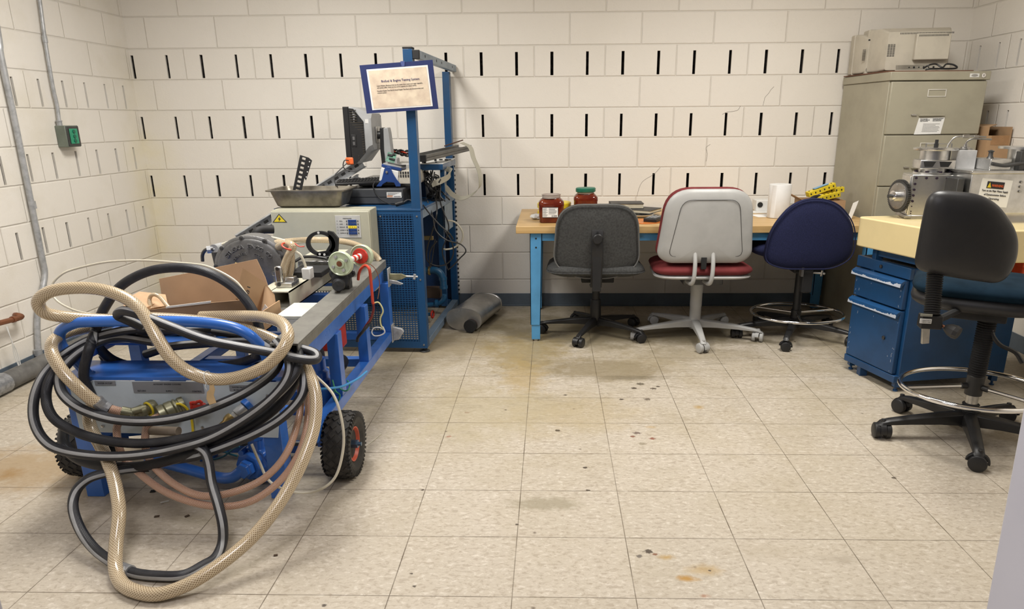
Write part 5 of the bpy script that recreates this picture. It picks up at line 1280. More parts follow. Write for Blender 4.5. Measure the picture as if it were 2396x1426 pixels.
# sign on the post
sg = thing('sign_board', 'navy board with a printed sheet taped to the tall blue rack post', 'sign', at(935, 210, 3.86))
S = [at(841, 153, 3.84), at(1012, 140, 3.84), at(1026, 255, 3.88), at(858, 266, 3.88)]
for p, q in ((0, 3.865), (1, 3.895), (2, 3.915), (3, 3.885)): pass
S = [at(841, 153, 3.86), at(1012, 140, 3.895), at(1026, 255, 3.925), at(858, 266, 3.89)]
f = MB(); plate(f, S, .004); bd_ = f.build('mounting_board', m_board, sg)
nn = (S[1]-S[0]).cross(S[3]-S[0]).normalized(); nn = nn if nn.y < 0 else -nn
def SP(u, v, d=0): return (S[0]*(1-u)+S[1]*u)*(1-v)+(S[3]*(1-u)+S[2]*u)*v+nn*d
u0, u1, v0, v1 = .085, .925, .095, .935
f = MB(); plate(f, [SP(u0, v0, .0012), SP(u1, v0, .0012), SP(u1, v1, .0012), SP(u0, v1, .0012)], .0010); ps = f.build('white_border', m_paper, sg)
f = MB(); plate(f, [SP(u0+.022, v0+.03, .0019), SP(u1-.022, v0+.03, .0019), SP(u1-.022, v1-.03, .0019), SP(u0+.022, v1-.03, .0019)], .0006); f.build('printed_sheet', m_parch, ps)
ex = (SP(.9, .5)-SP(.1, .5)).normalized(); ez = (SP(.5, .1)-SP(.5, .9)); ez = (ez-ex*ez.dot(ex)).normalized()
WS = (S[1]-S[0]).length
f = MB(); put_text(f, 'Biofuel & Engine Testing System', SP(.265, .375, .0024), ex, ez, .0165, WS*.525, depth=.0006); f.build('heading', m_navy, ps)
f = MB()
for s, u, v, w_ in (('Liquid Biofuel: Biodiesel fuel can be made from waste and virgin vegetable,', .195, .455, .635), ('and animal oil/fat, which can be used to operate the diesel vehicle.', .195, .495, .545), ('Gasoline Engine Test Bed & Diesel Engine Test Bed with Dynamometer and', .190, .560, .64), ('control system.', .190, .600, .13)):
    put_text(f, s, SP(u, v, .0024), ex, ez, .0090, WS*w_, depth=.0004)
f.build('lettering', m_ink, ps)
f = MB(); plate(f, [SP(.56, -.02, .0022), SP(.62, -.02, .0022), SP(.61, .085, .0022), SP(.57, .085, .0022)], .0015); f.build('clear_tape', mat('glossy tape', (.10, .13, .32), .1), sg)

# steel tray
T0 = V((-1.365, 3.985, ZT+.017))
ty = thing('steel_tray', 'deep stained steel pan standing on the enclosure and rack top', 'tray', T0)
def tr_ring(hx, hy, z, r, dz=0): return [V((T0.x+x, T0.y+y, T0.z+z)) for x, y in rpoly([(-hx, -hy), (hx, -hy), (hx, hy), (-hx, hy)], r, 5)]
f = MB(); f.loop_tube([tr_ring(.225, .145, .095, .03), tr_ring(.225, .145, .099, .03), tr_ring(.205, .125, .100, .03), tr_ring(.203, .123, .095, .03), tr_ring(.178, .100, .012, .035), tr_ring(.165, .088, .003, .03), tr_ring(.02, .01, .003, .005), tr_ring(.02, .01, .0, .005), tr_ring(.165, .090, .0, .03), tr_ring(.182, .104, .010, .035), tr_ring(.206, .126, .092, .03), tr_ring(.224, .144, .092, .03)], closed=True, caps=False)
f.build('pan', m_tray, ty)
# slotted black strip standing in the tray
sl_ = thing('slotted_strip', 'black slotted metal angle standing upright in the steel pan', 'strip', at(700, 440, 4.05))
a, b_ = at(692, 462, 4.03), at(712, 366, 4.03); ax_ = (b_-a); L_ = ax_.length; ax_.normalize(); sd = V((1, 0, -.2)); sd = (sd-ax_*sd.dot(ax_)).normalized(); nrm = V((0, .003, 0))
f = MB(); wS = .050
def spr(u0, u1, t0, t1): f.prism([a+sd*u0+ax_*t0, a+sd*u1+ax_*t0, a+sd*u1+ax_*t1, a+sd*u0+ax_*t1], nrm)
spr(-wS/2, -.010, 0, L_); spr(.010, wS/2, 0, L_)
nh = 9
for k in range(nh+1): t = k*L_/nh; spr(-.010, .010, max(0, t-.007), min(L_, t+.007))
f.build('strip', m_blackm, sl_)
f = MB(); f.prism([b_+sd*wS/2, b_+sd*(wS/2+.022)+ax_*-.01, b_+sd*(wS/2+.012)-ax_*.13, b_+sd*(wS/2)-ax_*.12], V((0, .003, 0))); f.build('side_flange', m_blackm, sl_)
f = MB()
for k in range(4): q = b_+sd*(wS/2+.010)-ax_*(.02+.03*k); f.cyl(q+V((0, -.001, 0)), q+V((0, .001, 0)), .0035, 8)
f.build('holes', m_led, sl_)
# galvanised slotted struts
for i, (p, q, w_, lab) in enumerate((((848, 380, 4.42), (556, 560, 3.98), .030, 'galvanised slotted strut leaning down behind the steel pan'), ((838, 412, 4.36), (566, 566, 3.93), .012, 'thin galvanised strut under the slotted one, leaning the same way'))):
    a, b_ = at(*p), at(*q); d = (b_-a).normalized(); u_ = V((0, 0, 1)); u_ = (u_-d*u_.dot(d)).normalized(); n = d.cross(u_)
    t = thing('slotted_strut', lab, 'strut', b_)
    f = MB(); 
    for (s0, s1, n0, n1) in ((-w_, w_, 0, .003), (w_-.003, w_, 0, -.03), (-w_, -w_+.003, 0, -.03)):
        f.prism([a+u_*s0+n*n0, a+u_*s1+n*n0, a+u_*s1+n*n1, a+u_*s0+n*n1], b_-a)
    f.build('channel', m_galv, t)
    if i == 0:
        f = MB(); L_ = (b_-a).length; k = .03
        while k < L_-.03:
            for s in (-1, 1):
                for e in (.0035, -.0005): f.prism([a+d*k-u_*.008+n*e, a+d*(k+.028)-u_*.008+n*e, a+d*(k+.028)+u_*.008+n*e, a+d*k+u_*.008+n*e], n*.0003)
                break
            k += .05
        tag(f.build('slots', m_dark, t), kind='stuff')
# desktop computer
pc = thing('desktop_computer', 'dark grey desktop computer lying flat on the rack worktop', 'computer', (-1.0, 4.3, ZT))
f = MB(); f.mm(-1.235, -.885, 4.155, 4.58, ZT+.004, ZT+.094); f.build('case', mat('charcoal plastic', (.050, .053, .058), .5), pc, bevel=.005)
f = MB(); f.mm(-1.236, -.884, 4.153, 4.157, ZT+.046, ZT+.048); f.build('seam', m_blackm, pc)
f = MB(); f.mm(-.885, -.883, 4.17, 4.57, ZT+.012, ZT+.086); rr = f.build('rear_grille', m_dark, pc)
f = MB()
for k in range(9): f.mm(-.8832, -.8818, 4.19+k*.04, 4.215+k*.04, ZT+.02+(k % 2)*.02, ZT+.075)
tag(f.build('ports', m_blackm, rr), kind='stuff')
a = at(905, 455, 4.154); f = MB(); f.mm(a.x, a.x+.088, 4.1525, 4.1538, a.z-.020, a.z+.012); lb = f.build('licence_label', m_led, pc)
f = MB(); f.mm(a.x+.002, a.x+.035, 4.1518, 4.1526, a.z-.017, a.z-.006); f.build('orange_patch', mat('peach print', (.62, .34, .22), .6), lb)
f = MB()
for k in range(4): f.mm(a.x+.005, a.x+.075-.012*k, 4.1518, 4.1526, a.z+.007-k*.004-.0006, a.z+.007-k*.004+.0006)
for k in range(14): f.mm(a.x+.042+k*.003, a.x+.0435+k*.003, 4.1518, 4.1526, a.z-.017, a.z-.010)
tag(f.build('printed_text', m_ink, lb), kind='stuff')
# keyboard
kb = thing('keyboard', 'black keyboard tilted on top of the dark computer and the pan', 'keyboard', at(840, 425, 4.2))
A4 = [at(797, 434, 4.12), at(800, 428, 4.40), at(884, 412, 4.5), at(882, 424, 4.2)]
for p in A4: p.z = max(p.z, ZT+.100)
A4 = [V((-1.27, 4.10, ZT+.118)), V((-1.30, 4.26, ZT+.126)), V((-1.03, 4.42, ZT+.130)), V((-1.00, 4.22, ZT+.122))]
f = MB(); f.prism(A4, (0, 0, .014)); f.build('body', m_black, kb, bevel=.003)
f = MB()
for i in range(15):
    for j in range(5):
        u, v = .03+i*.063, .08+j*.18
        P4 = lambda u, v: (A4[0]*(1-u)+A4[3]*u)*(1-v)+(A4[1]*(1-u)+A4[2]*u)*v+V((0, 0, .0145))
        f.prism([P4(u, v), P4(u+.05, v), P4(u+.05, v+.14), P4(u, v+.14)], (0, 0, .004))
tag(f.build('keys', m_blackm, kb), kind='stuff')
# white junction box under the monitor
f = MB(); f.mm(-1.17, -1.02, 4.40, 4.60, ZT+.096, ZT+.142); t = f.build('white_box', m_white, None, bevel=.004); tag(t, 'low white plastic box between the keyboard and the monitor base', 'box')
# monitor seen from behind
M0 = at(812, 386, 4.26); al = .0
mt_, mw_ = V((math.cos(al), -math.sin(al)*.9, 0)).normalized(), V((math.sin(al), math.cos(al), 0)).normalized()
mo = thing('computer_monitor', 'black and silver flat monitor turned to face left on the rack', 'monitor', V((M0.x, M0.y, ZT+.095)))
def MP(t, w_, z): return V((M0.x, M0.y, M0.z))+mt_*t+mw_*w_+V((0, 0, z))
H = .335; Wm = .38
def msec(t, w0, w1, z0, z1, ch=0): return [MP(t, w0+ch, z0), MP(t, w1-ch, z0), MP(t, w1, z0+ch), MP(t, w1, z1-ch), MP(t, w1-ch, z1), MP(t, w0+ch, z1), MP(t, w0, z1-ch), MP(t, w0, z0+ch)]
f = MB(); f.loop_tube([msec(0, 0, Wm, 0, H, .004), msec(.030, 0, Wm, 0, H, .004), msec(.034, 0.004, Wm-.004, .004, H-.004, .004)]); f.build('bezel', m_black, mo)
f = MB(); f.loop_tube([msec(.034, .004, Wm-.004, .003, H, .01), msec(.060, .006, Wm-.006, .005, H-.003, .01), msec(.130, .05, Wm-.05, .075, H-.030, .03), msec(.150, .06, Wm-.06, .085, H-.038, .03)]); f.build('back_shell', m_gsilver, mo)
f = MB(); f.prism([MP(.034, -.003, .01), MP(.062, -.002, .012), MP(.110, .030, .07), MP(.110, .030, H-.085), MP(.062, -.002, H-.012), MP(.034, -.003, H-.008)], mw_*.01); vt = f.build('side_vent', m_blackm, mo)
f = MB()
for k in range(22):
    z = .022+k*.0138; tt = .058+(.05 if .06 < z < H-.08 else .02); w_ = .028 if tt > .1 else .008
    f.prism([MP(.040, -.0035, z), MP(tt, w_-.002, z), MP(tt, w_-.002, z+.005), MP(.040, -.0035, z+.005)], mw_*.003)
tag(f.build('vent_ribs', mat('brown black ribs', (.035, .028, .02), .6), vt), kind='stuff')
f = MB(); f.prism([MP(.040, -.006, .105), MP(.068, .0, .105), MP(.068, .0, .175), MP(.040, -.006, .175)], mw_*.01); us = f.build('usb_ports', m_black, mo, bevel=.002)
f = MB()
for z in (.115, .145): f.prism([MP(.048, -.0072, z), MP(.060, -.004, z), MP(.060, -.004, z+.020), MP(.048, -.0072, z+.020)], mw_*.002)
f.build('port_shield', m_steel, us)
f = MB(); f.prism([MP(.118, .0415, H-.095), MP(.135, .054, H-.095), MP(.135, .054, H-.072), MP(.118, .0415, H-.072)], -mw_*.0015); f.build('sticker', m_led, mo)
f = MB(); f.prism([MP(.151, Wm/2-.05, .12), MP(.151, Wm/2+.05, .12), MP(.151, Wm/2+.05, .22), MP(.151, Wm/2-.05, .22)], mt_*.008); f.build('mount_plate', m_steel, mo, bevel=.003)
f = MB(); f.cyl(MP(.150, Wm/2-.02, .17), MP(.178, Wm/2-.02, .17), .024, 18); f.build('pivot', m_black, mo)
# stand column: black core between silver covers, bowed
def col(t0, t1, w_, m, nm):
    f = MB(); pr = [(t0, -.02), (t0-.005, .08), (t0+.0, .21), (t1-.006, .215), (t1, .18), (t1+.008, .05), (t1+.020, -.02)]
    f.prism([MP(t, Wm/2-w_, z) for t, z in pr], mw_*(2*w_)); return f.build(nm, m, mo, bevel=.004)
col(.176, .200, .040, m_black, 'stand_core'); col(.200, .232, .042, m_gsilver, 'stand_cover')
zb = ZT+.097-M0.z
f = MB(); f.prism([MP(.05, Wm/2-.15, zb), MP(.26, Wm/2-.12, zb), MP(.30, Wm/2, zb), MP(.26, Wm/2+.12, zb), MP(.05, Wm/2+.15, zb)], (0, 0, .018)); f.build('stand_base', m_gsilver, mo, bevel=.006)
f = MB(); f.prism([MP(.19, Wm/2-.05, zb+.016), MP(.28, Wm/2-.05, zb+.016), MP(.27, Wm/2-.04, .03), MP(.20, Wm/2-.04, .03)], mw_*.09); f.build('stand_neck', m_gsilver, mo, bevel=.005)
q = MP(.0, -.006, .012); f = MB(); f.box(at(818, 377, 4.225), (.046, .012, .042)); t = f.build('orange_tag', m_orange, None, bevel=.006); tag(t, 'small orange cable tag hanging at the monitor lower corner', 'tag')
cable('black_cable', 'thin black cable looping from the orange tag down to the keyboard', [at(816, 376, 4.21), at(806, 376, 4.2), at(803, 390, 4.2), at(812, 398, 4.2), at(830, 400, 4.2)], .003, m_black)
cable('black_cable', 'thin black cable arcing down from the monitor to the pan rim', [at(812, 382, 4.2), at(798, 395, 4.18), at(784, 410, 4.15), at(783, 425, 4.12), at(789, 437, 4.10)], .003, m_black)
cable('black_cable', 'black cord running down the face of the dark computer to its plug', [at(877, 425, 4.17), at(873, 437, 4.145), at(880, 455, 4.14), at(895, 470, 4.12), at(915, 479, 4.08), at(930, 480, 4.06)], .003, m_black)
f = MB(); f.cyl(at(926, 479, 4.07), at(944, 474, 4.07), .012, 10); t = f.build('mains_plug', m_black); tag(t, 'black mains plug lying on the rack edge by the post', 'plug')
cable('black_cable', 'black flex leading from the mains plug to the post', [at(944, 474, 4.07), at(955, 468, 4.08), at(966, 472, 4.09), at(972, 476, 4.1)], .005, m_black)
# blue and white lab power unit
lp = thing('lab_unit', 'white slotted instrument on a royal blue yoke on top of the computer', 'instrument', (-.98, 4.28, ZT+.095))
yb = 4.20
f = MB(); f.prism([at(880, 437, yb), at(893, 420, yb), at(899, 395, yb), at(906, 390, yb), at(914, 392, yb), at(918, 404, yb), at(928, 420, yb), at(937, 431, yb), at(937, 437, yb), at(926, 437, yb), at(922, 428, yb), at(905, 426, yb), at(896, 431, yb), at(892, 437, yb)], (0, .008, 0)); yk = f.build('yoke', m_bluep, lp, bevel=.002)
f = MB(); q = at(905, 403, yb-.001); f.lathe(q, (0, -1, 0), [(.001, 0), (.008, 0), (.007, .004), (.001, .005)], 14); f.build('pivot_bolt', m_steel, yk)
a, b_, c, d = at(892, 392, 4.22), at(932, 401, 4.22), at(931, 428, 4.22), at(886, 424, 4.22)
f = MB(); f.prism([a, b_, c, d], (0.015, .16, .0)); f.build('left_shell', m_white, lp, bevel=.004)
f = MB(); x0_ = at(930, 400, 4.25); f.mm(x0_.x-.005, x0_.x+.13, 4.23, 4.42, ZT+.115, ZT+.195); bd3 = f.build('slotted_body', mat('warm white plastic', (.60, .56, .47), .45), lp, bevel=.005)
f = MB()
for r_ in range(2):
    for k in range(7): f.mm(x0_.x+.004+k*.015, x0_.x+.012+k*.015, 4.228, 4.232, ZT+.155+r_*.019, ZT+.170+r_*.019)
tag(f.build('slots', m_blackm, bd3), kind='stuff')
f = MB(); a = at(895, 388, 4.235); f.box(V((a.x+.055, 4.30, a.z-.010)), (.12, .15, .018), Matrix.Rotation(.22, 3, 'Y')); f.build('top_cover', m_bluep, lp, bevel=.003)
f = MB(); f.box(V((a.x+.060, 4.30, a.z+.001)), (.11, .15, .006), Matrix.Rotation(.22, 3, 'Y')); f.build('name_strip', m_gsilver, lp, bevel=.001)
pb = thing('circuit_board', 'green circuit board propped upright on the slotted instrument', 'circuit board', at(912, 380, 4.30))
a = at(915, 369, 4.30); f = MB(); Rb = Matrix.Rotation(.25, 3, 'Y') @ Matrix.Rotation(-.5, 3, 'X')
f.box(a, (.055, .003, .062), Rb); f.build('board', m_pcb, pb)
for (x, z, w_, h_) in ((-.008, .012, .03, .012), (.008, -.01, .034, .010), (.012, .022, .015, .01)):
    f = MB(); f.box(a+Rb @ V((x, -.005, z)), (w_, .008, h_), Rb); f.build('connector', m_blackm, pb)
f = MB(); f.tube([at(908, 382, 4.27), at(920, 385, 4.26), at(935, 388, 4.26), at(950, 388, 4.27)], .006, 8, spl=4); tag(f.build('black_cable', m_black), 'short black lead beneath the green circuit board', 'cable')
f = MB(); q = at(925, 365, 4.52); f.mm(q.x-.02, q.x+.16, 4.50, 4.80, ZT+.10, ZT+.22); tag(f.build('grey_instrument', mat('light grey case', (.42, .41, .38), .5), bevel=.006), 'light grey instrument case behind the circuit board and post', 'instrument')
# control console
q0_, q1_ = at(976, 384, 4.35), at(1036, 384, 4.35)
cs_ = thing('control_console', 'control console with a white top panel and blue front right of the tall post', 'console', (-.78, 4.6, .99))
zc = q0_.z; xr = q1_.x
f = MB(); f.mm(q0_.x, xr, 4.35, 4.93, zc-.038, zc-.002); f.build('case', m_rack, cs_, bevel=.003)
f = MB(); f.mm(q0_.x, xr, 4.352, 4.93, zc-.002, zc+.002); tp = f.build('top_panel', m_white, cs_, bevel=.001)
for (x, y, r_, h_) in ((.03, 4.42, .014, .02), (.07, 4.62, .008, .012), (.09, 4.72, .012, .008), (.13, 4.70, .012, .008), (.10, 4.46, .007, .006)):
    f = MB(); f.cyl((q0_.x+x, y, zc+.002), (q0_.x+x, y, zc+.002+h_), r_, 14); f.build('knob', m_black, cs_)
f = MB(); f.mm(xr-.045, xr-.01, 4.75, 4.80, zc+.0021, zc+.005); f.build('display', m_blackm, cs_)
for y in (4.42, 4.86):
    f = MB(); f.mm(xr-.03, xr-.005, y, y+.03, ZT, zc-.038); f.build('support', m_rack, cs_)
f = MB(); f.mm(q0_.x-.03, q0_.x+.0, 4.6, 4.63, ZT, zc-.038); f.build('support', m_rack, cs_)
# electronics below console
f = MB(); f.mm(-.80, -.705, 4.46, 4.66, ZT+.001, ZT+.095); t = f.build('relay_module', mat('grey module', (.22, .22, .21), .5), None, bevel=.004); tag(t, 'grey relay module under the control console among the cables', 'module')
# long metal trays
for i, (dz, lab) in enumerate(((0, 'lower long grey metal tray resting across the control console'), (.018, 'upper long grey metal tray stacked on the lower one'))):
    a, b_ = at(978, 372-i*7, 4.25), at(1078, 348-i*8, 4.72)
    a = V((a.x, 4.22, zc+.022+dz)); b_ = V((-.60+.01*i, 4.86, zc+.060+dz))
    t = thing('metal_tray', lab, 'metal tray', a, 0, 'long grey metal trays on the console')
    d = (b_-a).normalized(); s_ = V((1, 0, 0)); s_ = (s_-d*s_.dot(d)).normalized(); u_ = s_.cross(d)
    f = MB(); W2 = .055-.006*i
    for pr in (((-W2, 0), (W2, 0), (W2, .003), (-W2, .003)), ((-W2, 0), (-W2+.003, 0), (-W2+.003, .018), (-W2, .018)), ((W2-.003, 0), (W2, 0), (W2, .018), (W2-.003, .018))):
        f.prism([a+s_*x+u_*z for x, z in pr], b_-a)
    f.build('channel', mat('grey sheet metal', (.16, .16, .155), .4, .5), t, bevel=.0)
q = at(984, 362, 4.20); f = MB(); f.mm(q.x-.035, q.x+.035, 4.185, 4.212, zc+.022, zc+.062); tag(f.build('black_end_block', m_black, bevel=.003), 'black plastic block at the near end of the metal trays', 'block')
f = MB(); a, b_ = at(1040, 342, 4.6), at(1083, 328, 4.75); f.tube([a, b_], .004, 8); tag(f.build('metal_rod', mat('rusty rod', (.10, .05, .035), .5, .5)), 'thin dark rod lying on the upper metal tray', 'rod')

# ------------------------------------------------------------------ muffler on the floor
mu = thing('muffler', 'oval stainless exhaust muffler lying on the floor against the rack', 'muffler', (-.56, 4.52, 0))
a = V((-.580, 4.40, .078)); b_ = V((-.475, 4.83, .078)); d = (b_-a).normalized(); sx_ = V((d.y, -d.x, 0))
def oval(c, rx, rz_, n=32): 
    out = []
    for k in range(n):
        q = 2*PI*k/n; cc, ss = math.cos(q), math.sin(q)
        out.append(c+sx_*(rx*math.copysign(abs(cc)**.85, cc))+V((0, 0, rz_*math.copysign(abs(ss)**.85, ss))))
    return out
f = MB(); f.loop_tube([oval(a-d*.004, .117, .073), oval(a-d*.004, .124, .078), oval(a+d*.010, .124, .078), oval(a+d*.012, .120, .074), oval(b_-d*.012, .120, .074), oval(b_-d*.010, .124, .078), oval(b_+d*.004, .124, .078), oval(b_+d*.004, .117, .073)]); f.build('shell', m_muff, mu, ang=30)
f = MB(); f.loop_tube([oval(a-d*.002, .116, .072), oval(a+d*.004, .05, .03), oval(a+d*.004, .004, .003)]); f.build('end_cap', mat('dull bright steel', (.58, .57, .54), .38, .55), mu)
pc_ = a+sx_*.058-V((0, 0, .030))
f = MB(); f.lathe(pc_+d*.01, -d, [(.030, 0), (.046, .0), (.046, .008), (.038, .012), (.038, .055), (.030, .055), (.030, .0)], 28); f.build('outlet_pipe', mat('rusty pipe', (.10, .07, .06), .5, .8), mu)
f = MB(); f.lathe(pc_+d*.01, -d, [(.030, .035), (.042, .035), (.042, .062), (.030, .062)], 28); f.lathe(pc_, -d, [(.001, .0), (.030, .0), (.030, .002), (.001, .002)], 20); f.build('rubber_ring', m_blackm, mu)
f = MB(); q = b_-sx_*.04+V((0, 0, .02)); f.cyl(q, q+d*.10, .026, 20); f.build('inlet_pipe', m_muff, mu)

# ------------------------------------------------------------------ engine test cart
ct = thing('test_cart', 'bright blue steel engine test cart with tube handle and pneumatic wheels', 'cart', (-1.32, 2.95, 0))
def cpart(name, m, *a, parent=None, bevel=.002):
    f = MB(); f.mm(*a); return f.build(name, m, parent or ct, bevel=bevel)
YF = 2.262
cpart('front_leg', m_cart, -1.738, -1.672, YF, YF+.06, 0, .468)
cpart('front_leg', m_cart, -1.040, -.975, YF-.005, YF+.06, 0, .462)
cpart('top_cover', m_cart, -1.738, -.935, YF-.006, YF+.17, .468, .482)
f = MB(); f.prism([(-1.738, YF+.10, .19), (-1.738, YF+.14, .19), (-1.40, YF+.60, .02), (-1.44, YF+.60, .02)], (0.04, 0, 0)); f.build('brace', m_cart, ct)
cpart('lower_front_rail', m_cart, -1.672, -1.04, YF+.30, YF+.34, .03, .07)
cpart('short_leg', m_cart, -1.45, -1.40, YF+.28, YF+.34, 0, .10)
# front panel with engraved labels
pn = thing  # keep name free
pl = [at(172, 882, YF-.008), at(648, 893, YF-.010), at(652, 1021, YF-.010), at(194, 1006, YF-.008)]
pl = [V((-1.712, YF-.008, .468)), V((-.952, YF-.010, .464)), V((-.985, YF-.010, .250)), V((-1.706, YF-.008, .270))]
f = MB(); plate(f, pl, .004); fp = f.build('front_panel', m_panel, ct)
yp = YF-.0155
def on(px, py, dy=0): return at(px, py, yp-dy)
def label(tl, br, lines, th=.001):
    a, b_ = on(*tl), on(*br); b_.z = b_.z
    f = MB(); f.mm(a.x, b_.x, yp-.0012, yp+.001, b_.z, a.z); lb = f.build('label_plate', m_label, fp)
    f = MB()
    for s, u, v, sz, w_ in lines:
        put_text(f, s, (a.x+(b_.x-a.x)*u, yp-.0013, a.z-(a.z-b_.z)*v), (1, 0, 0), (0, 0, 1), sz, (b_.x-a.x)*w_, depth=.0006)
    f.build('lettering', m_ink, lb)
yp = YF-.0105
label((221, 892), (271, 902), [('WATER OUTLET', .14, .68, .0075, .72)])
label((309, 894), (478, 920), [('AUXILIARY ENGINE COOLING', .30, .27, .0080, .39), ('RETURN', .06, .88, .0080, .115), ('SUPPLY', .46, .90, .0080, .10), ('CONTROL', .835, .92, .0080, .135)])
label((536, 902), (582, 916), [('WATER INLET', .15, .42, .0065, .68), ('40 PSI MIN.', .20, .88, .0065, .60)])
for p in ((211, 896), (626, 927), (240, 998), (474, 1001)):
    q = on(*p); f = MB(); f.lathe(q, (0, -1, 0), [(.001, 0), (.006, 0), (.005, .003), (.001, .004)], 12); f.build('screw', m_steel, fp)
# handle
f = MB()
HP = [(-1.665, YF+.03, .478), (-1.680, YF+.02, .52), (-1.712, YF-.0, .590), (-1.703, YF-.01, .645), (-1.655, YF-.015, .676), (-1.58, YF-.018, .688), (-1.30, YF-.018, .690), (-1.13, YF-.018, .678), (-1.045, YF-.015, .645), (-1.005, YF-.0, .585), (-.998, YF+.02, .52), (-.995, YF+.03, .478)]
f.tube(HP, .0185, 18, spl=7); f.build('handle', m_cart, ct)
for x in (-1.665, -.995):
    f = MB(); f.lathe((x, YF+.03, .482), (0, 0, 1), [(.019, 0), (.026, 0), (.020, .006), (.019, .006)], 18); f.build('weld_collar', m_cart, ct)
# fittings on the panel
def fitting(px, py, d, parts, m, name):
    q = on(px, py); d = V(d).normalized(); f = MB(); f.lathe(q+d*.0, d, parts, 20); return f.build(name, m, ct)
m_ol = m_oliveb
g = fitting(355, 952, (-.45, -.85, -.10), [(.004, -.01), (.026, -.01), (.026, .015), (.020, .018), (.020, .030), (.024, .032), (.024, .060), (.016, .064), (.016, .085), (.004, .085)], m_ol, 'outlet_coupling')
q = on(348, 958, .02); f = MB(); f.torus(q, (-.45, -.85, -.1), .024, .004, 28, 8); f.build('yellow_ring', m_yellow, g)
g = fitting(425, 948, (-.75, -.60, -.25), [(.004, -.01), (.030, -.01), (.030, .006), (.026, .008), (.026, .014), (.032, .016), (.032, .022), (.028, .025), (.032, .028), (.033, .050), (.029, .053), (.033, .056), (.033, .075), (.026, .078), (.004, .078)], m_ol, 'supply_coupling')
f = MB(); pts = [on(412, 946, .035), on(422, 946, .03), on(436, 955, .02), on(446, 972, .012), on(450, 995, .01), on(452, 1022, .01)]
f.tube(pts, lambda t: .0045, 6, spl=6); f.build('yellow_strap', m_yellow, g)
g = fitting(463, 955, (0, -1, 0), [(.004, -.01), (.012, -.01), (.012, .035), (.008, .035), (.008, .05), (.004, .05)], m_ol, 'valve_stem')
f = MB(); q = on(463, 950, .045); pts = []
for k in range(20): a = 2*PI*k/20; r = .024+.005*math.cos(5*a); pts.append(q+V((math.cos(a)*r, 0, math.sin(a)*r*.6)))
f.tube(pts, .006, 8, closed=True); f.mm(q.x-.02, q.x+.02, q.y-.004, q.y+.004, q.z-.006, q.z+.004); f.build('control_handle', m_red, g)
g = fitting(578, 948, (-.60, -.65, -.50), [(.004, -.01), (.024, -.01), (.024, .008), (.020, .010)], mat('blue coupling ring', (.02, .16, .62), .35), 'inlet_collar')
q = on(575, 952); d = V((-.60, -.62, -.52)).normalized()
f = MB(); f.lathe(q+d*.005, d, [(.004, 0), (.021, 0), (.021, .035), (.017, .037), (.004, .037)], 20); f.build('inlet_coupling', m_galv, ct)
f = MB(); f.lathe(q+d*.038, d, [(.004, 0), (.019, 0), (.019, .018), (.004, .018)], 6); f.build('hex_nut', m_galv, ct)
f = MB(); f.lathe(q+d*.055, d, [(.004, 0), (.024, 0), (.026, .01), (.024, .022), (.019, .030), (.019, .05), (.004, .05)], 16); f.build('brass_coupling', m_brass, ct)
# right side frame
YB2 = 3.62
def rxt(Y): return -.860-.040*(Y-2.2)/1.46
cpart('lower_side_rail', m_cart, -.915, -.868, YF+.06, YB2, .195, .245)
cpart('lower_side_rail', m_cart, -1.738, -1.69, YF+.06, YB2, .195, .245)
f = MB(); f.prism([(rxt(2.28)-.06, 2.28, .515), (rxt(2.28)-.004, 2.28, .515), (rxt(2.28)-.004, 2.28, .575), (rxt(2.28)-.06, 2.28, .575)], (rxt(YB2)-rxt(2.28), YB2-2.28, 0)); f.build('upper_side_rail', m_cart, ct, bevel=.002)
# grey steel angle lying along the top
y0, y1 = 2.215, 3.69
f = MB(); dv = V((rxt(y1)-rxt(y0), y1-y0, 0)); X0 = rxt(y0)
f.prism([(X0-.098, y0, .612), (X0, y0, .612), (X0, y0, .620), (X0-.098, y0, .620)], dv)
f.prism([(X0-.006, y0, .578), (X0, y0, .578), (X0, y0, .612), (X0-.006, y0, .612)], dv)
f.prism([(X0-.098, y0, .576), (X0-.092, y0, .576), (X0-.092, y0, .612), (X0-.098, y0, .612)], dv); f.build('grey_angle', m_olive, ct, bevel=.0015)
cpart('upper_side_rail', m_cart, -1.738, -1.69, YF+.06, YB2, .515, .565)
for Y in (2.66, 3.09, YB2-.055):
    cpart('side_post', m_cart, -.915, -.868, Y, Y+.055, .245, .516)
for Y in (2.66, YB2-.055): cpart('side_post', m_cart, -1.738, -1.69, Y, Y+.05, .245, .516)
for Y, z in ((2.78, .49), (3.20, .50), (3.57, .50)): cpart('cross_rail', m_cart, -1.69, -.915, Y, Y+.05, z, z+.045)
for Y in (2.72, 3.14, 3.57): cpart('cross_rail', m_cart, -1.69, -.915, Y, Y+.045, .20, .24)
cpart('deck_plate', m_cart, -1.69, -1.24, 2.42, 3.56, .545, .555)
f = MB(); f.cyl((-1.05, 3.02, .215), (-1.50, 3.00, .16), .022, 14); f.build('drain_pipe', m_cart, ct)
cpart('rear_leg', m_cart, -1.738, -1.69, YB2-.05, YB2, 0, .20); cpart('rear_leg', m_cart, -1.45, -1.40, YB2-.05, YB2, .0, .20)
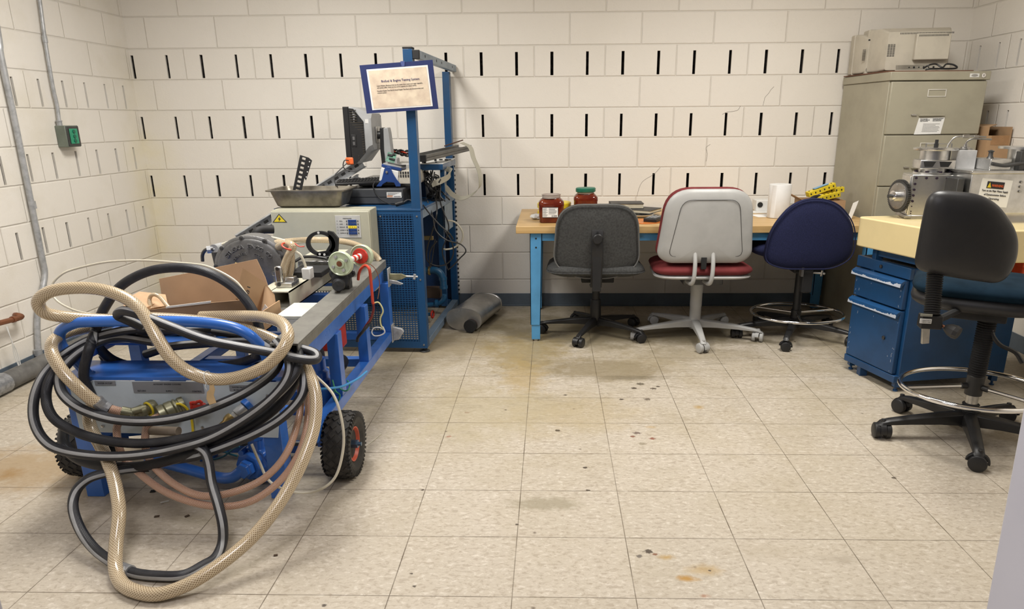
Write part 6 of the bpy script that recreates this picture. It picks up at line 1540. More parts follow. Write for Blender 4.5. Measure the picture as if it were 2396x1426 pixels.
# toggle clamps on the far post
def clamp(z, t_up, nm):
    f = MB(); f.mm(-.868, -.862, 3.565, 3.62, z-.05, z+.05); c = f.build('clamp_plate', m_galv, ct, bevel=.002); return c
c = clamp(.545, 1, '')
f = MB(); f.prism([(-.862, 3.58, .565), (-.80, 3.60, .560), (-.77, 3.60, .545), (-.80, 3.60, .53), (-.862, 3.58, .52)], (0, .015, 0)); f.build('clamp_arm', m_oliveb, c, bevel=.002)
f = MB(); f.cyl((-.79, 3.607, .546), (-.715, 3.607, .543), .005, 10); f.cyl((-.735, 3.607, .53), (-.730, 3.607, .557), .007, 10); f.build('clamp_spindle', m_galv, c)
f = MB(); f.prism([(-.862, 3.57, .535), (-.82, 3.56, .53), (-.785, 3.56, .515), (-.80, 3.56, .508), (-.862, 3.57, .515)], (0, .010, 0)); f.build('clamp_lever', m_galv, c, bevel=.002)
c = clamp(.235, 1, '')
f = MB(); f.prism([(-.862, 3.57, .275), (-.81, 3.57, .262), (-.80, 3.57, .245), (-.815, 3.57, .225), (-.83, 3.57, .20), (-.862, 3.57, .195)], (0, .020, 0)); f.build('clamp_body', m_galv, c, bevel=.004)
# wheels
def wheel(cx, cy, r, w_, side):
    f = MB(); n = 44
    # carcass
    prof = [(.062, -w_*.30), (.085, -w_*.50), (r*.80, -w_*.54), (r*.95, -w_*.44), (r*.985, -w_*.22), (r*.99, 0), (r*.985, w_*.22), (r*.95, w_*.44), (r*.80, w_*.54), (.085, w_*.50), (.062, w_*.30)]
    ax = V((1, 0, 0)); c = V((cx, cy, r))
    f.lathe(c, ax, prof, 48); 
    ty_ = f.build('tyre', m_tire, ct, ang=45)
    # tread lugs in diamond rows
    f = MB()
    for row, xo in enumerate((-.36, -.12, .12, .36)):
        for k in range(n//2):
            a = 2*PI*(k+(row % 2)*.5)/(n//2); rr = r*(.985 if abs(xo) < .2 else .965)
            e1 = V((0, math.cos(a), math.sin(a))); e2 = V((0, -math.sin(a), math.cos(a)))
            p = c+ax*(xo*w_)+e1*rr
            hw, hl = w_*.125, r*.115
            f.prism([p-ax*hw-e1*.006, p-e2*hl-e1*.006, p+ax*hw-e1*.006, p+e2*hl-e1*.006], e1*.0095)
    for s in (-1, 1):
        for k in range(n):
            a = 2*PI*k/n; e1 = V((0, math.cos(a), math.sin(a))); e2 = V((0, -math.sin(a), math.cos(a)))
            p = c+ax*(s*w_*.50)+e1*r*.935
            f.prism([p-e2*.005-e1*.016, p+e2*.005-e1*.016, p+e2*.004+e1*.004, p-e2*.004+e1*.004], ax*(s*.004))
    tag(f.build('tread', m_tire, ty_), kind='stuff')
    f = MB(); s = side
    f.lathe(c, ax*s, [(.012, w_*.25), (.030, w_*.28), (.036, w_*.18), (.052, w_*.18), (.058, w_*.30), (.064, w_*.42), (.068, w_*.42), (.066, w_*.26), (.060, w_*.10), (.012, w_*.05)], 36); rim = f.build('rim', m_redhub, ct)
    f = MB(); f.cyl(c+ax*s*w_*.18, c+ax*s*w_*.55, .017, 6); f.cyl(c+ax*s*w_*.55, c+ax*s*w_*.68, .008, 12); f.build('axle_nut', mat('blue steel nut', (.10, .18, .28), .35, .7), rim)
wheel(-.812, 2.45, .130, .100, 1)
wheel(-1.74-.085, 2.45, .130, .100, -1)
f = MB(); f.cyl((-1.78, 2.45, .130), (-.86, 2.45, .130), .010, 12); f.build('axle', m_dark, ct)
for x in (-.905, -1.715): cpart('axle_bracket', m_cart, x-.01, x+.01, 2.44, 2.51, .12, .20)
# water pump casting low at the front
YP = 2.365
f = MB(); c = V((-1.13, YP, .085)); f.lathe(c+V((0, .05, 0)), (-.3, -1, .0), [(.004, 0), (.070, 0), (.074, .01), (.074, .05), (.060, .055), (.055, .08), (.004, .08)], 8); pm = f.build('pump_body', m_cart, ct, bevel=.004)
f = MB(); f.lathe(c+V((-.02, -.03, .0)), (-.3, -1, 0), [(.004, 0), (.036, 0), (.036, .02), (.030, .024), (.030, .036), (.004, .036)], 6); f.build('hex_union', m_cart, pm, bevel=.002)
for a in range(4):
    a = a*PI/2+.6; q = c+V((math.cos(a)*.072, .0, math.sin(a)*.066)); f = MB(); f.cyl(q+V((0, .02, 0)), q+V((-.005, -.02, 0)), .011, 12); f.build('bolt', m_cart, pm)
f = MB(); f.cyl(c+V((.0, .02, .05)), c+V((.0, .02, .13)), .030, 14); f.cyl(c+V((.0, .02, .10)), c+V((.0, .02, .125)), .036, 6); f.build('pump_neck', m_cart, pm)
f = MB(); f.tube([c+V((-.035, -.045, .0)), c+V((-.075, -.055, -.028)), c+V((-.14, -.04, -.035)), c+V((-.26, -.02, -.012)), c+V((-.42, .0, .022))], .021, 14, spl=6); f.build('suction_pipe', m_cart, ct)
f = MB(); f.cyl(c+V((.0, .0, -.075)), c+V((.02, .0, -.05)), .018, 10); f.build('drain_plug', m_cart, pm)
# rounded blue housing at the right front corner
f = MB(); c = V((-.985, 2.72, .0)); f.lathe(c, (0, 0, 1), [(.004, .19), (.070, .19), (.074, .22), (.074, .27), (.056, .285), (.056, .30), (.046, .31), (.046, .335), (.036, .345), (.036, .39), (.028, .395), (.004, .395)], 24); f.build('valve_housing', m_cart, ct)
f = MB(); f.cyl((-1.20, 2.80, .215), (-.93, 2.74, .215), .026, 14); f.build('manifold_pipe', m_cart, ct)
f = MB(); f.cyl((-1.10, 2.52, .245), (-.94, 2.50, .245), .02, 12); f.build('manifold_pipe', m_cart, ct)
# bottom hidden things seen through the side: red tank, black motor
f = MB(); f.mm(-1.06, -.965, 2.98, 3.10, .33, .50); tag(f.build('red_tank', m_red, ct, bevel=.012, seg=3))
f = MB(); f.lathe((-1.10, 2.82, .36), (.9, -.3, 0), [(.004, 0), (.06, 0), (.065, .01), (.065, .09), (.05, .10), (.02, .12), (.004, .12)], 24); f.build('motor', m_black, ct)
f = MB(); f.lathe((-.985, 3.00, .265), (0, -1, 0), [(.004, -.04), (.035, -.04), (.04, 0), (.03, .03), (.004, .03)], 20); f.build('alternator', m_black, ct)

# white junction box with round plugs
jb = thing('junction_box', 'white junction box with round sockets beside the grey steel angle', 'junction box', (-1.01, 2.68, .556))
jx0, jx1, jy0, jy1 = -1.100, -.965, 2.63, 2.84
f = MB(); f.mm(jx0, jx1, jy0, jy1, .535, .585); f.build('case', mat('white enamel box', (.60, .62, .60), .35), jb, bevel=.002)
f = MB(); f.mm(jx0-.001, jx1+.001, jy0-.001, jy1+.001, .586, .600); f.build('lid', mat('white enamel lid', (.68, .70, .64), .35), jb, bevel=.002)
for x in (-1.055, -1.00):
    f = MB(); f.cyl((x, jy0, .560), (x, jy0-.022, .556), .012, 16); f.build('socket', m_chrome, jb)
    f = MB(); f.cyl((x, jy0-.022, .556), (x-.003, jy0-.030, .555), .008, 12); f.build('plug', m_black, jb)
f = MB(); f.tube([(-1.0, jy0-.03, .555), (-1.01, jy0-.06, .54), (-1.03, jy0-.08, .50), (-1.03, jy0-.10, .486)], .005, 8, spl=5); f.build('lead', m_black, jb)

# dynamometer housing
DY = V((-1.358, 3.055, .712))
dy_ = thing('dynamometer', 'round cast grey dynamometer housing with raised lettering on the cart', 'dynamometer', (DY.x, DY.y, .56))
RX, RZ = 1.19, 1.0
def dl(prof, seg=56, c=DY): 
    f = MB(); rings = []
    for r, h in prof: rings.append([c+V((math.cos(2*PI*k/seg)*max(r, 1e-4)*RX, -h, math.sin(2*PI*k/seg)*max(r, 1e-4))) for k in range(seg)])
    f.loop_tube(rings); return f
dl([(.002, -.16), (.110, -.16), (.118, -.10), (.140, -.09), (.143, -.08), (.143, .0), (.139, .004), (.128, .006), (.126, .014), (.118, .018), (.02, .022), (.002, .022)]).build('housing', m_cast, dy_)
for a in (100, 62, 20, -25, 140, 178):
    a = math.radians(a); q = DY+V((math.cos(a)*.134*RX, .002, math.sin(a)*.134)); f = MB(); f.cyl(q+V((0, .02, 0)), q+V((0, -.014, 0)), .011, 10); b = f.build('lug', m_cast, dy_)
    f = MB(); f.cyl(q+V((0, -.014, 0)), q+V((0, -.020, 0)), .006, 6); f.build('bolt', m_dark, b)
f = MB(); q = DY+V((-.015, -.022, .005)); f.lathe(q, (0, -1, 0), [(.004, 0), (.020, 0), (.018, .004), (.010, .006), (.004, .006)], 16); f.build('boss', m_cast, dy_)
f = MB(); q = DY+V((-.028, -.026, .012)); f.cyl(q, q+V((.004, -.045, .012)), .009, 6); f.cyl(q+V((0.004, -.040, .010)), q+V((-.012, -.052, .020)), .006, 10); f.build('brass_fitting', m_brass, dy_)
f = MB(); q = DY+V((.105, -.018, -.03)); f.lathe(q, (0, -1, 0), [(.004, -.002), (.016, 0), (.015, .006), (.008, .007), (.004, .004)], 16); f.build('boss', m_cast, dy_)
def arc_text(s, R_, a0, a1, size, wch):
    f = MB()
    n = len(s)
    for i, chh in enumerate(s):
        if chh == ' ': continue
        a = math.radians(a0+(a1-a0)*i/(n-1)); c = DY+V((math.cos(a)*R_*RX, -.0195, math.sin(a)*R_))
        ex = V((math.sin(a)*RX, 0, -math.cos(a))).normalized(); ez = V((-ex.z, 0, ex.x)); 
        put_text(f, chh, c-ex*wch/2, ex, ez, size, wch, depth=.006)
    return f
arc_text('STUSKA ENGG CO', .090, 148, 32, .026, .018).build('raised_lettering', mat('cast lettering', (.30, .30, .30), .4, .6), dy_)
arc_text('DENVER', .062, 146, 100, .014, .010).build('raised_lettering', MT['cast lettering'], dy_)
arc_text('COLO', .062, 66, 40, .014, .010).build('raised_lettering', MT['cast lettering'], dy_)
f = MB(); f.mm(DY.x-.12, DY.x+.10, DY.y+.02, DY.y+.12, .556, .60); f.build('mounting_foot', m_cast, dy_, bevel=.003)
# fittings at its left
f = MB(); f.tube([at(474, 612, 3.12), at(474, 596, 3.12), at(482, 585, 3.12), at(500, 584, 3.12)], .008, 10, spl=5); f.build('steel_line', m_dark, dy_)
f = MB(); f.cyl(at(484, 585, 3.12), at(510, 582, 3.14), .017, 8); f.cyl(at(500, 583, 3.12), at(520, 578, 3.2), .021, 12); f.build('union', m_galv, dy_)
f = MB(); f.cyl(at(505, 590, 3.13), at(512, 620, 3.13), .020, 12); f.build('valve_block', m_dark, dy_)
f = MB(); f.tube([at(594, 562, 3.20), at(600, 545, 3.20), at(612, 538, 3.22), at(640, 537, 3.25)], .020, 12, spl=6); f.build('rubber_elbow', m_blackm, dy_)

# cream channel beams and parts of the drive line
bm_ = thing('mounting_beam', 'cream painted square steel beam carrying the drive line on the cart', 'beam', (-1.15, 3.1, .56))
bx0, bx1, bz0, bz1 = -1.200, -1.113, .572, .650
f = MB(); by0, by1 = 2.835, 3.52
for a in ((bx0, bx1, by0, by1, bz1-.005, bz1), (bx0, bx1, by0, by1, bz0, bz0+.005), (bx1-.005, bx1, by0, by1, bz0, bz1), (bx0, bx0+.005, by0, by1, bz0, bz1)): f.mm(*a)
f.build('box_section', m_cream, bm_)
f = MB(); f.mm(-1.26, bx0-.001, by0+.02, by1, .556, .646); f.build('inner_beam', m_cream, bm_, bevel=.003)
f = MB(); f.mm(-1.24, -1.02, 3.40, 3.56, .556, .70); f.build('end_block', m_cream, bm_, bevel=.004)
for y in (3.0, 3.25, 3.42):
    f = MB(); f.cyl((-1.135, y, .650), (-1.135, y, .672), .004, 8); f.build('stud', m_galv, bm_)
mb_ = thing('bearing_bracket', 'grey machined bearing bracket bolted on the cream beam', 'bracket', (-1.16, 2.94, .65))
f = MB(); f.mm(-1.195, -1.125, 2.90, 2.99, .651, .672); f.build('foot', m_alum, mb_, bevel=.002)
f = MB(); f.mm(-1.195, -1.165, 2.90, 2.92, .672, .745); f.build('upright', m_alum, mb_, bevel=.006)
f = MB(); f.cyl((-1.18, 2.897, .735), (-1.18, 2.90, .735), .008, 12); f.build('bolt', m_dark, mb_)
f = MB(); f.cyl((-1.18, 2.897, .665), (-1.18, 2.90, .665), .008, 12); f.build('bolt', m_dark, mb_)
f = MB(); f.mm(-1.165, -1.125, 2.93, 2.97, .672, .690); f.build('spacer', m_alum, mb_, bevel=.002)
# black ring bracket
rb = thing('ring_bracket', 'black plate bracket with a large round hole standing on the cart', 'bracket', (-1.12, 3.40, .70))
def ringpl(cx, cy, Y, ro, ri, th):
    c = at(cx, cy, Y); f = MB(); n = 32
    outer = [(c.x+math.cos(2*PI*(k+.5)/n)*ro*1.19, c.z+math.sin(2*PI*(k+.5)/n)*ro) for k in range(n)]
    inner = [(c.x+math.cos(2*PI*(k+.5)/n)*ri*1.19, c.z+math.sin(2*PI*(k+.5)/n)*ri) for k in range(n)]
    rings = [[V((x, Y, z)) for x, z in inner], [V((x, Y, z)) for x, z in outer], [V((x, Y+th, z)) for x, z in outer], [V((x, Y+th, z)) for x, z in inner]]
    vs = [p for r in rings for p in r]; fs = []
    for a in range(4):
        for k in range(n): fs.append((a*n+k, ((a+1) % 4)*n+k, ((a+1) % 4)*n+(k+1) % n, a*n+(k+1) % n))
    f.add(vs, fs); return f, c
f, c = ringpl(750, 571, 3.38, .062, .047, .02); f.build('ring', m_blackm, rb)
f = MB(); f.prism([at(766, 541, 3.38), at(778, 544, 3.38), at(791, 559, 3.38), at(789, 600, 3.38), at(742, 600, 3.38), at(741, 591, 3.38), at(762, 588, 3.38), at(771, 573, 3.38), at(768, 556, 3.38)], (0, .02, 0)); pt = f.build('plate', m_blackm, rb)
for p in ((745, 545), (748, 595), (759, 596)):
    q = at(*p, 3.379); f = MB(); f.cyl(q, q+V((0, -.001, 0)), .006, 12); f.build('bolt_hole', m_led, pt)
q = at(765, 600, 3.38); f = MB(); f.mm(q.x-.05, q.x+.06, 3.36, 3.42, .70, q.z); f.build('base', m_dark, rb, bevel=.002)
# nylon couplings
sh_ = thing('drive_coupling', 'pair of pale green nylon discs on a red and white striped shaft', 'coupling', at(797, 617, 2.95))
d1, d2 = at(797, 617, 2.95), at(846, 599, 3.12); axd = (d2-d1).normalized()
f = MB(); tn = V((-.25, -.93, .05)).normalized()
def disc(c, r, prof, m, nm, par=None, seg=40):
    f = MB(); x = V((1, 0, 0)); x = (x-axd*0); n = tn; x = (V((1, 0, 0))-n*n.x).normalized(); y = n.cross(x)
    rings = [[c+n*h+x*math.cos(2*PI*k/seg)*rr*1.10+y*math.sin(2*PI*k/seg)*rr for k in range(seg)] for rr, h in prof]
    f.loop_tube(rings); return f.build(nm, m, par or sh_)
pr = lambda r: [(.010, -.012), (r*.8, -.012), (r, -.008), (r, .004), (r*.93, .008), (r*.86, .004), (r*.40, .004), (r*.36, .010), (.010, .010)]
p1_ = disc(d1, .054, pr(.054), m_nylon, 'nylon_disc'); p2_ = disc(d2, .052, pr(.052), m_nylon, 'nylon_disc')
disc(d1+tn*.011, .012, [(.002, 0), (.012, 0), (.012, .001), (.002, .001)], m_copper, 'centre_bore', p1_)
for k in range(4):
    a = k*PI/2+.5; x = (V((1, 0, 0))-tn*tn.x).normalized(); y = tn.cross(x); q = d1+x*math.cos(a)*.034*1.1+y*math.sin(a)*.032+tn*.004
    f = MB(); f.cyl(q, q+tn*.008, .007, 8); f.build('bolt', m_galv, p1_)
disc(d2+tn*.011, .03, [(.004, 0), (.036, 0), (.034, .006), (.004, .006)], m_red, 'red_flange', p2_)
a_, b_ = d1-tn*.012, d2+tn*.017
for k in range(9):
    f = MB(); f.cyl(a_.lerp(b_, k/9), a_.lerp(b_, (k+1)/9), .0135, 16); f.build('striped_shaft', m_red if k % 2 else m_white, sh_)
# starter assembly below
st = thing('starter_motor', 'dark grey starter motor under the nylon couplings', 'motor', at(800, 650, 3.0))
for (px, py, Y, r, l, ax) in ((798, 655, 2.98, .042, .07, (.2, -1, .1)), (792, 668, 2.93, .028, .05, (.2, -1, .0)), (784, 640, 3.02, .026, .06, (.3, -1, .2)), (812, 644, 3.0, .022, .07, (.5, -1, .1)), (822, 640, 3.02, .018, .06, (.4, -1, .1))):
    q = at(px, py, Y); f = MB(); f.lathe(q-V(ax).normalized()*l*.2, ax, [(.004, -l/2), (r, -l/2), (r, l*.2), (r*.8, l*.25), (r*.78, l/2), (r*.4, l/2), (.004, l*.45)], 20); f.build('housing', mat('dark cast metal', (.06, .062, .066), .4, .6), st)
q = at(798, 648, 2.99); f = MB(); f.mm(q.x-.03, q.x+.03, 3.00, 3.05, .545, q.z); f.build('bracket', m_dark, st)
f = MB(); f.cyl(at(795, 640, 3.0), d1, .008, 10); f.build('support_stud', m_dark, st)
# end block details behind the couplings
f = MB(); f.mm(-1.03, -.955, 3.25, 3.50, .60, .72); t = f.build('steel_block', m_alum, bevel=.004); tag(t, 'machined steel block behind the nylon couplings', 'block')
f = MB(); f.mm(-1.24, -1.06, 3.30, 3.52, .652, .69); t = f.build('aluminium_plate', m_alum, bevel=.003); tag(t, 'low aluminium plate lying between the ring bracket and dynamometer', 'plate')
f = MB(); q = at(716, 600, 3.2); f.mm(q.x-.05, q.x+.10, 3.10, 3.26, .652, .678); t = f.build('black_bracket', m_blackm, bevel=.004); tag(t, 'low black bracket on the cream beam', 'bracket')

# hoses and wires on the cart
def hose(name, label, pts, r, m, cat='hose', group=None, ref=None, spl=8, seg=18, caps=True, par=None):
    f = MB(); f.tube(pts, r, seg, spl=spl, ref=ref, caps=caps); o = f.build(name, m, par)
    if par is None: tag(o, label, cat, group)
    return o
A = lambda L: [at(*p) for p in L]
hose('braided_hose', 'clear braided hose rising beside the dynamometer and tied with red wire', A([(652, 668, 2.98), (660, 640, 2.97), (672, 605, 2.97), (684, 582, 2.97), (680, 572, 2.98), (665, 572, 3.02), (652, 578, 3.06)]), .017, m_braid)
hose('braided_hose', 'clear braided hose doubled back behind the red tied one', A([(672, 660, 3.01), (680, 625, 3.01), (680, 590, 3.01), (672, 575, 3.03), (655, 569, 3.08), (640, 572, 3.10)]), .017, m_braid)
hose('braided_hose', 'clear braided hose running back from the dynamometer behind the black ring', A([(640, 580, 3.16), (650, 570, 3.2), (680, 565, 3.3), (720, 562, 3.5), (760, 562, 3.55), (800, 565, 3.60), (830, 572, 3.62), (860, 585, 3.64), (880, 600, 3.66), (888, 610, 3.66)]), .016, m_braid)
f = MB(); f.torus(at(674, 577, 2.97), (.5, -.2, 1), .026, .004, 24, 8)
tag(f.build('red_wire_tie', m_wire_r), 'red wire tie knotted round the braided hoses', 'tie')
f = MB(); f.tube(A([(690, 570, 2.96), (700, 577, 2.95), (712, 577, 2.95)]), .003, 6, spl=4); tag(f.build('red_wire_tie', m_wire_r), 'loose tail of the red wire tie', 'tie')
cable('ivory_cable', 'ivory cable curving down from the red tie to a white plug', A([(690, 588, 2.97), (703, 597, 2.97), (712, 615, 2.97), (716, 630, 2.97)]), .006, m_wire_w)
q = at(718, 632, 2.97); f = MB(); f.mm(q.x-.018, q.x+.020, 2.95, 3.0, q.z-.040, q.z+.010); tag(f.build('white_plug', m_white, bevel=.004), 'white plug block standing on the cream beam', 'plug')
cable('white_cable', 'white cable arching over the top of the dynamometer', A([(520, 572, 3.16), (560, 558, 3.16), (600, 553, 3.14), (640, 557, 3.12), (668, 564, 3.1)]), .006, m_wire_w)
hose('black_hose_lead', 'thin black lead curving behind the ring bracket foot', A([(690, 612, 3.2), (710, 602, 3.25), (740, 602, 3.3), (765, 606, 3.3)]), .007, m_black, 'cable')
cable('orange_cable', 'thick orange red cable draped over the grey angle and down the cart side', A([(838, 655, 3.06), (840, 640, 3.05), (846, 628, 3.03), (856, 622, 3.02), (864, 630, 3.00), (867, 650, 3.0), (870, 680, 3.0), (872, 706, 3.0), (874, 712, 3.0)]), .0065, m_wire_r)
cable('dark_red_cable', 'dark red cable sagging from the orange one toward the frame', A([(873, 712, 3.0), (874, 725, 3.0), (868, 745, 3.0), (855, 765, 3.0), (846, 780, 3.0)]), .0055, mat('dark red cable', (.18, .02, .015), .5), spl=6)
cable('yellow_wire', 'pale yellow wire loop hanging from the cart frame', A([(874, 710, 3.02), (885, 708, 3.02), (893, 718, 3.02), (896, 730, 3.02), (890, 745, 3.02), (891, 760, 3.02), (898, 772, 3.02)]), .0035, m_wire_y)
cable('white_wire', 'white wire loop at the lower end of the yellow wire', A([(898, 772, 3.02), (888, 767, 3.02), (875, 768, 3.02), (870, 778, 3.02), (876, 786, 3.02), (890, 785, 3.02), (900, 778, 3.02), (896, 765, 3.02)]), .003, m_white)
cable('thin_wire', 'thin brown wire looping over the top of the grey angle', A([(846, 622, 3.05), (858, 616, 3.06), (874, 625, 3.07), (885, 645, 3.07), (888, 670, 3.07), (884, 700, 3.05)]), .0018, m_copper)
cable('black_connector_lead', 'black lead with inline connectors hanging inside the cart side', A([(872, 740, 3.02), (862, 760, 3.0), (850, 775, 2.98), (838, 790, 2.98), (836, 800, 2.98)]), .007, m_black)
cable('grey_lead', 'grey lead with a plug hanging under the cart rail', A([(770, 778, 2.80), (776, 800, 2.80), (777, 822, 2.80)]), .004, mat('grey lead', (.3, .3, .3), .5))
f = MB(); f.cyl(at(777, 820, 2.80), at(778, 838, 2.80), .010, 10); tag(f.build('black_plug', m_black), 'small black plug on the grey lead below the cart rail', 'plug')
cable('blue_air_line', 'sky blue air line running along the lower cart rail', A([(748, 911, 2.50), (775, 909, 2.52), (800, 905, 2.58), (820, 896, 2.64), (840, 885, 2.72), (858, 870, 2.82)]), .005, m_wire_b)
for i, L in enumerate(([(778, 890, 2.62), (785, 915, 2.60), (795, 925, 2.60), (790, 940, 2.60), (780, 932, 2.6), (784, 905, 2.6)], [(790, 905, 2.62), (805, 915, 2.62), (815, 912, 2.62), (818, 900, 2.64), (812, 890, 2.64)])):
    cable('green_wire', ('green wire tangled on the cart rail beside the blue air line', 'second green wire curled closer to the blue post')[i], A(L), .003, m_wire_g)

# open cardboard box on the cart
bx = thing('cardboard_box', 'torn open cardboard box full of scraps on the front of the cart', 'box', (-1.40, 2.62, .556))
cpts = dict(fl_=at(345, 760, 2.50), fr_=at(606, 765, 2.50))
z0 = .556
X0_, X1_ = at(300, 720, 2.52).x, at(602, 720, 2.52).x
f = MB(); f.mm(X0_, X1_, 2.50, 2.76, z0, z0+.004); f.build('bottom', m_card, bx)
f = MB(); f.prism([(X0_, 2.50, z0), (X1_, 2.50, z0), at(585, 701, 2.50), at(440, 714, 2.50), at(300, 732, 2.50)], (0, .005, 0)); fw_ = f.build('front_wall', m_cardi, bx)
f = MB(); a = at(518, 743, 2.499); 
for k in range(18): f.mm(a.x+k*.0052, a.x+k*.0052+.0028, 2.4985, 2.4998, a.z-.010+k*.0006, a.z+.012+k*.0006)
f.mm(a.x-.01, a.x+.095, 2.4985, 2.4998, a.z-.015, a.z-.011); tag(f.build('barcode', m_ink, fw_), kind='stuff')
f = MB(); f.mm(X0_, X0_+.005, 2.505, 2.76, z0, z0+.08); f.build('side_wall', m_card, bx)
f = MB(); f.mm(X1_-.005, X1_, 2.505, 2.74, z0, z0+.08); f.build('side_wall', m_card, bx)
f = MB(); f.prism([at(385, 735, 2.76), at(600, 735, 2.76), at(626, 668, 2.79), at(620, 650, 2.80), at(612, 632, 2.81), at(600, 607, 2.82), at(372, 653, 2.82)], (0, .005, 0)); f.build('rear_flap', m_cardi, bx)
f = MB(); a4 = [at(566, 629, 2.60), at(620, 665, 2.72), at(607, 745, 2.70), at(551, 700, 2.55)]; f.prism(a4, (0.004, .004, 0)); sf = f.build('right_flap', m_card, bx)
n_ = (a4[1]-a4[0]).cross(a4[3]-a4[0]).normalized(); n_ = n_ if n_.y < 0 else -n_
ex_ = (a4[3]-a4[0]).normalized(); f = MB(); e2 = n_.cross(ex_); 
put_text(f, '18', at(577, 670, 2.595)+n_*.003, ex_*1, e2 if e2.x > 0 else -e2, .026, .030); f.build('printed_number', m_ink, sf)
f = MB(); f.prism([at(620, 665, 2.72), at(640, 690, 2.74), at(646, 730, 2.70), at(612, 770, 2.62), at(607, 745, 2.70)], (0.003, .003, 0)); f.build('side_flap', m_card, bx)
f = MB(); f.prism([at(620, 712, 2.64), at(634, 729, 2.64), at(628, 741, 2.64), at(613, 726, 2.64)], (0, -.002, 0)); f.build('paper_label', m_paper, bx)
f = MB(); f.prism([at(283, 705, 2.62), at(325, 683, 2.70), at(386, 690, 2.76), at(392, 715, 2.72), at(300, 732, 2.56)], (0, .004, 0)); f.build('left_flap', mat('light cardboard', (.52, .34, .20), .8), bx)
f = MB(); f.prism([(X0_+.02, 2.52, z0+.03), (X1_-.02, 2.52, z0+.03), (X1_-.02, 2.74, z0+.04), (X0_+.02, 2.74, z0+.04)], (0, 0, .004)); f.build('packing_sheet', m_cardi, bx)
f = MB(); f.prism([at(388, 722, 2.493), at(492, 710, 2.493), at(493, 705, 2.493), at(388, 718, 2.493)], (0, .004, 0)); t = f.build('paper_strip', m_paper); tag(t, 'white printed paper strip lying on the edge of the open cardboard box', 'paper')
hose('thin_clear_hose', 'thin clear hose loop inside the cardboard box', A([(352, 722, 2.66), (350, 700, 2.68), (358, 690, 2.68), (372, 694, 2.68), (385, 708, 2.66), (396, 722, 2.64)]), .008, m_braid)

# ------------------------------------------------------------------ the hose heap
RB = .0160
KR = (0.15, -.80, .45)
BG = 'black striped hoses coiled on the cart handle'
hose('black_hose', 'black hose with grey stripe arching high over the handle behind the tan hose', A([(215, 930, 2.22), (196, 880, 2.22), (208, 820, 2.24), (225, 770, 2.30), (245, 720, 2.34), (285, 668, 2.36), (350, 635, 2.37), (425, 627, 2.38), (490, 640, 2.38), (545, 672, 2.38), (582, 712, 2.37), (603, 755, 2.36), (610, 800, 2.34), (598, 838, 2.33)]), RB*1.05, m_rub, group=BG, ref=(0, .7, .7))
hose('black_hose', 'black hose with grey stripe folding in a long flat loop across the handle', A([(330, 765, 2.22), (300, 750, 2.19), (276, 738, 2.17), (290, 728, 2.155), (330, 738, 2.15), (400, 765, 2.14), (480, 795, 2.14), (560, 812, 2.14), (640, 826, 2.15), (700, 840, 2.16), (738, 842, 2.18), (738, 828, 2.22), (700, 815, 2.26), (640, 806, 2.32), (560, 800, 2.36), (470, 805, 2.38), (400, 812, 2.38), (340, 830, 2.38)]), RB, m_rub, group=BG, ref=(.1, -.55, .85))
hose('black_hose', 'black striped hose forming the widest outer loop left of the front panel', A([(500, 795, 2.34), (420, 775, 2.34), (330, 770, 2.33), (240, 785, 2.30), (165, 820, 2.26), (110, 868, 2.20), (82, 925, 2.14), (80, 985, 2.10), (105, 1032, 2.07), (150, 1056, 2.06), (238, 1068, 2.06), (327, 1065, 2.06), (420, 1048, 2.07), (503, 1021, 2.08), (592, 968, 2.10), (650, 918, 2.12), (676, 874, 2.15), (672, 835, 2.19), (645, 800, 2.24)]), RB, m_rub, group=BG, ref=KR)
hose('black_hose', 'black striped hose draped across the middle of the front panel', A([(360, 800, 2.33), (270, 790, 2.32), (195, 820, 2.26), (145, 868, 2.20), (140, 905, 2.17), (158, 935, 2.15), (200, 962, 2.13), (268, 982, 2.12), (356, 986, 2.12), (445, 971, 2.12), (548, 932, 2.13), (618, 890, 2.15), (648, 858, 2.18), (650, 830, 2.22), (620, 805, 2.28)]), RB*1.05, m_rub, group=BG, ref=KR)
hose('black_hose', 'black hose with a pale worn patch sagging below the panel fittings', A([(320, 790, 2.36), (230, 800, 2.33), (160, 838, 2.25), (118, 885, 2.18), (108, 935, 2.14), (125, 978, 2.11), (170, 1008, 2.10), (230, 1028, 2.09), (310, 1038, 2.09), (386, 1034, 2.09), (474, 1016, 2.09), (560, 985, 2.10), (640, 930, 2.12), (690, 875, 2.16), (700, 830, 2.22), (676, 802, 2.28)]), RB, m_rub, group=BG, ref=(0.1, -.4, -.85))
hose('black_hose', 'black striped hose crossing the right side of the panel', A([(392, 1078, 2.12), (450, 1070, 2.10), (503, 1054, 2.09), (592, 1018, 2.10), (660, 978, 2.12), (704, 930, 2.15), (712, 885, 2.19), (700, 848, 2.24), (660, 815, 2.30), (600, 790, 2.36), (500, 775, 2.40)]), RB, m_rub, group=BG, ref=KR)
hose('black_hose', 'black hose making the lowest drape under the coil', A([(150, 1000, 2.20), (150, 1040, 2.14), (185, 1075, 2.12), (250, 1092, 2.10), (330, 1092, 2.10), (415, 1072, 2.10), (503, 1040, 2.11), (590, 996, 2.13), (655, 945, 2.16), (690, 890, 2.20), (686, 845, 2.25), (650, 820, 2.32), (560, 850, 2.40), (470, 860, 2.43), (380, 868, 2.45), (280, 850, 2.44), (232, 815, 2.42), (225, 780, 2.40)]), RB*1.1, m_rub, group=BG, ref=(0, -.2, -.9))
hose('black_hose', 'black hose lying behind the handle across the top of the coil', A([(238, 800, 2.42), (300, 786, 2.42), (380, 778, 2.42), (470, 772, 2.42), (560, 775, 2.42), (625, 792, 2.38), (660, 815, 2.34)]), RB, m_rub, group=BG, ref=(0, -.5, .8))
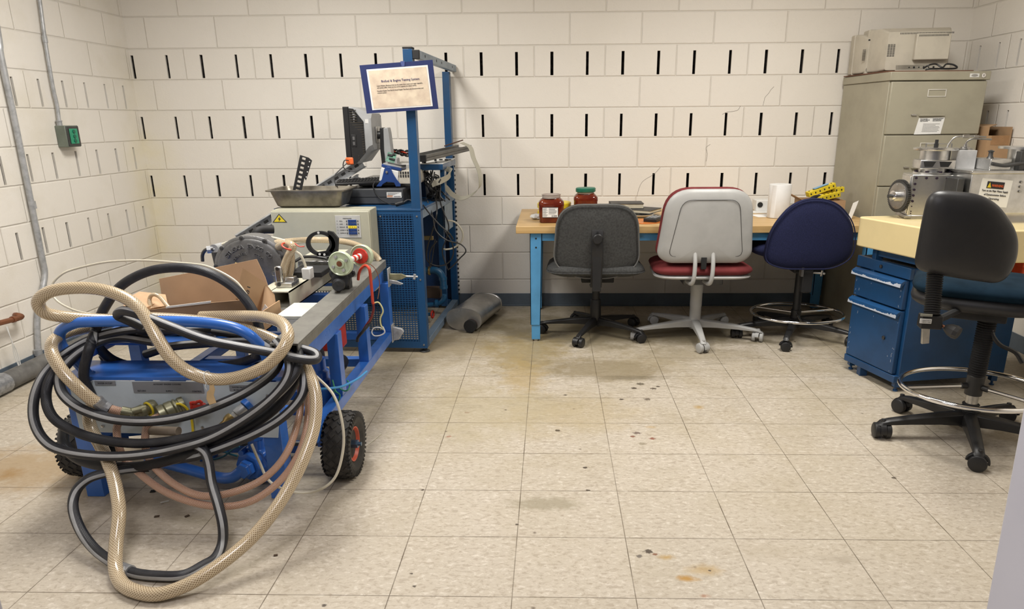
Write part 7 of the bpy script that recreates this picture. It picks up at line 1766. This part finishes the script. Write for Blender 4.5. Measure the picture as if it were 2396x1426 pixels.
hose('black_hose', 'black hose coiled low behind the handle, left half of the coil', A([(240, 830, 2.44), (260, 855, 2.44), (310, 868, 2.44), (400, 870, 2.44), (490, 862, 2.44), (580, 852, 2.42), (640, 848, 2.38)]), RB, m_rub, group=BG, ref=(0, -.6, .7))
# hanging loop down to the floor
Pl = A([(455, 1040, 2.10), (478, 1056, 2.07), (488, 1085, 2.05), (495, 1130, 2.02), (510, 1180, 1.98), (521, 1230, 1.945), (520, 1272, 1.92), (505, 1312, 1.87), (478, 1336, 1.83), (430, 1351, 1.78), (370, 1352, 1.775), (310, 1342, 1.79), (265, 1318, 1.82), (220, 1284, 1.87), (188, 1240, 1.92), (171, 1190, 1.97), (178, 1150, 2.01), (205, 1122, 2.04), (245, 1108, 2.07), (300, 1098, 2.09), (350, 1094, 2.11)])
for p in Pl: p.z = max(p.z, RB+.001)
hose('black_hose', 'black striped hose hanging in a big loop down to the floor', Pl, RB, m_rub, group=BG, ref=(.35, -.85, .1))
# tan braided hoses
RT = .0205
hose('braided_hose', 'thick tan braided hose taped to the water outlet, curving up on the left', A([(238, 948, 2.16), (215, 936, 2.14), (180, 905, 2.13), (145, 868, 2.14), (122, 828, 2.17), (124, 800, 2.22), (150, 782, 2.28), (200, 768, 2.34), (270, 752, 2.38), (360, 748, 2.40)]), RT, m_braid, ref=(0, -1, 0))
hose('braided_hose', 'thick tan braided hose looping up and over the handle in front', A([(420, 762, 2.40), (330, 748, 2.36), (240, 748, 2.30), (160, 743, 2.24), (105, 732, 2.19), (90, 705, 2.17), (120, 682, 2.17), (180, 674, 2.18), (245, 680, 2.18), (300, 702, 2.17), (338, 738, 2.15), (365, 785, 2.12), (400, 838, 2.10), (445, 872, 2.10), (500, 888, 2.10), (560, 882, 2.11), (620, 858, 2.12), (660, 820, 2.14), (674, 785, 2.18), (660, 757, 2.24), (620, 743, 2.30), (560, 740, 2.35), (470, 742, 2.38)]), RT, m_braid, ref=(0, -1, 0))
P1 = A([(300, 745, 2.26), (370, 745, 2.30), (470, 752, 2.33), (560, 768, 2.34), (640, 795, 2.32), (690, 828, 2.27), (722, 872, 2.21), (739, 930, 2.15), (735, 1000, 2.09), (712, 1070, 2.02), (680, 1135, 1.96), (635, 1205, 1.89), (580, 1268, 1.83), (510, 1325, 1.76), (440, 1368, 1.71), (370, 1392, 1.685), (315, 1387, 1.70), (282, 1362, 1.74), (270, 1325, 1.79), (272, 1270, 1.85), (279, 1200, 1.92), (272, 1145, 1.99), (258, 1095, 2.06), (236, 1045, 2.14), (215, 1008, 2.19), (208, 975, 2.22), (214, 950, 2.25)])
for p in P1: p.z = max(p.z, RT+.001)
hose('braided_hose', 'thick tan braided hose sweeping down the right side and along the floor', P1, RT, m_braid, ref=(0, -1, 0))
f = MB(); f.tube(A([(226, 938, 2.145), (240, 950, 2.155), (256, 958, 2.16)]), lambda t: .0225-.003*t, 12, spl=3); tag(f.build('tape_joint', m_tape, ang=15), 'silver tape wrapped round the hose joint at the water outlet', 'tape')
hose('braided_hose', 'short pinkish braided hose clamped to the outlet coupling', A([(256, 957, 2.16), (275, 962, 2.17), (292, 966, 2.18)]), .0150, m_braidp)
f = MB(); f.cyl(at(284, 962, 2.175), at(316, 968, 2.19), .0165, 14); f.cyl(at(308, 964, 2.18), at(330, 958, 2.20), .013, 10); tag(f.build('hose_coupling', m_oliveb), 'dull olive quick coupling at the end of the short pink hose', 'coupling')
f = MB(); a_, b_ = at(276, 1333, 1.81), at(306, 1341, 1.79); a_.z = max(a_.z, .019); b_.z = max(b_.z, .019); f.tube([a_, a_.lerp(b_, .5), b_], lambda t: .0205, 12, spl=4); tag(f.build('tape_joint', m_tape, ang=15), 'silver tape binding the black loop to the tan hose on the floor', 'tape')
RP2 = .0125
hose('braided_hose', 'pinkish braided hose dropping from the supply fitting and sweeping right', A([(372, 975, 2.20), (352, 985, 2.17), (341, 1010, 2.15), (342, 1055, 2.13), (362, 1094, 2.10), (413, 1137, 2.06), (474, 1161, 2.03), (547, 1152, 2.04), (619, 1119, 2.08), (670, 1062, 2.13), (698, 985, 2.20), (704, 930, 2.26), (700, 890, 2.32)]), RP2, m_braidp, ref=(0, -1, 0))
hose('braided_hose', 'tan pink braided hose lying just below the pinkish one', A([(300, 975, 2.20), (282, 985, 2.18), (273, 1009, 2.16), (285, 1064, 2.13), (322, 1104, 2.10), (377, 1146, 2.06), (443, 1174, 2.03), (516, 1186, 2.02), (589, 1173, 2.04), (656, 1125, 2.09), (700, 1060, 2.14), (720, 985, 2.20), (718, 900, 2.28), (700, 850, 2.36)]), RP2, m_braidp, ref=(0, -1, 0))
f = MB(); a_, b_ = at(352, 1008, 2.16), at(418, 1010, 2.14); f.tube([a_, a_.lerp(b_, .5), b_], .0155, 14); tag(f.build('brown_hose_end', mat('brown grey rubber', (.30, .24, .18), .6)), 'stubby brown rubber hose end lying under the panel fittings', 'hose')
# tag hanging from a hose
f = MB(); f.torus(at(487, 885, 2.10), (1, 0, .2), .0235, .0012, 20, 6); f.tube(A([(483, 895, 2.075), (480, 905, 2.07), (483, 912, 2.07)]), .001, 5, spl=3); tag(f.build('string', m_white), 'white string knotted round the tan hose above the tag', 'string')
f = MB(); f.prism([at(490, 902, 2.085), at(500, 901, 2.085), at(503, 912, 2.08), at(500, 925, 2.075), (at(506, 943, 2.08)), at(490, 948, 2.085), at(483, 935, 2.09), at(484, 918, 2.09), at(490, 912, 2.088)], (0, .0008, 0)); tag(f.build('paper_tag', mat('manila tag', (.60, .42, .22), .7)), 'curled manila tag hanging from the tan hose', 'tag')
# thin tubes
hose('thin_tube', 'thin ivory tube arching high from the left wall side over the cardboard box', A([(240, 740, 2.5), (176, 727, 2.52), (131, 702, 2.54), (121, 670, 2.56), (145, 642, 2.58), (182, 628, 2.6), (255, 613, 2.6), (340, 610, 2.58), (425, 616, 2.52), (486, 624, 2.48), (547, 655, 2.44), (577, 690, 2.42)]), .0042, m_wire_w, 'tube', seg=8)
hose('thin_tube', 'thin clear tube drooping in front of the right wheel', A([(700, 850, 2.30), (747, 888, 2.28), (783, 930, 2.25), (802, 997, 2.22), (802, 1058, 2.20), (783, 1119, 2.17), (741, 1149, 2.14), (686, 1152, 2.14), (632, 1128, 2.17), (607, 1082, 2.20), (589, 1040, 2.23)]), .0048, m_wire_w, 'tube', seg=8)
for i, L in enumerate(([(470, 1056, 2.40), (490, 1075, 2.42), (520, 1070, 2.42), (545, 1052, 2.42), (560, 1045, 2.42)], [(505, 1045, 2.42), (530, 1060, 2.42), (555, 1068, 2.42)], [(400, 1040, 2.5), (430, 1060, 2.5), (460, 1052, 2.5)])):
    cable('teal_wire', ('teal wire looping under the front panel beside the pump', 'short teal wire crossing the other by the pump', 'teal wire under the middle of the panel')[i], A(L), .004, mat('teal wire', (.02, .16, .22), .4))
# litter on the floor
def chip(px, py, l, w_, rz, m, name, label):
    q = fl(px, py, .002); f = MB(); f.box(q, (l, w_, .003), Matrix.Rotation(rz, 3, 'Z')); tag(f.build(name, m), label, 'litter', 'litter on the floor under the cart')
chip(358, 1150, .018, .016, .2, m_blackm, 'litter_crumb', 'small black cap on the floor below the cart front')
chip(385, 1175, .028, .005, .5, m_paper, 'paper_sliver', 'tiny white sliver on the floor below the hoses')
chip(367, 1209, .016, .010, .3, mat('dark brown litter', (.08, .05, .03), .8), 'leaf_crumb', 'dark brown crumb on the floor left of the hanging black hose')
chip(438, 1208, .014, .010, .9, MT['dark brown litter'], 'leaf_crumb', 'dark brown crumb on the floor near the hanging black hose')
chip(645, 1300, .012, .008, .3, MT['dark brown litter'], 'leaf_crumb', 'dark crumb on the floor right of the tan hose')
cable('ivory_thread', 'thin ivory thread on the floor right of the wheel', [fl(855, 1046, .002), fl(875, 1030, .004), fl(893, 1015, .002)], .0015, m_wire_w)
